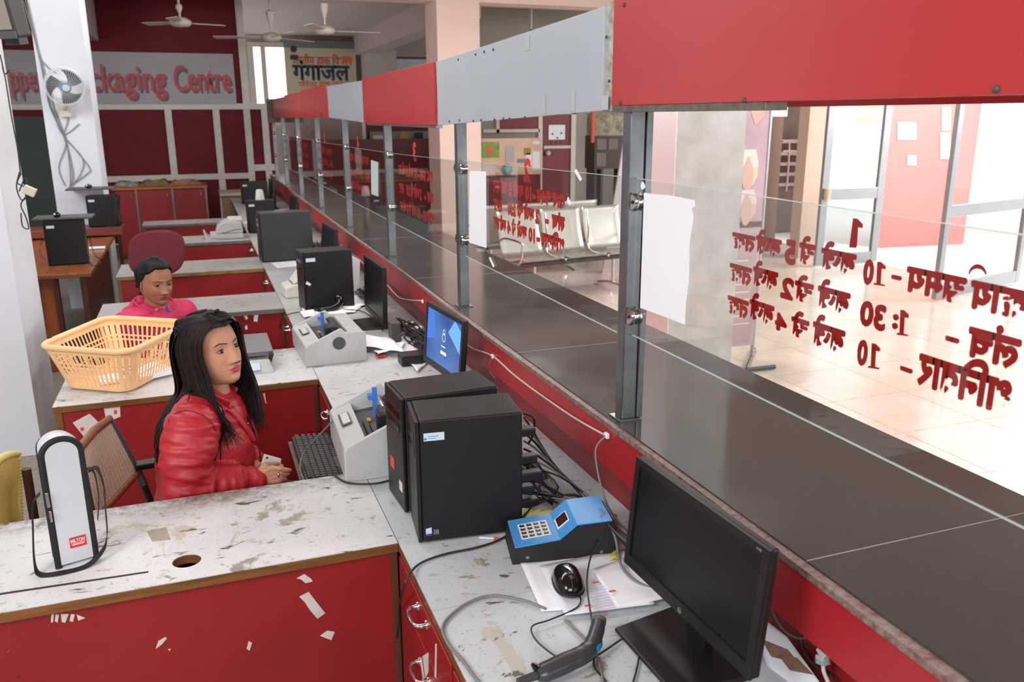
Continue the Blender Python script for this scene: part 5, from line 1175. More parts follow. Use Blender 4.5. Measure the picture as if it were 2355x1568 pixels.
cable('cable', [Zp(1205, 1070, WZ+.13), Zp(1235, 1064, WZ+.15), Zp(1246, 1100, WZ+.1), Zp(1225, 1160, WZ+.03), Zp(1195, 1195, WZ+.008)], .003, M_CABLE, 'black cable drooping from the back of the nearest tower')
cable('cable', zc_([(1205, 1150), (1260, 1145), (1320, 1138), (1340, 1150)], WZ+.01), .0042, M_CABLE, 'thick black power cable behind the blue terminal')
for k, pts in enumerate(([(1205, 1100), (1250, 1090), (1272, 1110), (1270, 1135), (1230, 1140)], [(1205, 1128), (1240, 1125), (1290, 1138), (1340, 1160), (1370, 1185)], [(1210, 1085), (1240, 1080), (1262, 1100), (1255, 1125), (1210, 1135)], [(1205, 1140), (1250, 1142), (1300, 1150), (1345, 1165)])):
    cable('cable', zc_(pts, WZ+.006+.004*k), .0022, mat('ivory_wire', (176, 170, 150), .5), ['ivory wire coil nearest the foot of the nearest tower', 'long ivory wire running toward the blue terminal', 'ivory wire coil highest up behind the nearest tower', 'straight ivory wire crossing under the thick power cable'][k], group='ivory wires behind the tower')
sheetobj('plastic_bag', zc_([(1205, 1120), (1262, 1130), (1268, 1120), (1210, 1095)]), WZ, mat('cloudy_plastic', (206, 206, 202), .3), 'crumpled clear plastic scrap among the wires behind the tower', 'packet', bumpy=.006, seed=9)
pg = thing('plug_cluster', 'cluster of dark connectors plugged into the back of the nearest tower', 'plugs', tuple(Zp(1215, 1060, WZ+.12)))
for k, z in enumerate((.28, .195, .150, .105, .07)):
    obj('connector', MB().box((.758, 1.99+.012*(k % 2), WZ+z), (.80+.01*(k % 3), 2.02+.012*(k % 2), WZ+z+.022)), M_BLACK, pg, bevel=.003)
# white cable pinned along the red apron
ax = CX0-.006
def ap(px, py, off=0): return Xp(px, py, ax-off)
cable('cable', [ap(783, 562), ap(830, 600), ap(862, 640), ap(890, 655), ap(905, 672), ap(925, 687), ap(972, 692)], .0035, M_CABLEW, 'whitish cable pinned along the red apron beyond the blue screen')
cable('cable', [ap(1060, 776), ap(1085, 800), ap(1132, 818), ap(1180, 860), ap(1240, 905), ap(1320, 960), ap(1394, 1002)], .0035, M_CABLEW, 'whitish cable pinned along the red apron to the hook above the terminal')
cable('cable', [ap(1394, 1002), Zp(1371, 1030, .95), Zp(1374, 1080, .90), Zp(1392, 1150, .84), Zp(1418, 1195, .80), Zp(1450, 1225, .79)], .0032, M_CABLEG, 'grey cable hanging down from the white hook into the bundle')
cable('cable', [ap(1134, 820), Xp(1126, 835, 1.04), Xp(1128, 855, 1.05), Xp(1140, 870, 1.06)], .003, M_CABLEG, 'short grey cable end hanging from the apron clip')
for i, (px, py) in enumerate(((1134, 819), (1396, 1001), (972, 693))):
    c = ap(px, py)
    k = thing('cable_clip', ['small white clip holding the cable on the apron near the blue screen', 'white tied hook at the lower end of the apron cable', 'white plastic clip above the top corner of the blue screen'][i], 'clip', tuple(c))
    obj('clip', MB().box(c-V(.006, .010, .008), c+V(.004, .010, .008)), M_PAPER, k, bevel=.002); obj('nail', MB().cyl(c-V(.012, 0, 0), c+V(.006, 0, 0), .003, n=8), M_CHROME, k)
cable('cable', [Zp(1380, 1170, WZ+.12), Zp(1413, 1230, WZ+.07), Zp(1425, 1290, WZ+.03), Zp(1448, 1325, WZ+.02), Zp(1490, 1350, WZ+.01), Zp(1540, 1360, WZ+.01)], .0036, M_CABLEG, 'grey cable running over the terminal down to the monitor foot')
# ---- plugs and envelope in the recess at lower right
c0_ = [Xp(1905, 1488, 1.07), Xp(1890, 1505, 1.065), Xp(1893, 1528, 1.065)]
pl = thing('white_plug', 'ribbed white power plug under the red apron at the lower right', 'plug', tuple(c0_[0]))
for a, b, w_ in ((c0_[0], c0_[1], .024), (c0_[1], c0_[2], .022)): obj('body', MB().bar(a, b, w_, w_*.8, (1, 0, 0)), M_GREYPL, pl, bevel=.003)
for k in range(4): obj('rib', MB().bar(c0_[2].lerp(c0_[1], .1+.14*k), c0_[2].lerp(c0_[1], .13+.14*k), .0235, .0195, (1, 0, 0)), mat('rib_grey', (140, 142, 142), .5), pl)
cable('cable', [c0_[2], Xp(1895, 1545, 1.065), Xp(1905, 1570, 1.06), Xp(1915, 1600, 1.06)], .0042, M_CABLEW, 'white lead of the ribbed plug at the lower right')
bp = thing('black_plug', 'black power plug under the apron beside the white one', 'plug', tuple(Xp(1960, 1520, 1.07)))
obj('body', MB().bar(Xp(1955, 1500, 1.07), Xp(1972, 1530, 1.065), .026, .02, (1, 0, 0)), M_BLACK, bp, bevel=.004)
obj('lead', MB().tube([Xp(1970, 1526, 1.065), Xp(1974, 1550, 1.06), Xp(1975, 1590, 1.05)], [.008, .005, .004], 8), M_BLACK, bp, smooth=60)
cable('cable', [Xp(1768, 1360, 1.085), Xp(1775, 1400, 1.08), Xp(1800, 1445, 1.08), Xp(1842, 1467, 1.085), Xp(1890, 1450, 1.09)], .0035, mat('tan_cable', (120, 92, 76), .5), 'tan cable sagging in the dark recess at the lower right')
cable('cable', [Xp(1842, 1420, 1.09), Xp(1843, 1475, 1.085), Xp(1865, 1520, 1.08), Xp(1895, 1542, 1.08), Xp(1920, 1560, 1.08)], .004, M_CABLE, 'black cable dropping through the recess at the lower right')
en = thing('envelope', 'curled white envelope with brown tape behind the nearest monitor', 'envelope', tuple(Zp(1800, 1500, .8)))
E4 = [Xp(1742, 1412, 1.075), Xp(1812, 1462, 1.085), Xp(1905, 1600, 1.08), Zp(1800, 1590, .76), Xp(1740, 1455, 1.05)]
def ef(u, v):
    top = Xp(1744, 1413, 1.078).lerp(Xp(1810, 1464, 1.083), u); bot = Xp(1805, 1600, 1.03).lerp(Xp(1915, 1610, 1.06), u)
    p = top.lerp(bot, v); return p+V(-.02*math.sin(v*PI)*(1-u), 0, 0)
obj('paper', MB().sheet(ef, 8, 12), M_PAPERT, en, smooth=60, solid=.001)
def et(u0, u1, v0, v1):
    return MB().sheet(lambda a, b: ef(u0+(u1-u0)*a+.12*(b-.5), v0+(v1-v0)*b)-V(.0016, 0, 0), 6, 6)
M_BT = mat('brown_tape', (142, 108, 92), .35, rgb2=(116, 84, 70), vscale=40)
obj('tape', et(.15, .8, .28, .48), M_BT, en); obj('tape', et(.45, .95, .38, .62), M_BT, en)
# ---- second station: papers, red tag, monitor clutter
sheetobj('paper_strip', [Zp(790, 765, WZ+.03), Zp(900, 782, WZ+.02), Zp(935, 820, WZ+.01), Zp(830, 795, WZ+.03)], WZ+.02, M_PAPER, 'long white paper strip curling out of the grey printer', seed=3, bumpy=.01)
for k, pts in enumerate(([(905, 795), (960, 860), (985, 835), (930, 775)], [(910, 765), (950, 800), (975, 790), (950, 755)], [(860, 815), (935, 795), (925, 810), (870, 825)], [(925, 760), (965, 775), (975, 762), (940, 750)])):
    sheetobj('paper_sheet', q(pts), WZ+.005*k, M_PAPER, ['large crumpled white paper touching the blue screen base', 'flat white sheet at the back of the paper heap', 'narrow white slip at the left of the paper heap', 'small white sheet on top of the paper heap'][k], group='paper heap before the blue screen', seed=10+k, bumpy=.012)
sheetobj('red_tag', q([(863, 815), (884, 812), (888, 824), (866, 826)]), WZ+.002, mat('red_pink_tag', (206, 40, 60), .5), 'small crumpled red tag beside the grey printer', 'tag', bumpy=.008, seed=6)
for k, pts in enumerate(([(690, 700), (700, 728), (815, 722), (850, 690)], [(780, 700), (790, 715), (845, 705), (820, 682)], [(690, 722), (700, 735), (730, 733), (722, 718)])):
    sheetobj('paper_sheet', q(pts), WZ+.003*k, M_PAPER, ['wide white paper under the labelled third tower', 'white paper right of the labelled third tower foot', 'small white paper at the left corner of the third tower'][k], group='papers around the third tower', seed=20+k, bumpy=.008)
sheetobj('paper_sheet', q([(622, 605), (640, 618), (690, 612), (680, 600)]), WZ, M_PAPERT, 'white paper in front of the dark slate tower', seed=31)
# clear reflecting board at the far side of second station
bx = thing('white_carton', 'tall white carton leaning between the third tower and its monitor', 'carton', (.86, 5.3, WZ))
obj('board', MB().prism([Yp(806, 585, 5.4), Yp(828, 600, 5.4), Yp(825, 690, 5.4), Yp(808, 700, 5.4)], (0, .05, 0)), M_PAPER, bx)
wb_ = thing('scanner_stand', 'black barcode scanner lying at the foot of the third tower', 'scanner', tuple(Zp(750, 712, WZ)))
s0 = [Zp(712, 706, WZ+.02), Zp(735, 712, WZ+.02), Zp(765, 708, WZ+.025), Zp(782, 695, WZ+.05), Zp(776, 682, WZ+.08)]
obj('body', MB().tube(smoothpts(s0, 4), [.012]*4+[.018]*4+[.02]*4+[.022]*4+[.02], 12), M_BLACKG, wb_, smooth=70); obj('head', MB().sphere(s0[0], (.03, .02, .02), 12, 8), M_BLACKG, wb_, smooth=180)
cable('cable', [Zp(700, 716, WZ+.01), Zp(665, 722, WZ+.01), Zp(648, 735, WZ), Xp(640, 770, .40)], .003, M_CABLE, 'black cable from the far scanner over the worktop edge')
cable('cable', [Zp(790, 712, WZ+.01), Zp(830, 715, WZ+.01), Zp(862, 735, WZ+.01), Zp(880, 760, WZ+.01)], .003, M_CABLE, 'black cable beneath the third monitor')
# dark tangle and small boxes behind third monitor
def tangle(name, c, R, n, m, lab, seed=1):
    random.seed(seed); mb = MB()
    for k in range(n):
        pts = [V(c[0]+random.uniform(-1, 1)*R[0], c[1]+random.uniform(-1, 1)*R[1], c[2]+random.random()*R[2]) for _ in range(5)]
        mb.tube(smoothpts(pts, 5), .0035, 5)
    o = obj(name, mb, m, smooth=60); return tag(o, lab, 'cables', kind='stuff')
tangle('cable_tangle', (.98, 4.1, WZ+.01), (.06, .40, .03), 26, M_CABLE, 'dark tangle of dusty cables behind the third monitor', 2)
tangle('cable_tangle', (.95, 5.2, WZ+.01), (.06, .3, .03), 16, M_CABLE, 'dark tangle of cables behind the third tower', 3)
tangle('cable_tangle', (.92, 7.3, WZ+.01), (.1, .5, .03), 14, M_CABLE, 'dark tangle of cables behind the dark slate tower', 4)
tangle('cable_tangle', (.88, 2.3, WZ+.01), (.07, .22, .025), 14, M_CABLE, 'dark cables lying behind the two near towers', 5)
for i, (px, py, w_, d_, h_, y, mm, lb_) in enumerate(((905, 700, .05, .08, .11, 4.12, M_DGREY, 'dusty grey adapter box standing behind the third monitor'), (945, 735, .12, .09, .05, 3.72, M_BLACK, 'black adapter box behind the blue screen monitor'), (1090, 855, .06, .05, .09, 2.95, M_DGREY, 'grey socket box below the apron behind the near towers'))):
    c = Yp(px, py, y); x = min(c.x, 1.02); o = obj('adapter_box', MB().box((x-w_/2, y-d_/2, WZ), (x+w_/2, y+d_/2, WZ+h_)), mm, bevel=.004); tag(o, lb_, 'adapter')
# receipt printers / white machines
def smallprinter(loc, rz, lab):
    t = thing('receipt_printer', lab, 'printer', loc, rz, 'off white receipt printers')
    obj('base', MB().prism([(0, 0, 0), (.0, 0, .07), (.05, 0, .085), (.24, 0, .10), (.25, 0, 0)], (0, .19, 0)), M_BEIGE, t, local=True, bevel=.012, seg=3)
    obj('lid', MB().prism([(.05, .01, .087), (.10, .01, .15), (.19, .01, .19), (.24, .01, .10)], (0, .17, 0)), M_BEIGE, t, local=True, bevel=.012, seg=3)
    obj('slot', MB().box((.052, .03, .088), (.058, .16, .094)), M_DGREY, t, local=True)
    return t
smallprinter((.46, 5.42, WZ), math.radians(4), 'off white receipt printer peeping out behind the labelled third tower')
smallprinter((.42, 9.05, WZ), math.radians(0), 'off white rounded machine left of the far cup topped tower')
# banknote counter
nc = thing('banknote_counter', 'pale grey banknote counting machine on the fifth desk return', 'machine', (.07, 8.42, WZ))
obj('base', MB().box((.0, 0, 0), (.30, .26, .05)), M_GREYPL, nc, local=True, bevel=.01)
obj('tray', MB().prism([(-.04, 0, .0), (-.06, 0, .07), (-.05, 0, .07), (-.02, 0, .02), (.05, 0, .012), (.05, 0, 0)], (0, .26, 0)), M_GREYPL, nc, local=True)
obj('head', MB().prism([(.05, 0, .05), (.08, 0, .14), (.17, 0, .17), (.29, 0, .16), (.30, 0, .05)], (0, .26, 0)), M_GREYPL, nc, local=True, bevel=.012, seg=3)
obj('hopper', MB().box((.17, .02, .165), (.30, .24, .19)), M_BEIGE, nc, local=True, bevel=.006)
obj('display', MB().hexa([(.078, .05, .125), (.10, .05, .148), (.10, .2, .148), (.078, .2, .125)], [(.074, .05, .130), (.096, .05, .153), (.096, .2, .153), (.074, .2, .130)]), mat('lcd_teal', (130, 160, 164), .3), nc, local=True)
obj('side_groove', MB().tube(smoothpts([V(.10, -.001, .06), V(.15, -.001, .065), V(.2, -.001, .08), V(.28, -.001, .09)], 4), .003, 6), M_DGREY, nc, local=True)
# ---- weighing scale
ws = thing('weighing_scale', 'grey electronic weighing scale with a steel pan beside the woman in red', 'scale', (.16, 3.98, WZ))
obj('body', MB().hexa([(.06, 3.80, WZ), (.25, 3.80, WZ), (.25, 4.10, WZ), (.06, 4.10, WZ)], [(.075, 3.86, WZ+.05), (.235, 3.86, WZ+.05), (.235, 4.10, WZ+.05), (.075, 4.10, WZ+.05)]), M_GREYPL, ws, bevel=.005)
obj('display_panel', MB().hexa([(.085, 3.812, WZ+.014), (.19, 3.812, WZ+.014), (.19, 3.842, WZ+.040), (.085, 3.842, WZ+.040)], [(.085, 3.808, WZ+.016), (.19, 3.808, WZ+.016), (.19, 3.838, WZ+.042), (.085, 3.838, WZ+.042)]), M_STICKER, ws)
obj('leg', MB().bar((.235, 3.88, WZ+.03), (.245, 3.84, WZ+.078), .018, .008), M_BLACK, ws); obj('leg', MB().bar((.235, 4.1, WZ+.03), (.24, 4.14, WZ+.078), .018, .008), M_BLACK, ws)
obj('pan', MB().box((.07, 3.87, WZ+.078), (.255, 4.22, WZ+.086)).box((.07, 3.868, WZ+.066), (.255, 3.872, WZ+.086)), mat('satin_steel', (150, 152, 154), .3, .9), ws, bevel=.002)
# ---- left desk computers
lt = pc((-1.15, 7.35, WZ), math.radians(2), 'black computer tower on the orange wooden desk, webcam above it', d=.28, wd=.18, h=.35, sticker=True)
lt2 = pc((-1.03, 9.13, Yp(240, 522, 9.1).z), math.radians(-2), 'black computer tower on the raised shelf before the white column', d=.27, wd=.18, h=.30, sticker=True)
for i, (x0, x1, y, z, lb_) in enumerate(((-1.22, -.80, 7.45, 1.115, 'flat dark monitor tray lying across the tower on the orange desk'), (-1.19, -.76, 9.2, Yp(190, 437, 9.15).z, 'thin dark slab lying across the tower on the raised shelf'))):
    t = thing('monitor_tray', lb_, 'tray', ((x0+x1)/2, y, z))
    obj('slab', MB().box((x0, y-.10, z), (x1, y+.16, z+.016)), M_DGREY, t, bevel=.003)
    cx = x0+.2 if i else x0+.17
    w_ = thing('webcam', ['black ball webcam on the tray above the orange desk', 'dark dome webcam on the slab above the raised shelf'][i], 'webcam', (cx, y-.04, z+.016))
    obj('ball', MB().sphere((cx, y-.04, z+.034), (.032, .03, .022) if i else .026, 14, 10), M_BLACKG, w_, smooth=180); obj('lens', MB().sphere((cx-.012, y-.062, z+.042), .007, 10, 6), M_PAPER, w_, smooth=180)
ld = thing('side_monitor', 'black monitor seen edge on beside the tower on the raised shelf', 'monitor', (-.79, 9.2, 1.0))
zr_ = Yp(240, 522, 9.1).z
obj('panel', MB().hexa([(-.80, 9.05, zr_+.02), (-.775, 9.05, zr_+.02), (-.775, 9.4, zr_+.02), (-.80, 9.4, zr_+.02)], [(-.765, 9.05, zr_+.28), (-.74, 9.05, zr_+.28), (-.74, 9.4, zr_+.28), (-.765, 9.4, zr_+.28)]), M_BLACK, ld, bevel=.004); obj('stand_base', MB().box((-.86, 9.1, zr_), (-.74, 9.35, zr_+.012)), M_BLACK, ld)
gk = obj('paper_roll', MB().cyl(Zp(205, 571, WZ+.012), Zp(242, 569, WZ+.012), .012), M_PAPER, smooth=40); tag(gk, 'small white paper roll on the orange desk', 'paper')
cable('cable', [Zp(112, 600, WZ+.05), Zp(95, 590, WZ+.02), Zp(92, 570, WZ+.02), Zp(100, 548, WZ+.1)], .003, M_CABLE, 'thin black cable left of the tower on the orange desk')
cable('cable', [Yp(205, 540, 7.4), Yp(212, 570, 7.4), Yp(222, 590, 7.3), Zp(235, 600, WZ), Zp(215, 612, WZ), Zp(205, 600, WZ+.01)], .0035, M_CABLE, 'black cables behind the tower on the orange desk')
# ---- wires on the white columns
_cw = {}
CWL = {'wires looping down the white fan column': ['outermost grey wire falling from the top past the wall fan', 'second grey wire from the top, bowing left near the column foot', 'grey wire making the widest loop to the right below the wall fan', 'grey wire loop on the right just above the raised shelf', 'short grey wire running into the left of the wall fan', 'grey lead hanging from the wall fan bracket', 'tiny grey wire end sticking out to the right below the fan', 'long grey wire running straight down to the raised shelf'],
  'black wires on the near column': ['long black wire running down the nearest white column', 'tangled black wire loop hanging below the cream box', 'small black wire coil around the cream connector box', 'short black wire stub high on the nearest column']}
def colw(pts, y, r, m, lab, grp):
    lab = CWL[grp][_cw.get(grp, 0)]; _cw[grp] = _cw.get(grp, 0)+1; cable('wire', [Yp(px, py, y) for px, py in pts], r, m, lab, 'wire', group=grp)
yw = 9.385
G1 = 'wires looping down the white fan column'; LB = 'thin grey wire looping down the white column below the wall fan'
for pts in ([(52, 0), (75, 75), (92, 140), (108, 215), (125, 270), (150, 320), (160, 380), (162, 430)], [(58, 0), (80, 90), (98, 150), (118, 230), (140, 290), (152, 330), (135, 385), (150, 428)], [(118, 215), (130, 280), (150, 318), (190, 365), (185, 400), (165, 428)],
            [(150, 318), (170, 340), (205, 385), (200, 400), (165, 425)], [(92, 135), (110, 155), (128, 168)], [(158, 238), (158, 270), (147, 305)], [(150, 310), (165, 300), (182, 285)], [(62, 0), (84, 100), (104, 200), (116, 250), (148, 318), (168, 400), (160, 430)]):
    colw(pts, yw, .0045, M_CABLEG, LB, G1)
yw2 = 5.19
for pts in ([(0, 125), (12, 180), (25, 260), (40, 340), (46, 390), (48, 400)], [(48, 400), (40, 420), (55, 430), (62, 450), (48, 470), (60, 500), (66, 525), (52, 520), (48, 490)], [(45, 395), (38, 430), (50, 460), (64, 440), (58, 410), (44, 440)], [(4, 140), (10, 170), (22, 160)]):
    colw(pts, yw2, .0035, M_CABLE, 'black wire tangled on the nearest white column', 'black wires on the near column')
bxp = Yp(68, 440, 5.15); o = obj('wire_box', MB().box(bxp-V(.03, .02, .02), bxp+V(.03, .02, .025), R=Matrix.Rotation(.5, 3, 'Y')), M_CREAM, bevel=.003); tag(o, 'small cream connector box dangling at the near column', 'connector')
# ================================================================ LAUNDRY BASKET
bk_ = thing('plastic_basket', 'orange slatted plastic basket standing on the second desk return', 'basket', (-.38, 3.95, WZ))
RIM = [V(-.694, 3.875, .965), V(-.330, 3.625, .965), V(-.088, 4.10, .965), V(-.47, 4.36, .965)]
BOT = [V(-.612, 3.875, .768), V(-.356, 3.700, .768), V(-.160, 4.05, .768), V(-.42, 4.23, .768)]
RIM = [V(p.x, p.y, .955) for p in RIM]
def rloop(Q, f, n=10):
    out = []; N = 4
    for i in range(4):
        a, b, c = Q[i-1], Q[i], Q[(i+1) % 4]
        p = b.lerp(a, f); q_ = b.lerp(c, f*.8)
        for k in range(n+1):
            t = k/n; out.append(p.lerp(b, t).lerp(b.lerp(q_, t), t))
    return out
def resample(L, m):
    L = L+[L[0]]; ds = [0]
    for i in range(1, len(L)): ds.append(ds[-1]+(L[i]-L[i-1]).length)
    out = []; j = 0
    for k in range(m):
        s = ds[-1]*k/m
        while ds[j+1] < s: j += 1
        out.append(L[j].lerp(L[j+1], (s-ds[j])/(ds[j+1]-ds[j])))
    return out
NB = 66
rim = resample(rloop(RIM, .2), NB); bot = resample(rloop(BOT, .2), NB)
M_BASK = mat('orange_plastic', (240, 194, 142), .4)
cen = V(-.38, 3.98, 0)
rm = rim+[rim[0], rim[1]]
obj('rim', MB().tube(rm, .013, 10, False), M_BASK, bk_, smooth=180)
bars = MB()
ipoint = lambda k, t: bot[k % NB].lerp(rim[k % NB], t)
for k in range(NB):
    a0, a1 = ipoint(k, .04), ipoint(k, .985)
    tg = (rim[(k+1) % NB]-rim[k-1]).normalized()
    corner = min((rim[k]-c).length for c in RIM) < .075
    bars.bar(a0, a1, .020 if corner else .0085, .003, tg.cross(V(0, 0, 1)))
obj('bars', bars, M_BASK, bk_)
for t0, t1 in ((0, .10), (.50, .535), (.60, .635), (.85, 1.0), (.30, .32)):
    bands = MB()
    for k in range(NB):
        bands.add([ipoint(k, t0), ipoint(k+1, t0), ipoint(k+1, t1), ipoint(k, t1)], [(0, 1, 2, 3)])
    obj('band', bands, M_BASK, bk_, solid=.0028)
fl_ = MB()
c0b = sum(bot, V(0, 0, 0))/NB
for k in range(NB): fl_.add([c0b, bot[k], bot[(k+1) % NB]], [(0, 1, 2)])
ob = obj('bottom', fl_, mat('orange_plastic_base', (230, 178, 122), .5), bk_, solid=.003)
pb = thing('paper_stack', 'white papers lying inside the orange basket', 'papers', (-.3, 3.95, .775))
obj('sheets', MB().box((-.36, 3.86, .772), (-.20, 4.05, .79), R=Matrix.Rotation(.5, 3, 'Z')), M_PAPER, pb); obj('sheets', MB().box((-.48, 3.84, .772), (-.38, 3.96, .784), R=Matrix.Rotation(.2, 3, 'Z')), M_PAPERT, pb)
# ================================================================ BOTTLE BAG
bg = thing('bottle_bag', 'tall silver grey insulated bottle bag with black zip and strap on the nearest desk', 'bag', (-.395, 2.275, WZ), math.radians(17))
Wb, Db, Hb = .088, .080, .345
def arch(w_, h_, n=14):
    pts = [(-w_/2, 0), (w_/2, 0)]; r = w_/2
    for k in range(n+1):
        a = PI*k/n; pts.append((r*math.cos(a), h_-r*.9+r*.9*math.sin(a)))
    return pts
M_SILV = mat('silver_fabric', (206, 212, 218), .42, .15, bump=.12, bscale=50, var=.05)
M_BWEB = mat('black_webbing', (20, 20, 22), .7)
F_ = arch(Wb, Hb)
def arch3(y, s=1., dh=0): return [V(x*s, y, z*(1 if s == 1 else 1-(1-s)*.3)+dh) for x, z in F_]
mb = MB(); n = len(F_); ys_ = [(-Db/2, .90), (-Db/2+.008, .99), (0, 1.06), (Db/2-.008, .99), (Db/2, .90)]
vs = [];
for y, s in ys_: vs += [V(x*s, y, (z-Hb/2)*(1-(1-s)*.35)+Hb/2+.002) for x, z in F_]
fs = [(i*n+k, i*n+(k+1) % n, (i+1)*n+(k+1) % n, (i+1)*n+k) for i in range(len(ys_)-1) for k in range(n)]+[tuple(range(n))[::-1], tuple((len(ys_)-1)*n+k for k in range(n))]
mb.add(vs, fs); obj('body', mb, M_SILV, bg, local=True, smooth=50)
zp = [V(x*1.0, -Db/2+.004, z*.996) for x, z in F_]; zp = zp[1:]+[zp[0]]
obj('zip_band', MB().tube(zp, .0065, 8, True, flat=1.3), M_BWEB, bg, local=True, smooth=60)
zp2 = [V(x*.99, Db/2-.002, z*.99) for x, z in F_]; zp2 = zp2[1:]+[zp2[0]]
obj('rear_piping', MB().tube(zp2, .003, 6, True), M_BWEB, bg, local=True, smooth=60)
obj('side_band', MB().box((-Wb/2*1.08, -.012, .0), (-Wb/2*1.0, .012, Hb*.62)), M_BWEB, bg, local=True, bevel=.002)
obj('zip_pull', MB().box((-Wb/2-.006, -Db/2-.008, .175), (-Wb/2+.001, -Db/2-.003, .215)).box((-Wb/2-.004, -Db/2-.008, .135), (-Wb/2+.001, -Db/2-.004, .165)), M_CHROME, bg, local=True, bevel=.001)
lb = obj('brand_tag', MB().box((-.012, -Db/2-.003, .048), (.026, -Db/2-.0005, .076)), mat('tag_red', (206, 36, 40), .5), bg, local=True)
tx = text('lettering', 'MILTON', (0, 0, 0), (1, 0, 0), (0, 0, 1), .0135, M_PAPER, bg, width=.033, bold=.015, local=True); tx.location = (-.0100, -Db/2-.0035, .0625)
obj('tag_lines', MB().box((-.009, -Db/2-.0035, .0585), (.023, -Db/2-.003, .0596)).box((-.007, -Db/2-.0035, .0545), (.021, -Db/2-.003, .0562)), M_PAPER, bg, local=True)
def ribbon(pts, wdt, m, name, parent, up=(0, 1, 0)):
    P_ = smoothpts(pts, 6); mb = MB(); N = len(P_); vs = []
    for i, p in enumerate(P_):
        d = (P_[min(i+1, N-1)]-P_[max(i-1, 0)]).normalized(); s = Vector(up); s = (s-d*s.dot(d)).normalized(); vs += [p-s*wdt/2, p+s*wdt/2]
    mb.add(vs, [(2*i, 2*i+1, 2*i+3, 2*i+2) for i in range(N-1)]); return obj(name, mb, m, parent, local=True, solid=.002)
ribbon([V(.062, .0, .23), V(.080, -.01, .235), V(.088, -.02, .19), V(.083, -.03, .12), V(.078, -.03, .05), V(.055, -.055, .02), V(.01, -.075, .003), V(-.05, -.07, .003), V(-.088, -.05, .004), V(-.095, -.03, .03), V(-.085, -.01, .11), V(-.075, 0, .175), V(-.056, 0, .20)], .018, M_BWEB, 'strap', bg, (.3, 1, .2))
ribbon([V(.060, .01, .235), V(.074, .0, .22), V(.076, -.0, .15), V(.066, 0, .09)], .02, M_BWEB, 'strap_end', bg, (.2, 1, 0))
# ================================================================ CHAIRS ON THE LEFT
ch = thing('cane_chair', 'wooden framed cane back office chair behind the woman in red', 'chair', (-.28, 2.85, 0))
tlp, trp = Yp(186, 1028, 2.72), Yp(252, 962, 3.02)
a = Yp(186, 1025, 2.70); b = Yp(250, 962, 3.08)
topL, topR = V(-.345, 2.66, .90), V(-.335, 3.06, .985)
A0 = Yp(183, 1030, 2.66); A1_ = Yp(252, 963, 3.05); B1_ = Yp(318, 1085, 3.0); B0 = Yp(215, 1200, 2.64)
M_CANEW = wood('chair_wood', (150, 96, 54), (112, 66, 34), 6)
M_CANE = mat('woven_cane', (216, 204, 182), .6, bump=.3, bscale=220, var=.1)
def q4(u, v): return A0.lerp(A1_, u).lerp(B0.lerp(B1_, u), v)
obj('top_rail', MB().tube([A0+V(0, -.01, 0), A0.lerp(A1_, .5)+V(-.004, 0, .006), A1_], [.012, .013, .012], 10, flat=1.2), M_CANEW, ch, smooth=60)
cn = MB(); NN = 30
for i in range(NN+1):
    u = i/NN; off = V(-.0012 if i % 2 else .0012, 0, 0)
    cn.bar(q4(u, .04)+off, q4(u, .98)+off, .0076, .0012, (1, 0, .3))
for j in range(34):
    v = .04+.94*j/33
    cn.bar(q4(.02, v), q4(.98, v), .0048, .0012, (1, 0, .3))
obj('cane_panel', cn, M_CANE, ch)
obj('side_rail', MB().tube([A1_, B1_, B1_+(B1_-A1_)*.25], [.010, .011, .011], 8), M_DGREY, ch, smooth=60)
obj('side_rail', MB().tube([A0, B0], [.010, .010], 8), M_DGREY, ch, smooth=60)
obj('lower_rail', MB().tube([B0, B1_], [.012, .012], 8), M_CANEW, ch, smooth=60)
ar0 = Yp(310, 1072, 3.0); ar1 = Yp(358, 1070, 3.02)
obj('armrest', MB().bar(ar0, V(.05, 3.05, ar0.z), .045, .025), M_BLACK, ch, bevel=.006)
obj('arm_support', MB().tube([B1_+V(0.0, 0, .0), Yp(345, 1150, 3.0), V(-.12, 3.0, .45)], .013, 8), M_BLACK, ch, smooth=60)
obj('seat', MB().box((-.26, 2.66, .345), (.12, 3.08, .38)), M_CANEW, ch, bevel=.01)
obj('post', MB().cyl((-.06, 2.87, .08), (-.06, 2.87, .345), .03), M_DGREY, ch, smooth=40)
bs5 = MB()
for k in range(5):
    a_ = 2*PI*k/5; bs5.bar((-.06, 2.87, .09), (-.06+.26*math.cos(a_), 2.87+.26*math.sin(a_), .05), .04, .025); 
obj('foot_star', bs5, M_BLACK, ch)
for k in range(5):
    a_ = 2*PI*k/5; obj('caster', MB().sphere((-.06+.26*math.cos(a_), 2.87+.26*math.sin(a_), .025), .025, 10, 8), M_BLACK, ch, smooth=180)
# yellow woven chair at left edge
yc = thing('yellow_chair', 'yellow woven chair at the left edge with a brown post', 'chair', (-.75, 2.8, 0))
Y0 = Yp(-40, 1085, 2.62); Y1 = Yp(38, 1045, 2.95); Y2 = Yp(44, 1230, 2.85); Y3 = Yp(-40, 1260, 2.6)
M_YEL = mat('yellow_weave', (228, 208, 116), .55, bump=.5, bscale=120, var=.12, vscale=30)
def y4(u, v): return Y0.lerp(Y1, u).lerp(Y3.lerp(Y2, u), v)
obj('back_weave', MB().sheet(lambda u, v: y4(u, v)+V(.002*math.sin(v*260), 0, .0), 20, 40), M_YEL, yc, solid=.012)
rr = smoothpts([Y0, Y0.lerp(Y1, .6)+V(0, 0, .012), Y1, Y1.lerp(Y2, .1), Y2], 6)
obj('frame', MB().tube(rr, .013, 10), mat('yellow_wrap', (226, 208, 130), .5, bump=.4, bscale=150), yc, smooth=70)
kn = MB()
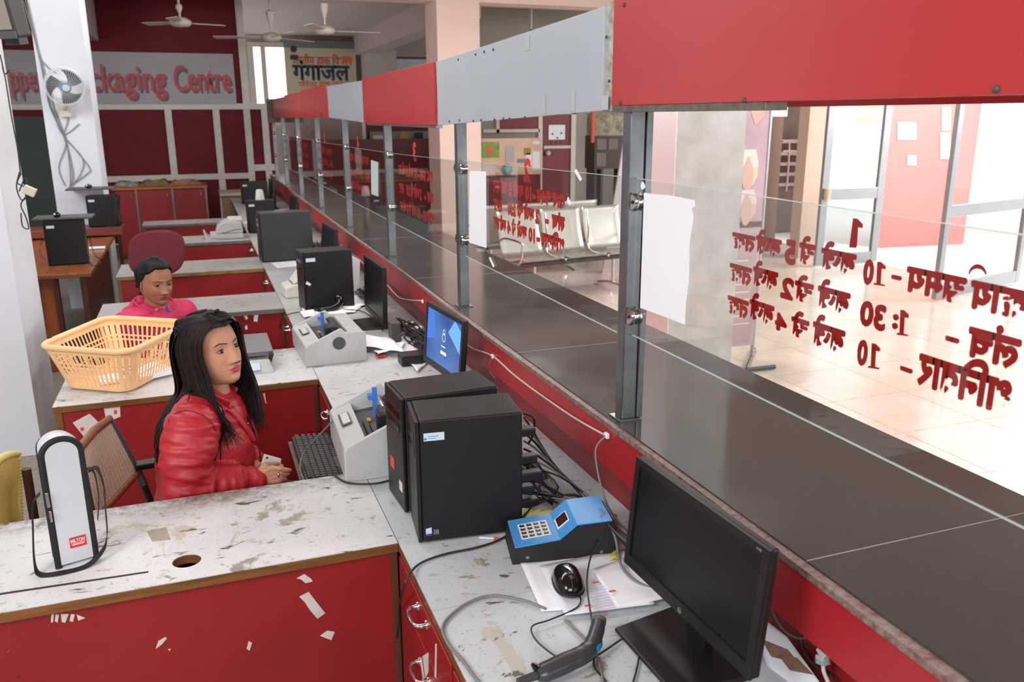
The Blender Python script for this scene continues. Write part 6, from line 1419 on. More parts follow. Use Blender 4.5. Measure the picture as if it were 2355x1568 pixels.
for k in range(22): c = Y1.lerp(Y2, .06+.9*k/22); kn.sphere(c+V(.009, -.006, 0), (.007, .007, .0055), 8, 5)
obj('knots', kn, M_YEL, yc, smooth=180)
pz = Yp(60, 1078, 2.85)
obj('rear_post', MB().cyl((pz.x, 2.85, .0), (pz.x, 2.85, pz.z), .014, n=14), mat('dark_brown_post', (62, 40, 34), .4), yc, smooth=40)
obj('seat', MB().box((-1.05, 2.65, .40), (-.70, 2.95, .44)), M_YEL, yc); obj('leg', MB().cyl((-.75, 2.68, 0), (-.75, 2.68, .42), .013), MATS['dark_brown_post'], yc)
# maroon office chair behind ret 3
mc = thing('maroon_chair', 'maroon round backed office chair between the fourth and fifth desk returns', 'chair', (-.3, 6.05, 0))
M_MAR = mat('maroon_fabric', (98, 24, 38), .8, bump=.2, bscale=200)
def cb(u, v):
    x = (u-.5)*2; z = (v-.5)*2; k = 1/max(1e-6, (abs(x)**3+abs(z)**3)**(1/3)) if max(abs(x), abs(z)) > .001 else 1
    m_ = max(abs(x), abs(z)); X, Z = x*k*m_, z*k*m_
    return V(-.30+.165*X+.02*Z, 6.08+.05*X*X, 1.0+.15*Z)
obj('backrest', MB().sheet(cb, 20, 20), M_MAR, mc, smooth=180, solid=.05)
obj('seat', MB().box((-.5, 5.75, .42), (-.1, 6.02, .5)), M_MAR, mc, bevel=.04, seg=4)
obj('spine', MB().tube([V(-.3, 6.1, .92), V(-.3, 6.13, .6), V(-.3, 5.95, .42)], .02, 8), M_BLACK, mc); obj('post', MB().cyl((-.3, 5.88, .1), (-.3, 5.88, .42), .03), M_BLACK, mc)
st5 = MB()
for k in range(5): a_ = 2*PI*k/5; st5.bar((-.3, 5.88, .1), (-.3+.18*math.cos(a_), 5.88+.18*math.sin(a_), .03), .04, .05)
obj('foot_star', st5, M_BLACK, mc)
# ================================================================ PEOPLE
def chain(mb, pts, flat=1.0, n=16):
    """rounded tapered limb through (point, radius) pairs"""
    P_ = [Vector(p) for p, r in pts]; R_ = [r for p, r in pts]
    pp = []; rr = []
    for i in range(len(P_)-1):
        for k in range(5):
            t = k/5; pp.append(P_[i].lerp(P_[i+1], t)); rr.append(R_[i]*(1-t)+R_[i+1]*t)
    pp.append(P_[-1]); rr.append(R_[-1])
    mb.tube(pp, rr, n, True, flat=flat)
    for p, r in zip(P_, R_): mb.sphere(p, r*.995, n, 10)
def remesh(mb, voxel, smooth=6, name='tmp'):
    me = bpy.data.meshes.new(name); me.from_pydata([tuple(p) for p in mb.v], [], mb.f)
    bm = bmesh.new(); bm.from_mesh(me); bmesh.ops.recalc_face_normals(bm, faces=bm.faces); bm.to_mesh(me); bm.free()
    o = bpy.data.objects.new(name, me); COL.objects.link(o)
    m = o.modifiers.new('r', 'REMESH'); m.mode = 'VOXEL'; m.voxel_size = voxel
    s = o.modifiers.new('s', 'SMOOTH'); s.iterations = smooth; s.factor = .5
    out = bpy.data.meshes.new_from_object(o.evaluated_get(bpy.context.evaluated_depsgraph_get()))
    bpy.data.objects.remove(o); bpy.data.meshes.remove(me)
    r = MB(); r.v = [v.co.copy() for v in out.vertices]; r.f = [tuple(p.vertices) for p in out.polygons]; r.mi = [0]*len(r.f)
    bpy.data.meshes.remove(out); return r
def join(a, b, mi=None):
    o = len(a.v); a.v += b.v; a.f += [tuple(i+o for i in f) for f in b.f]; a.mi += (b.mi if mi is None else [mi]*len(b.f)); return a
HT = [(.118, .004, .004, .004), (.113, .030, .030, .036), (.100, .050, .054, .062), (.082, .062, .070, .080), (.060, .070, .080, .091), (.036, .0735, .0855, .097), (.010, .0735, .0875, .097), (-.015, .0715, .0865, .090), (-.038, .0675, .085, .078), (-.060, .0605, .0835, .060), (-.080, .0505, .081, .042), (-.095, .040, .077, .022), (-.106, .0275, .069, .006), (-.112, .012, .056, -.012)]
def hprof(z):
    T = HT
    if z >= T[0][0]: return T[0][1:]
    for i in range(len(T)-1):
        if T[i][0] >= z >= T[i+1][0]:
            t = (T[i][0]-z)/(T[i][0]-T[i+1][0]); p0 = T[max(i-1, 0)]; p1 = T[i]; p2 = T[i+1]; p3 = T[min(i+2, len(T)-1)]
            return tuple(.5*((2*p1[j])+(p2[j]-p0[j])*t+(2*p0[j]-5*p1[j]+4*p2[j]-p3[j])*t*t+(-p0[j]+3*p1[j]-3*p2[j]+p3[j])*t**3) for j in (1, 2, 3))
    return T[-1][1:]
def g2(x, z, cx, cz, sx, sz): return math.exp(-((x-cx)/sx)**2/2-((z-cz)/sz)**2/2)
def face_disp(x, z, k):
    d = 0
    if z < .03 and z > -.062:
        amp = .003+.021*max(0, min(1, (.016-z)/.053))
        fall = 1 if z > -.040 else max(0, 1-((-.040-z)/.010))**1.0
        d += amp*fall*math.exp(-(x/(.0075+.0035*max(0, (-z)/.04)))**2/2)
    d += .0075*(g2(x, z, .0125, -.040, .0055, .006)+g2(x, z, -.0125, -.040, .0055, .006))
    d -= .0075*(g2(x, z, .031, .002, .015, .010)+g2(x, z, -.031, .002, .015, .010))
    d += .003*(g2(x, z, .028, .023, .017, .006)+g2(x, z, -.028, .023, .017, .006))
    d += k.get('cheek', .004)*(g2(x, z, .043, -.030, .016, .016)+g2(x, z, -.043, -.030, .016, .016))
    d += .0060*g2(x, z, 0, -.0590, .015, .0040)+.0068*g2(x, z, 0, -.0700, .0125, .0045)-.0042*g2(x, z, 0, -.0645, .021, .0013)
    d -= .0012*g2(x, z, 0, -.0505, .003, .005)
    d -= .0040*g2(x, z, 0, -.0800, .016, .0050)+.001*0
    d += .0045*g2(x, z, 0, -.0960, .014, .0090)
    return d
def head_surface(k):
    nz, n = 132, 132; vs = []; fs = []
    for i in range(nz+1):
        t = i/nz; z = .118-.230*(.5-.5*math.cos(PI*t)) if False else .118-.230*t
        w_, f, b = hprof(z)
        if i < 3: w_, f, b = [q*1.0 for q in (w_, f, b)]
        jaw = 1+(k.get('jaw', 1.0)-1)*max(0, min(1, (.02-z)/.06))
        for j in range(n):
            a = 2*PI*j/n; c, s = math.cos(a), math.sin(a)
            e = .90
            X = w_*jaw*math.copysign(abs(c)**e, c); Y = (f if s > 0 else b)*math.copysign(abs(s)**e, s)
            if s > 0:
                Y += face_disp(X, z, k)*min(1, max(0, s-.15)*2.2)
            vs.append(V(X, Y, z))
    for i in range(nz):
        for j in range(n): fs.append((i*n+j, i*n+(j+1) % n, (i+1)*n+(j+1) % n, (i+1)*n+j))
    fs += [tuple(range(n))[::-1], tuple(nz*n+q for q in range(n))]
    mb = MB(); mb.add(vs, fs)
    for q, f in enumerate(mb.f):
        c = sum((mb.v[i] for i in f[:4]), V(0, 0, 0))/4
        if c.y > .05:
            ax_ = abs(c.x); up_ = -.0555-.010*(ax_/.024)**1.6+.0016*math.exp(-((ax_-.006)/.004)**2)-(.0012 if ax_ < .002 else 0); lo = -.0755+.0105*(ax_/.024)**2
            if ax_ < .0235 and lo < c.z < up_: mb.mi[q] = 1
    return mb
def surf_y(mb, x, z):
    best = None; bd = 1e9
    for p in mb.v:
        if p.y > 0:
            d = (p.x-x)**2+(p.z-z)**2
            if d < bd: bd = d; best = p
    return best.y
def person_head(root, M, k):
    """adds the head (returned as MB in world space) and its small child meshes"""
    hm = head_surface(k); fy = {}
    lids = MB(); eyes = []; rb_ = .0134
    for s in (-1, 1):
        ex, ez = .0315*s, .001
        sy_ = surf_y(hm, ex, ez); c = V(ex, sy_-rb_+.0035, ez)
        eb_ = MB(); eb_.T = M; eb_.sphere(c, rb_, 20, 14); ball = obj('eye', eb_, k['sclera'], root, smooth=180)
        gz = V(k['gaze'][0], 1, k['gaze'][1]).normalized(); ir = MB(); ir.T = M
        Rq = gz.to_track_quat('Y', 'Z').to_matrix()
        def cap(r0, h_, m_):
            q_ = MB(); q_.T = M; n_ = 20; R__ = rb_+h_; vs = [c+Rq @ V(0, R__, 0)]
            for g_ in range(1, 6):
                r_ = r0*g_/5
                for k_ in range(n_):
                    a = 2*PI*k_/n_; vs.append(c+Rq @ V(r_*math.cos(a), math.sqrt(R__**2-r_**2), r_*math.sin(a)))
            fs = [(0, 1+i, 1+(i+1) % n_) for i in range(n_)]+[(1+g_*n_+i, 1+g_*n_+(i+1) % n_, 1+(g_+1)*n_+(i+1) % n_, 1+(g_+1)*n_+i) for g_ in range(4) for i in range(n_)]
            q_.add(vs, fs); obj(m_[0], q_, m_[1], ball, smooth=180)
        cap(.0078, .0003, ('iris', k['iris'])); cap(.0032, .0005, ('pupil', M_BLACKG))
        # lids
        R2 = rb_*1.09; na = 24; op_u = k.get('open_u', 25); op_l = k.get('open_l', 17)
        for up_ in (1, -1):
            vs = []; edge = []
            for i in range(na+1):
                az = math.radians(-78+156*i/na); x_ = az/math.radians(78); env = max(0, 1-abs(x_)**2.2)
                e0 = math.radians((op_u if up_ > 0 else -op_l)*env + (-2+3*x_*s)); e1 = math.radians(86 if up_ > 0 else -86)
                for j in range(9):
                    e_ = e0+(e1-e0)*j/8; rr = R2*(1-.10*(j/8))
                    p = c+V(rr*math.cos(e_)*math.sin(az), rr*math.cos(e_)*math.cos(az), rr*math.sin(e_)); vs.append(p)
                    if j == 0: edge.append(p)
            fs = [(i*9+j, i*9+j+1, (i+1)*9+j+1, (i+1)*9+j) for i in range(na) for j in range(8)]
            lids.add(vs, fs)
            ln = MB(); ln.T = M; ln.tube([p+V(0, .0004, 0) for p in edge], [(.0014 if up_ > 0 else .0007)*max(.3, 1-abs(2*i/na-1)**3) for i in range(na+1)], 6); obj('eyeliner', ln, k['liner'], root)
            if up_ > 0:
                ls = MB(); ls.T = M
                for i in range(4, na-1, 2):
                    p = edge[i]; d_ = (p-c).normalized(); ls.tube([p, p+d_*.003+V(0, .001, .003)], [.0005, .0001], 4)
                obj('lashes', ls, k['liner'], root)
        bw = MB(); bw.T = M; pts = []
        for i in range(13):
            t = i/12; bx = s*(.0125+.039*t); bzz = k.get('browz', .0195)+.0062*math.sin(PI*min(t*1.15, 1)*.62)-.006*max(0, t-.65)/.35
            pts.append(V(bx, surf_y(hm, bx, bzz)+.0006, bzz))
        bw.tube(pts, [.0016+.0007*math.sin(PI*i/12) if i < 10 else .0016*(12.6-i)/2.6 for i in range(13)], 6, flat=.8); obj('eyebrow', bw, k['brow'], root, smooth=180)
    join(hm, lids, 0)
    # ears
    for s in (-1, 1):
        e_ = MB(); e_.T = Matrix.Translation((.072*s, -.004, -.008)) @ Matrix.Rotation(math.radians(-22*s), 4, 'Z'); e_.sphere((0, -.006, 0), (.006, .016, .028), 14, 12)
        tr = [V(.004*s, -.006+.016*math.cos(a), .028*math.sin(a)) for a in [PI*(-.45)+PI*1.25*q/14 for q in range(15)]]
        e_.tube(tr, .0042, 7); e_.T = None; join(hm, e_, 0)
    ns = MB(); ns.T = M
    for s in (-1, 1):
        yn = surf_y(hm, .0062*s, -.0465); ns.sphere(V(.0066*s, yn+.0035, -.0462), (.0030, .0036, .0016), 8, 6)
    obj('nostril', ns, mat('nostril_dark', (58, 30, 24), .8), root)
    hm.v = [M @ p for p in hm.v]
    return hm
def finger(mb, p, dirs, lens, r):
    """bent finger from a knuckle: list of segment directions and lengths"""
    pts = [(Vector(p), r)]; q_ = Vector(p)
    for i, (d, l) in enumerate(zip(dirs, lens)):
        q_ = q_+Vector(d).normalized()*l; pts.append((q_.copy(), r*(1-.10*(i+1))))
    chain(mb, pts, 1, 10); return q_
def hair_tube(mb, pts, w0, th, n=6, taper=.9, bt=None, M=None):
    P_ = smoothpts(pts, 5); N = len(P_)
    if bt is not None:
        Mi = M.inverted(); Q = []
        for i, p in enumerate(P_):
            q = M @ p
            if i > 10:
                h = bt.find_nearest(q)
                if h[0] is not None and (q-h[0]).dot(h[1]) < .006: q = h[0]+h[1]*(.006+.002*math.sin(i+w0*9000))
            Q.append(q)
        for _ in range(4):
            Q = [Q[0]]+[(Q[i-1]+Q[i]*2+Q[i+1])/4 if i > 8 else Q[i] for i in range(1, N-1)]+[Q[-1]]
        for i in range(11, N):
            h = bt.find_nearest(Q[i])
            if h[0] is not None and (Q[i]-h[0]).dot(h[1]) < .003: Q[i] = h[0]+h[1]*.003
        P_ = [Mi @ q for q in Q]
    r = [w0*(1 if i < N*.55 else 1-taper*((i-N*.55)/(N*.45))**1.3) for i in range(N)]
    mb.tube(P_, r, n, True, flat=th)
M_SKIN1 = mat('brown_skin', (186, 134, 108), .5, bump=.12, bscale=260, var=.10, vscale=14, spec=.35)
MATS['brown_skin'].node_tree.nodes['Principled BSDF'].inputs['Subsurface Weight'].default_value = .10
MATS['brown_skin'].node_tree.nodes['Principled BSDF'].inputs['Subsurface Radius'].default_value = (.012, .005, .003)
M_SKIN2 = mat('deep_brown_skin', (160, 110, 84), .5, bump=.12, bscale=260, var=.10, vscale=14, spec=.35)
M_LIP1 = mat('rose_lips', (170, 62, 76), .35); M_LIP2 = mat('purple_lips', (132, 48, 92), .35)
M_HAIR1 = mat('black_brown_hair', (13, 10, 10), .55, rgb2=(36, 22, 18), vscale=6, spec=.25); M_HAIR2 = mat('black_hair', (11, 10, 11), .55, spec=.25)
M_SCL = mat('sclera', (150, 138, 132), .35); M_IRIS = mat('dark_iris', (34, 20, 14), .35, spec=.3); M_LINER = mat('kohl', (20, 14, 14), .6); M_BROW = mat('brow_hair', (34, 24, 22), .8)
M_JAC1 = mat('red_quilted_nylon', (176, 34, 46), .48, bump=.45, bscale=34, var=.12, vscale=4, spec=.5)
M_JAC2 = mat('magenta_jacket', (196, 40, 84), .6, bump=.3, bscale=30, var=.12, vscale=6)
M_SEAM = mat('dark_red_seam', (104, 14, 26), .6)
def hair_cap(M, k, off=.010, seedv=0, back=True):
    """shell over the skull, open at the face"""
    nz, n = 84, 120; vs = []; keep = {}; fs = []
    for i in range(nz+1):
        z = .122-.215*i/nz; w_, f, b = hprof(min(max(z, -.111), .1165))
        for j in range(n):
            a = 2*PI*j/n; c, s = math.cos(a), math.sin(a)
            c0_v = V(w_*math.copysign(abs(c)**.92, c), (f if s > 0 else b)*math.copysign(abs(s)**.92, s), z)
            m_ = max(0, min(1, (k['hairline'](c0_v)+.005)/.014)); m_ = m_*m_*(3-2*m_)
            o_ = (-.007+(off+.007)*m_)+off*.10*noise.noise(V(c*3, s*3, z*18+seedv))*m_+(k.get('vol', 0)*max(0, z+.02)*.25)*m_
            X = (w_+o_)*math.copysign(abs(c)**.92, c); Y = ((f if s > 0 else b)+o_)*math.copysign(abs(s)**.92, s)
            zz = z+(off+k.get('vol', 0)*.03)*max(0, (z-.04)/.08)
            vs.append(V(X, Y, zz))
    for i in range(nz):
        for j in range(n):
            c = vs[i*n+j]
            fs.append((i*n+j, i*n+(j+1) % n, (i+1)*n+(j+1) % n, (i+1)*n+j))
    fs.append(tuple(range(n))[::-1])
    mb = MB(); mb.T = M; mb.add(vs, fs); mb.T = None
    return mb
def wrinkle(mb, segs, amp, freq, thr=.0):
    """folds across the given limb segments: list of (a, b, radius, amp)"""
    me = bpy.data.meshes.new('t'); me.from_pydata([tuple(p) for p in mb.v], [], mb.f); me.update()
    nr = [v.normal.copy() for v in me.vertices]; bpy.data.meshes.remove(me)
    out = []
    for p, n_ in zip(mb.v, nr):
        best = None
        for a, b, r, am in segs:
            ab = b-a; t = max(0, min(1, (p-a).dot(ab)/ab.length_squared)); d = (p-(a+ab*t)).length-r
            if best is None or d < best[0]: best = (d, t, ab.length, am, ab.normalized(), a)
        d, t, L, am, ax_, a = best
        s = (p-a).dot(ax_)
        q_ = p-ax_*s*(1-.30)          # squeeze so that folds run across the limb
        fold = noise.noise(V(p.x*5.5, p.y*5.5, p.z*5.5)+ax_*s*freq) 
        rid = 1-abs(noise.noise(V(p.x*6+3, p.y*6, p.z*6)+ax_*s*freq*.8))*2.2
        fine = noise.noise(V(p.x*26, p.y*26, p.z*26)+ax_*s*freq*2)*.35
        out.append(p+n_*am*(fold*.6+max(rid, -.6)*.7+fine))
    mb.v = out; return mb
# ---------------------------------------------------------------- woman in the red jacket
w1 = {}
HC = Yp(487, 806, 2.84); HC = V(HC.x, 2.84, HC.z)
face_dir = math.radians(-47)
M1 = Matrix.Translation(HC) @ Matrix.Rotation(face_dir-PI/2, 4, 'Z') @ Matrix.Rotation(math.radians(11), 4, 'X') @ Matrix.Rotation(math.radians(3), 4, 'Y')
M1 = M1 @ Matrix.Scale(1.03, 4)
k1 = dict(sclera=M_SCL, iris=M_IRIS, liner=M_LINER, brow=M_BROW, gaze=(-.16, .06), cheek=.004, jaw=1.02, vol=.04)
R_SH = V(-.085, 2.715, .925); L_SH = V(.005, 3.04, .925)
R_EL = V(-.125, 2.665, .745); R_WR = Yp(588, 1104, 2.715); L_EL = V(.0, 3.10, .73); L_WR = Yp(588, 1066, 2.90)
NECK = V(-.012, 2.862, .985)
person1 = MB()
bd = MB()
chain(bd, [(V(-.08, 2.89, .52), .135), (V(-.07, 2.885, .68), .12), (V(-.05, 2.88, .84), .13), (V(-.03, 2.875, .92), .10)])
chain(bd, [(NECK-V(.01, 0, .06), .062), (NECK+V(0, 0, .0), .052), (HC+V(-.006, .006, -.055), .047), (HC+V(-.01, .005, -.02), .045)])
for sh, el, wr in ((R_SH, R_EL, R_WR), (L_SH, L_EL, L_WR)):
    chain(bd, [(V(-.03, 2.88, .90).lerp(sh, .35), .07), (sh, .055), (el, .040), (wr, .025)])
for yy in (2.80, 2.98):
    chain(bd, [(V(-.06, yy, .50), .085), (V(.30, yy-.02, .50), .062), (V(.29, yy-.02, .12), .04), (V(.30, yy-.02, .05), .036), (V(.39, yy-.03, .035), .03)])
person1 = remesh(bd, .011, 5)
# hands
def hand_r(wr):
    h_ = MB(); A = wr; K = Yp(632, 1090, 2.70)
    ax_ = (K-A).normalized(); up_ = V(0, 0, 1); sd = ax_.cross(up_).normalized(); n_ = sd.cross(ax_)
    chain(h_, [(A-ax_*.01, .023), (A+ax_*.02, .024)]); 
    for o in (-.024, -.008, .008, .024): chain(h_, [(A+n_*o*.5+ax_*.01, .014), (K+n_*o, .0105)])
    tips = [(668, 1081, 2.70), (664, 1090, 2.715), (659, 1103, 2.72), (650, 1109, 2.72)]
    for (px, py, y), o, r in zip(tips, (.024, .008, -.008, -.024), (.0078, .0082, .0078, .0068)):
        b = K+n_*o; t = Yp(px, py, y); m1_ = b.lerp(t, .45)+V(.0, -.012, .006); m2_ = b.lerp(t, .78)+V(.002, -.008, .002)
        chain(h_, [(b, r*1.15), (m1_, r*1.05), (m2_, r), (t, r*.8)], 1, 10)
    chain(h_, [(A+ax_*.02+n_*.02, .013), (A+ax_*.045+n_*.036+V(0, .012, 0), .0105), (Yp(632, 1068, 2.745), .0085), (Yp(640, 1066, 2.76), .007)], 1, 10)
    return h_, K, n_, ax_
hr, KR, nR, axR = hand_r(R_WR)
join(person1, remesh(hr, .0032, 3), 0)
PH = [Yp(609, 1044, 2.795), Yp(648, 1055, 2.815), Yp(637, 1122, 2.79), Yp(590, 1112, 2.775)]
hl_ = MB(); A = L_WR; K = (PH[3].lerp(PH[0], .35))+V(-.005, .022, 0)
chain(hl_, [(A, .022), (A.lerp(K, .5), .024), (K, .018)])
for i, t in enumerate((.30, .45, .60, .75)):
    edge_ = PH[1].lerp(PH[2], t)
    chain(hl_, [(K+V(0, 0, .022-.014*i), .010), (PH[0].lerp(PH[3], t).lerp(edge_, .55)+V(0, .024, 0), .0085), (edge_+V(.006, .012, 0), .0078), (edge_+V(.003, -.006, -.002), .0065)], 1, 10)
chain(hl_, [(K+V(-.01, 0, 0), .012), (PH[0].lerp(PH[3], .55)+V(-.012, .004, 0), .009), (PH[0].lerp(PH[3], .45)+V(.004, -.009, .0), .0075)], 1, 10)
join(person1, remesh(hl_, .0032, 3), 0)
root1 = obj('person', MB().box((0, 0, 0), (.001, .001, .001)), [M_SKIN1, M_LIP1]); bpy.data.objects.remove(root1)
dummy = bpy.data.objects.new('person', bpy.data.meshes.new('person')); COL.objects.link(dummy); p1o = dummy
hm1 = person_head(p1o, M1, k1)
join(person1, hm1)
def finish_body(o, mb, mats):
    me = o.data; me.from_pydata([tuple(p) for p in mb.v], [], mb.f)
    for m in mats: me.materials.append(m)
    me.polygons.foreach_set('material_index', mb.mi); me.shade_smooth(); me.update()
finish_body(p1o, person1, [M_SKIN1, M_LIP1])
tag(p1o, 'woman in a quilted red jacket with long dark hair, seated and holding a white phone', 'person')
# jacket
jk = MB()
chain(jk, [(V(-.075, 2.89, .56), .172), (V(-.065, 2.885, .68), .160), (V(-.058, 2.88, .80), .160), (V(-.045, 2.878, .89), .135)], 1.0, 24)
jk.sphere(V(-.10, 2.88, .80), (.115, .19, .17), 20, 14); jk.sphere(V(-.02, 2.875, .80), (.115, .165, .13), 20, 14)
chain(jk, [(R_SH, .082), (V(-.045, 2.87, .955), .085), (L_SH, .08)], 1, 20)
chain(jk, [(V(-.04, 2.872, .93), .088), (NECK-V(.020, 0, .035), .066)], 1, 20)
chain(jk, [(R_SH, .082), (R_SH.lerp(R_EL, .5)+V(-.008, -.006, 0), .079), (R_EL, .070), (R_EL.lerp(R_WR, .5)+V(0, 0, .005), .058), (R_WR-V(.008, 0, 0), .042)], 1, 20)
chain(jk, [(L_SH, .080), (L_EL, .068), (L_WR, .040)], 1, 20)
jm = remesh(jk, .0065, 4)
jm = wrinkle(jm, [(R_SH, R_EL, .08, .0105), (R_EL, R_WR, .055, .0095), (L_SH, L_EL, .08, .006), (L_EL, L_WR, .055, .006), (V(-.07, 2.88, .55), V(-.05, 2.88, .90), .16, .0042), (R_SH, L_SH, .08, .0016)], 1, 26)
jo = obj('jacket', jm, M_JAC1, p1o, smooth=180)
# collar, lapel, seams
def ringpt(c, a, rx, ry, R): return c + R @ V(rx*math.cos(a), ry*math.sin(a), 0)
Rn = Matrix.Rotation(math.radians(-14), 3, 'Z')
cl = MB()
def colf(u, v):
    a = math.radians(48)+math.radians(264)*u
    rx = .078+.020*v-.01*(1-v); h_ = .050*(v)-.006; drop = -.055*max(0, abs(u-.5)*2-.62)/.38
    p = ringpt(NECK+V(.004, 0, .008), a, rx*.95, rx, Rn); return p+V(0, 0, h_+drop)
cl.sheet(lambda u, v: colf(u, v), 40, 6)
obj('collar', cl, M_JAC1, p1o, smooth=180, solid=.012)
def frontpt(u, s):      # down the chest: u 0 neck .. 1 waist; s sideways
    z = .955-.33*u; x = .075+.045*math.sin(min(u*1.5, 1)*PI/2); return V(-.045, 2.878, z)+Rn @ V(x+.016+.016*math.sin(u*PI), s, 0)
lp = MB()
for sg_ in (-1, 1):
    lp.sheet(lambda u, v, sg_=sg_: frontpt(.0+.45*v, sg_*(.012+.060*(1-v)*(1-u)+.02*(1-v)))+V(.012*(1-abs(2*u-1)), 0, 0), 6, 12)
obj('lapel', lp, M_JAC1, p1o, smooth=180, solid=.008)
obj('front_seam', MB().tube([frontpt(.05+.9*i/16, .012) + V(.012, 0, 0) for i in range(17)], .0035, 6), M_SEAM, p1o, smooth=60)
obj('button', MB().sphere(frontpt(.22, -.035)+V(.018, 0, 0), (.004, .007, .007), 10, 6), M_STEEL, p1o)
from mathutils.bvhtree import BVHTree
def on_surface(mb, pxs, lift=.0008):
    bt = BVHTree.FromPolygons(mb.v, mb.f); out = []
    for px, py in pxs:
        d = ray(px, py).normalized(); h = bt.ray_cast(EYE, d)
        if h[0] is not None: out.append(h[0]-d*lift)
    return out
for pts in ([(384, 990), (388, 968), (402, 951), (424, 944), (450, 948), (474, 960), (490, 976), (498, 992)], [(428, 944), (431, 925), (437, 902)], [(494, 940), (500, 965), (512, 982), (535, 996), (556, 1010), (574, 1030)]):
    sp_ = on_surface(jm, pts)
    if len(sp_) > 2: obj('seam', MB().tube(smoothpts(sp_, 4), .0018, 6), M_SEAM, p1o, smooth=60)
cf = MB(); d_ = (R_WR-R_EL).normalized(); cf.tube([R_WR-d_*.035, R_WR-d_*.004], [.045, .038], 18); obj('cuff', cf, M_JAC1, p1o, smooth=40, bevel=.004)
cf = MB(); d_ = (L_WR-L_EL).normalized(); cf.tube([L_WR-d_*.035, L_WR-d_*.004], [.042, .036], 18); obj('cuff', cf, M_JAC1, p1o, smooth=40, bevel=.004)
tr = MB()
chain(tr, [(V(-.08, 2.89, .52), .150), (V(-.075, 2.89, .58), .150)])
for yy in (2.80, 2.98): chain(tr, [(V(-.06, yy, .51), .098), (V(.30, yy-.02, .505), .072), (V(.29, yy-.02, .14), .055)])
obj('trousers', remesh(tr, .012, 4), mat('dark_trousers', (38, 38, 48), .8), p1o, smooth=180)
br = MB(); c_ = R_WR+axR*.016; u1 = nR; u2 = axR.cross(nR).normalized()
for k in range(14):
    a = 2*PI*k/14; br.sphere(c_+(u1*math.cos(a)+u2*math.sin(a))*.0265, .0036, 8, 6)
obj('bracelet', br, M_CHROME, p1o, smooth=180)
rg = Yp(640, 1091, 2.69); obj('ring', MB().tube([rg+V(.0, .010*math.cos(a), .010*math.sin(a)) for a in [2*PI*k/14 for k in range(15)]], .0018, 6), M_CHROME, p1o, smooth=60)
ph = thing('phone', 'white smartphone held in the hands of the woman in red', 'phone', tuple(PH[0]))
nph = (PH[1]-PH[0]).cross(PH[3]-PH[0]).normalized(); nph = nph if nph.y < 0 else -nph
obj('body', MB().prism(PH, -nph*.008), mat('phone_white', (226, 222, 220), .3), ph, bevel=.003, seg=3)
cam_ = PH[0].lerp(PH[1], .16).lerp(PH[3].lerp(PH[2], .16), .10); obj('camera_lens', MB().sphere(cam_+nph*.0005, (.004, .002, .004), 10, 6), M_BLACKG, ph)
lg_ = PH[0].lerp(PH[1], .28).lerp(PH[3].lerp(PH[2], .28), .50); text('maker_print', 'lenovo', lg_+nph*.0006, (PH[1]-PH[0]), (PH[0]-PH[3]), .007, mat('print_grey', (150, 150, 154), .4), ph, width=.024)
# hair
k1['hairline'] = lambda c: max(c.z-(.094-1.0*max(0, abs(c.x)-.026)), (.016-c.y)) if c.z > -.02 else (-.02-c.y)
hc = hair_cap(M1, k1, .009, 1)
h1 = MB(); join(h1, hc, 0)
random.seed(11)
st_ = MB(); st_.T = M1
NS = 300
BTJ = BVHTree.FromPolygons(jm.v, jm.f)
for s in (-1, 1):
    for i in range(NS):
        t = i/(NS-1); j = random.uniform
        lay = j(0, .009); fwd = max(0, 1-t*2.0)
        y0 = .088-.165*t
        zt = .124-.050*abs(max(0, y0)/.088)**2.4-.03*abs(min(0, y0)/.08)**2
        y1 = .082*fwd+(.088-.165*t)*(1-fwd)*.8; z1 = .113-.034*fwd
        y2 = .068*fwd-.060*(1-fwd)+.035*(1-t)*(1-fwd); z2 = .058
        y3 = .052*fwd-.070*(1-fwd)+.03*(1-t)*(1-fwd); y4 = y3+.006*fwd-.004
        e_ = -.285+.02*fwd+j(-.045, .02)
        p = [V(s*.001, y0, zt), V(s*(.048-.006*fwd), y1, z1+.006*(1-fwd)), V(s*(.082+lay-.004*fwd), y2, z2), V(s*(.085+lay), y3, -.005), V(s*(.081+lay), y4, -.075),
             V(s*(.086+lay+j(0, .01)), y4+.002+(.010 if s > 0 else -.004)*fwd, -.16), V(s*(.072+j(0, .02)), y4+.006+(.026 if s > 0 else .0)*fwd, -.23), V(s*(.062+j(0, .03)), y4+.006+(.038 if s > 0 else .004)*fwd, e_)]
        if t > .55:
            g = (t-.55)/.45
            p[2] = V(s*(.077-.035*g), -.066-.036*g, .060); p[3] = V(s*(.086-.060*g), -.086-.022*g, .0); p[4] = V(s*(.088-.062*g), -.090-.026*g, -.08); p[5] = V(s*(.092-.06*g), -.096-.022*g, -.16); p[6] = V(s*(.090-.05*g), -.104-.015*g, -.23); p[7] = V(s*(.088-.05*g), -.110-.01*g, -.30+j(-.04, .02))
        hair_tube(st_, p, j(.0016, .0030), .7, 4, bt=BTJ, M=M1)
for i in range(110):
    x0 = -.05+.1*i/109; hair_tube(st_, [V(x0*.5, -.04, .128-.5*abs(x0)**1.6), V(x0, -.100, .075), V(x0*1.3, -.120, .0), V(x0*1.5, -.118, -.10), V(x0*1.6, -.120, -.20), V(x0*1.6, -.125, -.29+random.uniform(-.03, .02))], .0028, .7, 4, bt=BTJ, M=M1)
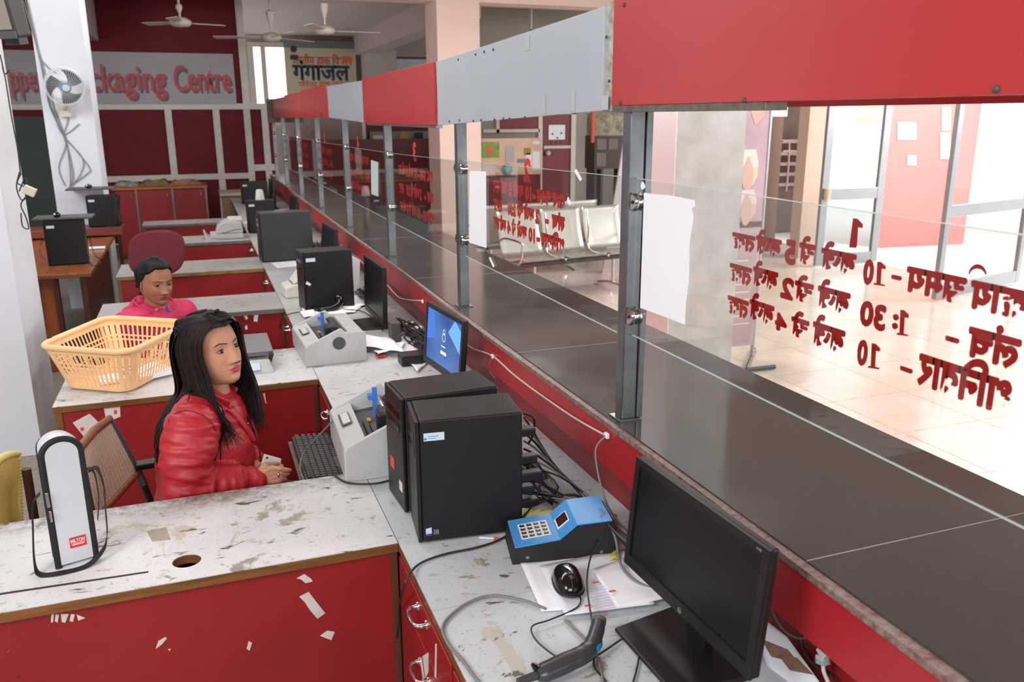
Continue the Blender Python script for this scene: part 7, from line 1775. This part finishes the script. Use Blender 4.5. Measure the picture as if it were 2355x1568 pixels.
for i in range(60):
    t = i/59; a_ = random.uniform(-.002, .002)
    hair_tube(st_, [V(0, .040+.046*t, .122-.030*t), V(-.028, .066+.026*t, .114-.024*t+a_), V(-.056, .058+.020*t, .094-.030*t), V(-.073, .040+.014*t, .066-.034*t+a_), V(-.081, .018+.008*t, .030-.02*t), V(-.083, .006, -.02)], .0024, .7, 4)
    hair_tube(st_, [V(0, .040+.046*t, .122-.030*t), V(.026, .062+.022*t, .116-.022*t+a_), V(.052, .050+.020*t, .098-.022*t), V(.070, .030+.014*t, .072-.026*t+a_), V(.080, .006+.008*t, .036-.02*t), V(.083, -.004, -.02)], .0024, .7, 4)
st_.T = None; join(h1, st_, 0)
obj('hair', h1, M_HAIR1, p1o, smooth=180)
tw = MB(); tw.T = M1
for s in (1, -1):
    for q_ in range(3):
        tw.tube([V(s*(.012+.050*t)+.004*math.cos(t*16+q_*2.1), .060-.125*t, .120-.030*t+.0045*math.sin(t*16+q_*2.1)) for t in [i/26 for i in range(27)]], .0058, 7)
tw.T = None; obj('twisted_braid', tw, M_HAIR1, p1o, smooth=180)
cp = M1 @ V(-.072, -.068, .085); cp2 = M1 @ V(.03, -.07, .125)
sc1 = thing('hair_clip', 'small purple hair clip at the crown of the woman in red', 'hair clip', tuple(Yp(428, 746, 2.86)))
obj('clip', MB().sphere(Yp(428, 746, 2.86), (.009, .008, .010), 10, 8).sphere(Yp(433, 741, 2.86), (.006, .006, .008), 8, 6), mat('purple_clip', (124, 96, 190), .4), sc1)
# ---------------------------------------------------------------- woman in the magenta jacket
Y2_ = 4.55
HC2 = Yp(357, 648, Y2_)
M2 = Matrix.Translation(HC2) @ Matrix.Rotation(math.radians(-58)-PI/2, 4, 'Z') @ Matrix.Rotation(math.radians(-7), 4, 'X') @ Matrix.Rotation(math.radians(-2), 4, 'Y') @ Matrix.Scale(.97, 4)
k2 = dict(sclera=M_SCL, iris=M_IRIS, liner=M_LINER, brow=M_BROW, gaze=(.05, -.22), cheek=.007, jaw=1.08, vol=.05, open_u=17, open_l=14)
NK2 = HC2+V(-.02, .02, -.135)
TD = math.radians(-52); fd = V(math.cos(TD), math.sin(TD), 0); sdv = V(-fd.y, fd.x, 0)   # sdv: her left
R2_, L2_ = NK2-sdv*.165+V(0, 0, -.065), NK2+sdv*.165+V(0, 0, -.065)
bd = MB()
chain(bd, [(V(NK2.x-.04, NK2.y+.03, .52), .14), (V(NK2.x-.03, NK2.y+.02, .75), .125), (NK2+V(0, 0, -.08), .10)])
chain(bd, [(NK2+V(0, 0, -.05), .06), (NK2, .052), (HC2+V(0, 0, -.05), .05)])
EL = []
for sh in (R2_, L2_):
    el = sh+fd*.02+V(0, 0, -.23)+(sh-NK2)*.15; wr = el+fd*.2+(NK2-sh)*.5+V(0, 0, .02); EL.append((sh, el, wr)); chain(bd, [(sh, .055), (el, .042), (wr, .026)])
    for o in (-.024, -.008, .008, .024): 
        chain(bd, [(wr, .016), (wr+fd*.06+V(0, 0, o*.5)+sdv*o, .011), (wr+fd*.095+sdv*o+V(0, 0, -.01), .009), (wr+fd*.115+sdv*o+V(0, 0, -.025), .008)], 1, 8)
    chain(bd, [(wr, .014), (wr+fd*.04+V(0, 0, .03), .011), (wr+fd*.07+V(0, 0, .035), .009)], 1, 8)
for sg_ in (-1, 1):
    b0 = V(NK2.x-.02, NK2.y+.02, .50)+sdv*.09*sg_; chain(bd, [(b0, .088), (b0+fd*.22, .066), (b0+fd*.22-V(0, 0, .38), .042), (b0+fd*.30-V(0, 0, .46), .03)])
p2m = remesh(bd, .009, 4)
p2o = bpy.data.objects.new('person', bpy.data.meshes.new('person')); COL.objects.link(p2o)
hm2 = person_head(p2o, M2, k2); join(p2m, hm2); finish_body(p2o, p2m, [M_SKIN2, M_LIP2])
tag(p2o, 'woman in a magenta jacket with black hair tied back, seated behind the orange basket', 'person')
jk = MB()
chain(jk, [(V(NK2.x-.04, NK2.y+.03, .56), .165), (V(NK2.x-.03, NK2.y+.02, .75), .155), (NK2+V(-.01, .0, -.11), .135)], 1, 22)
chain(jk, [(R2_, .078), (NK2+V(0, 0, -.045), .080), (L2_, .078)], 1, 20)
for sh, el, wr in EL: chain(jk, [(sh, .078), (el, .066), (wr, .042)], 1, 18)
jm = remesh(jk, .0075, 4); jm = wrinkle(jm, [(EL[0][0], EL[0][1], .07, .005), (EL[1][0], EL[1][1], .07, .005), (R2_, L2_, .08, .0035), (V(NK2.x, NK2.y, .5), NK2, .15, .004)], 1, 22)
obj('jacket', jm, M_JAC2, p2o, smooth=180)
hd_ = MB()
hb0 = NK2-fd*.055+V(0, 0, -.005)
chain(hd_, [(hb0-sdv*.10+V(0, 0, -.03), .05), (hb0-fd*.035, .058), (hb0+sdv*.10+V(0, 0, -.03), .05)], 1, 16)
hq = remesh(hd_, .007, 4); hq = wrinkle(hq, [(hb0-sdv*.1, hb0+sdv*.1, .05, .006)], 1, 30); obj('hood', hq, M_JAC2, p2o, smooth=180)
cl = MB(); Rn2 = Matrix.Rotation(TD, 3, 'Z')
def col2(u, v):
    a = math.radians(42)+math.radians(276)*u; rx = .074+.022*v; drop = -.05*max(0, abs(u-.5)*2-.6)/.4
    return ringpt(NK2+V(0, 0, .0), a, rx, rx*1.02, Rn2)+V(0, 0, .045*v+drop)
cl.sheet(col2, 40, 6); obj('collar', cl, M_JAC2, p2o, smooth=180, solid=.010)
ft = NK2+fd*.085
obj('inner_shirt', MB().sheet(lambda u, v: NK2+fd*(.062+.055*v)+sdv*((u-.5)*.075*(1.1-v*.6))+V(0, 0, .01-.12*v), 8, 8), mat('beaded_collar', (196, 176, 170), .6, rgb2=(170, 40, 60), vscale=60), p2o, smooth=180, solid=.003)
obj('lanyard', MB().sheet(lambda u, v: NK2+fd*(.074+.060*v)+sdv*(.022-.018*v+(u-.5)*.014)+V(0, 0, .012-.14*v), 4, 8), mat('violet_lanyard', (70, 44, 160), .5), p2o, smooth=180, solid=.002)
obj('trousers', remesh((lambda m_: (chain(m_, [(V(NK2.x-.04, NK2.y+.03, .50), .15), (V(NK2.x-.04, NK2.y+.03, .56), .15)]), [chain(m_, [(V(NK2.x-.02, NK2.y+.02, .50)+sdv*.09*g_, .098), (V(NK2.x-.02, NK2.y+.02, .50)+sdv*.09*g_+fd*.22, .074), (V(NK2.x-.02, NK2.y+.02, .14)+sdv*.09*g_+fd*.22, .055)]) for g_ in (-1, 1)], m_)[-1])(MB()), .012, 4), mat('dark_trousers', (38, 38, 48), .8), p2o, smooth=180)
k2['hairline'] = lambda c: max(c.z-(.078-.9*max(0, abs(c.x)-.036)**1.0), .004-c.y) if c.z > -.012 else min(-.02-c.y, .03)
h2 = MB(); join(h2, hair_cap(M2, k2, .009, 5), 0); st_ = MB(); st_.T = M2
random.seed(5)
for s in (-1, 1):
    for i in range(46):
        t = i/45; y0 = .074-.13*t
        p = [V(s*.001, y0, .131-.058*abs(y0/.09)**2.2), V(s*.045, y0*.75-.010, .112-.05*abs(y0/.1)**2), V(s*(.080), y0*.40-.030, .055-.045*(1-t)), V(s*.070, -.065, .005-.04*(1-t)), V(s*.03, -.100, -.045), V(s*.012, -.112, -.075)]
        hair_tube(st_, p, .0048, .5, 5, .3)
for i in range(34):
    x0 = random.uniform(-.02, .02); hair_tube(st_, [V(x0*.5, -.100, -.03), V(x0, -.118, -.08), V(x0+.012, -.110, -.15), V(x0*1.5+.03, -.075, -.21), V(x0*1.2+.045, -.050, -.26)], .0055, .6, 5)
st_.T = None; join(h2, st_, 0); obj('hair', h2, M_HAIR2, p2o, smooth=180)
e_ = M2 @ V(-.077, .0, -.040); e2 = M2 @ V(.077, .0, -.040)
obj('earring', MB().sphere(e_, .004, 10, 8), mat('gold', (212, 160, 60), .2, 1.), p2o, smooth=180); obj('earring', MB().sphere(e2, .004, 10, 8), MATS['gold'], p2o, smooth=180)
# chair under the second woman
sc2 = thing('office_chair', 'black office chair under the woman in magenta', 'chair', (NK2.x-.04, NK2.y+.03, 0))
cx, cy = NK2.x-.05, NK2.y+.04
obj('seat', MB().box((cx-.21, cy-.21, .29), (cx+.21, cy+.21, .345)), M_BLACK, sc2, bevel=.03, seg=3); obj('post', MB().cyl((cx, cy, .06), (cx, cy, .29), .028), M_DGREY, sc2)
fs_ = MB()
for k in range(5): a_ = 2*PI*k/5; fs_.bar((cx, cy, .07), (cx+.24*math.cos(a_), cy+.24*math.sin(a_), .02), .04, .04)
obj('foot_star', fs_, M_BLACK, sc2)
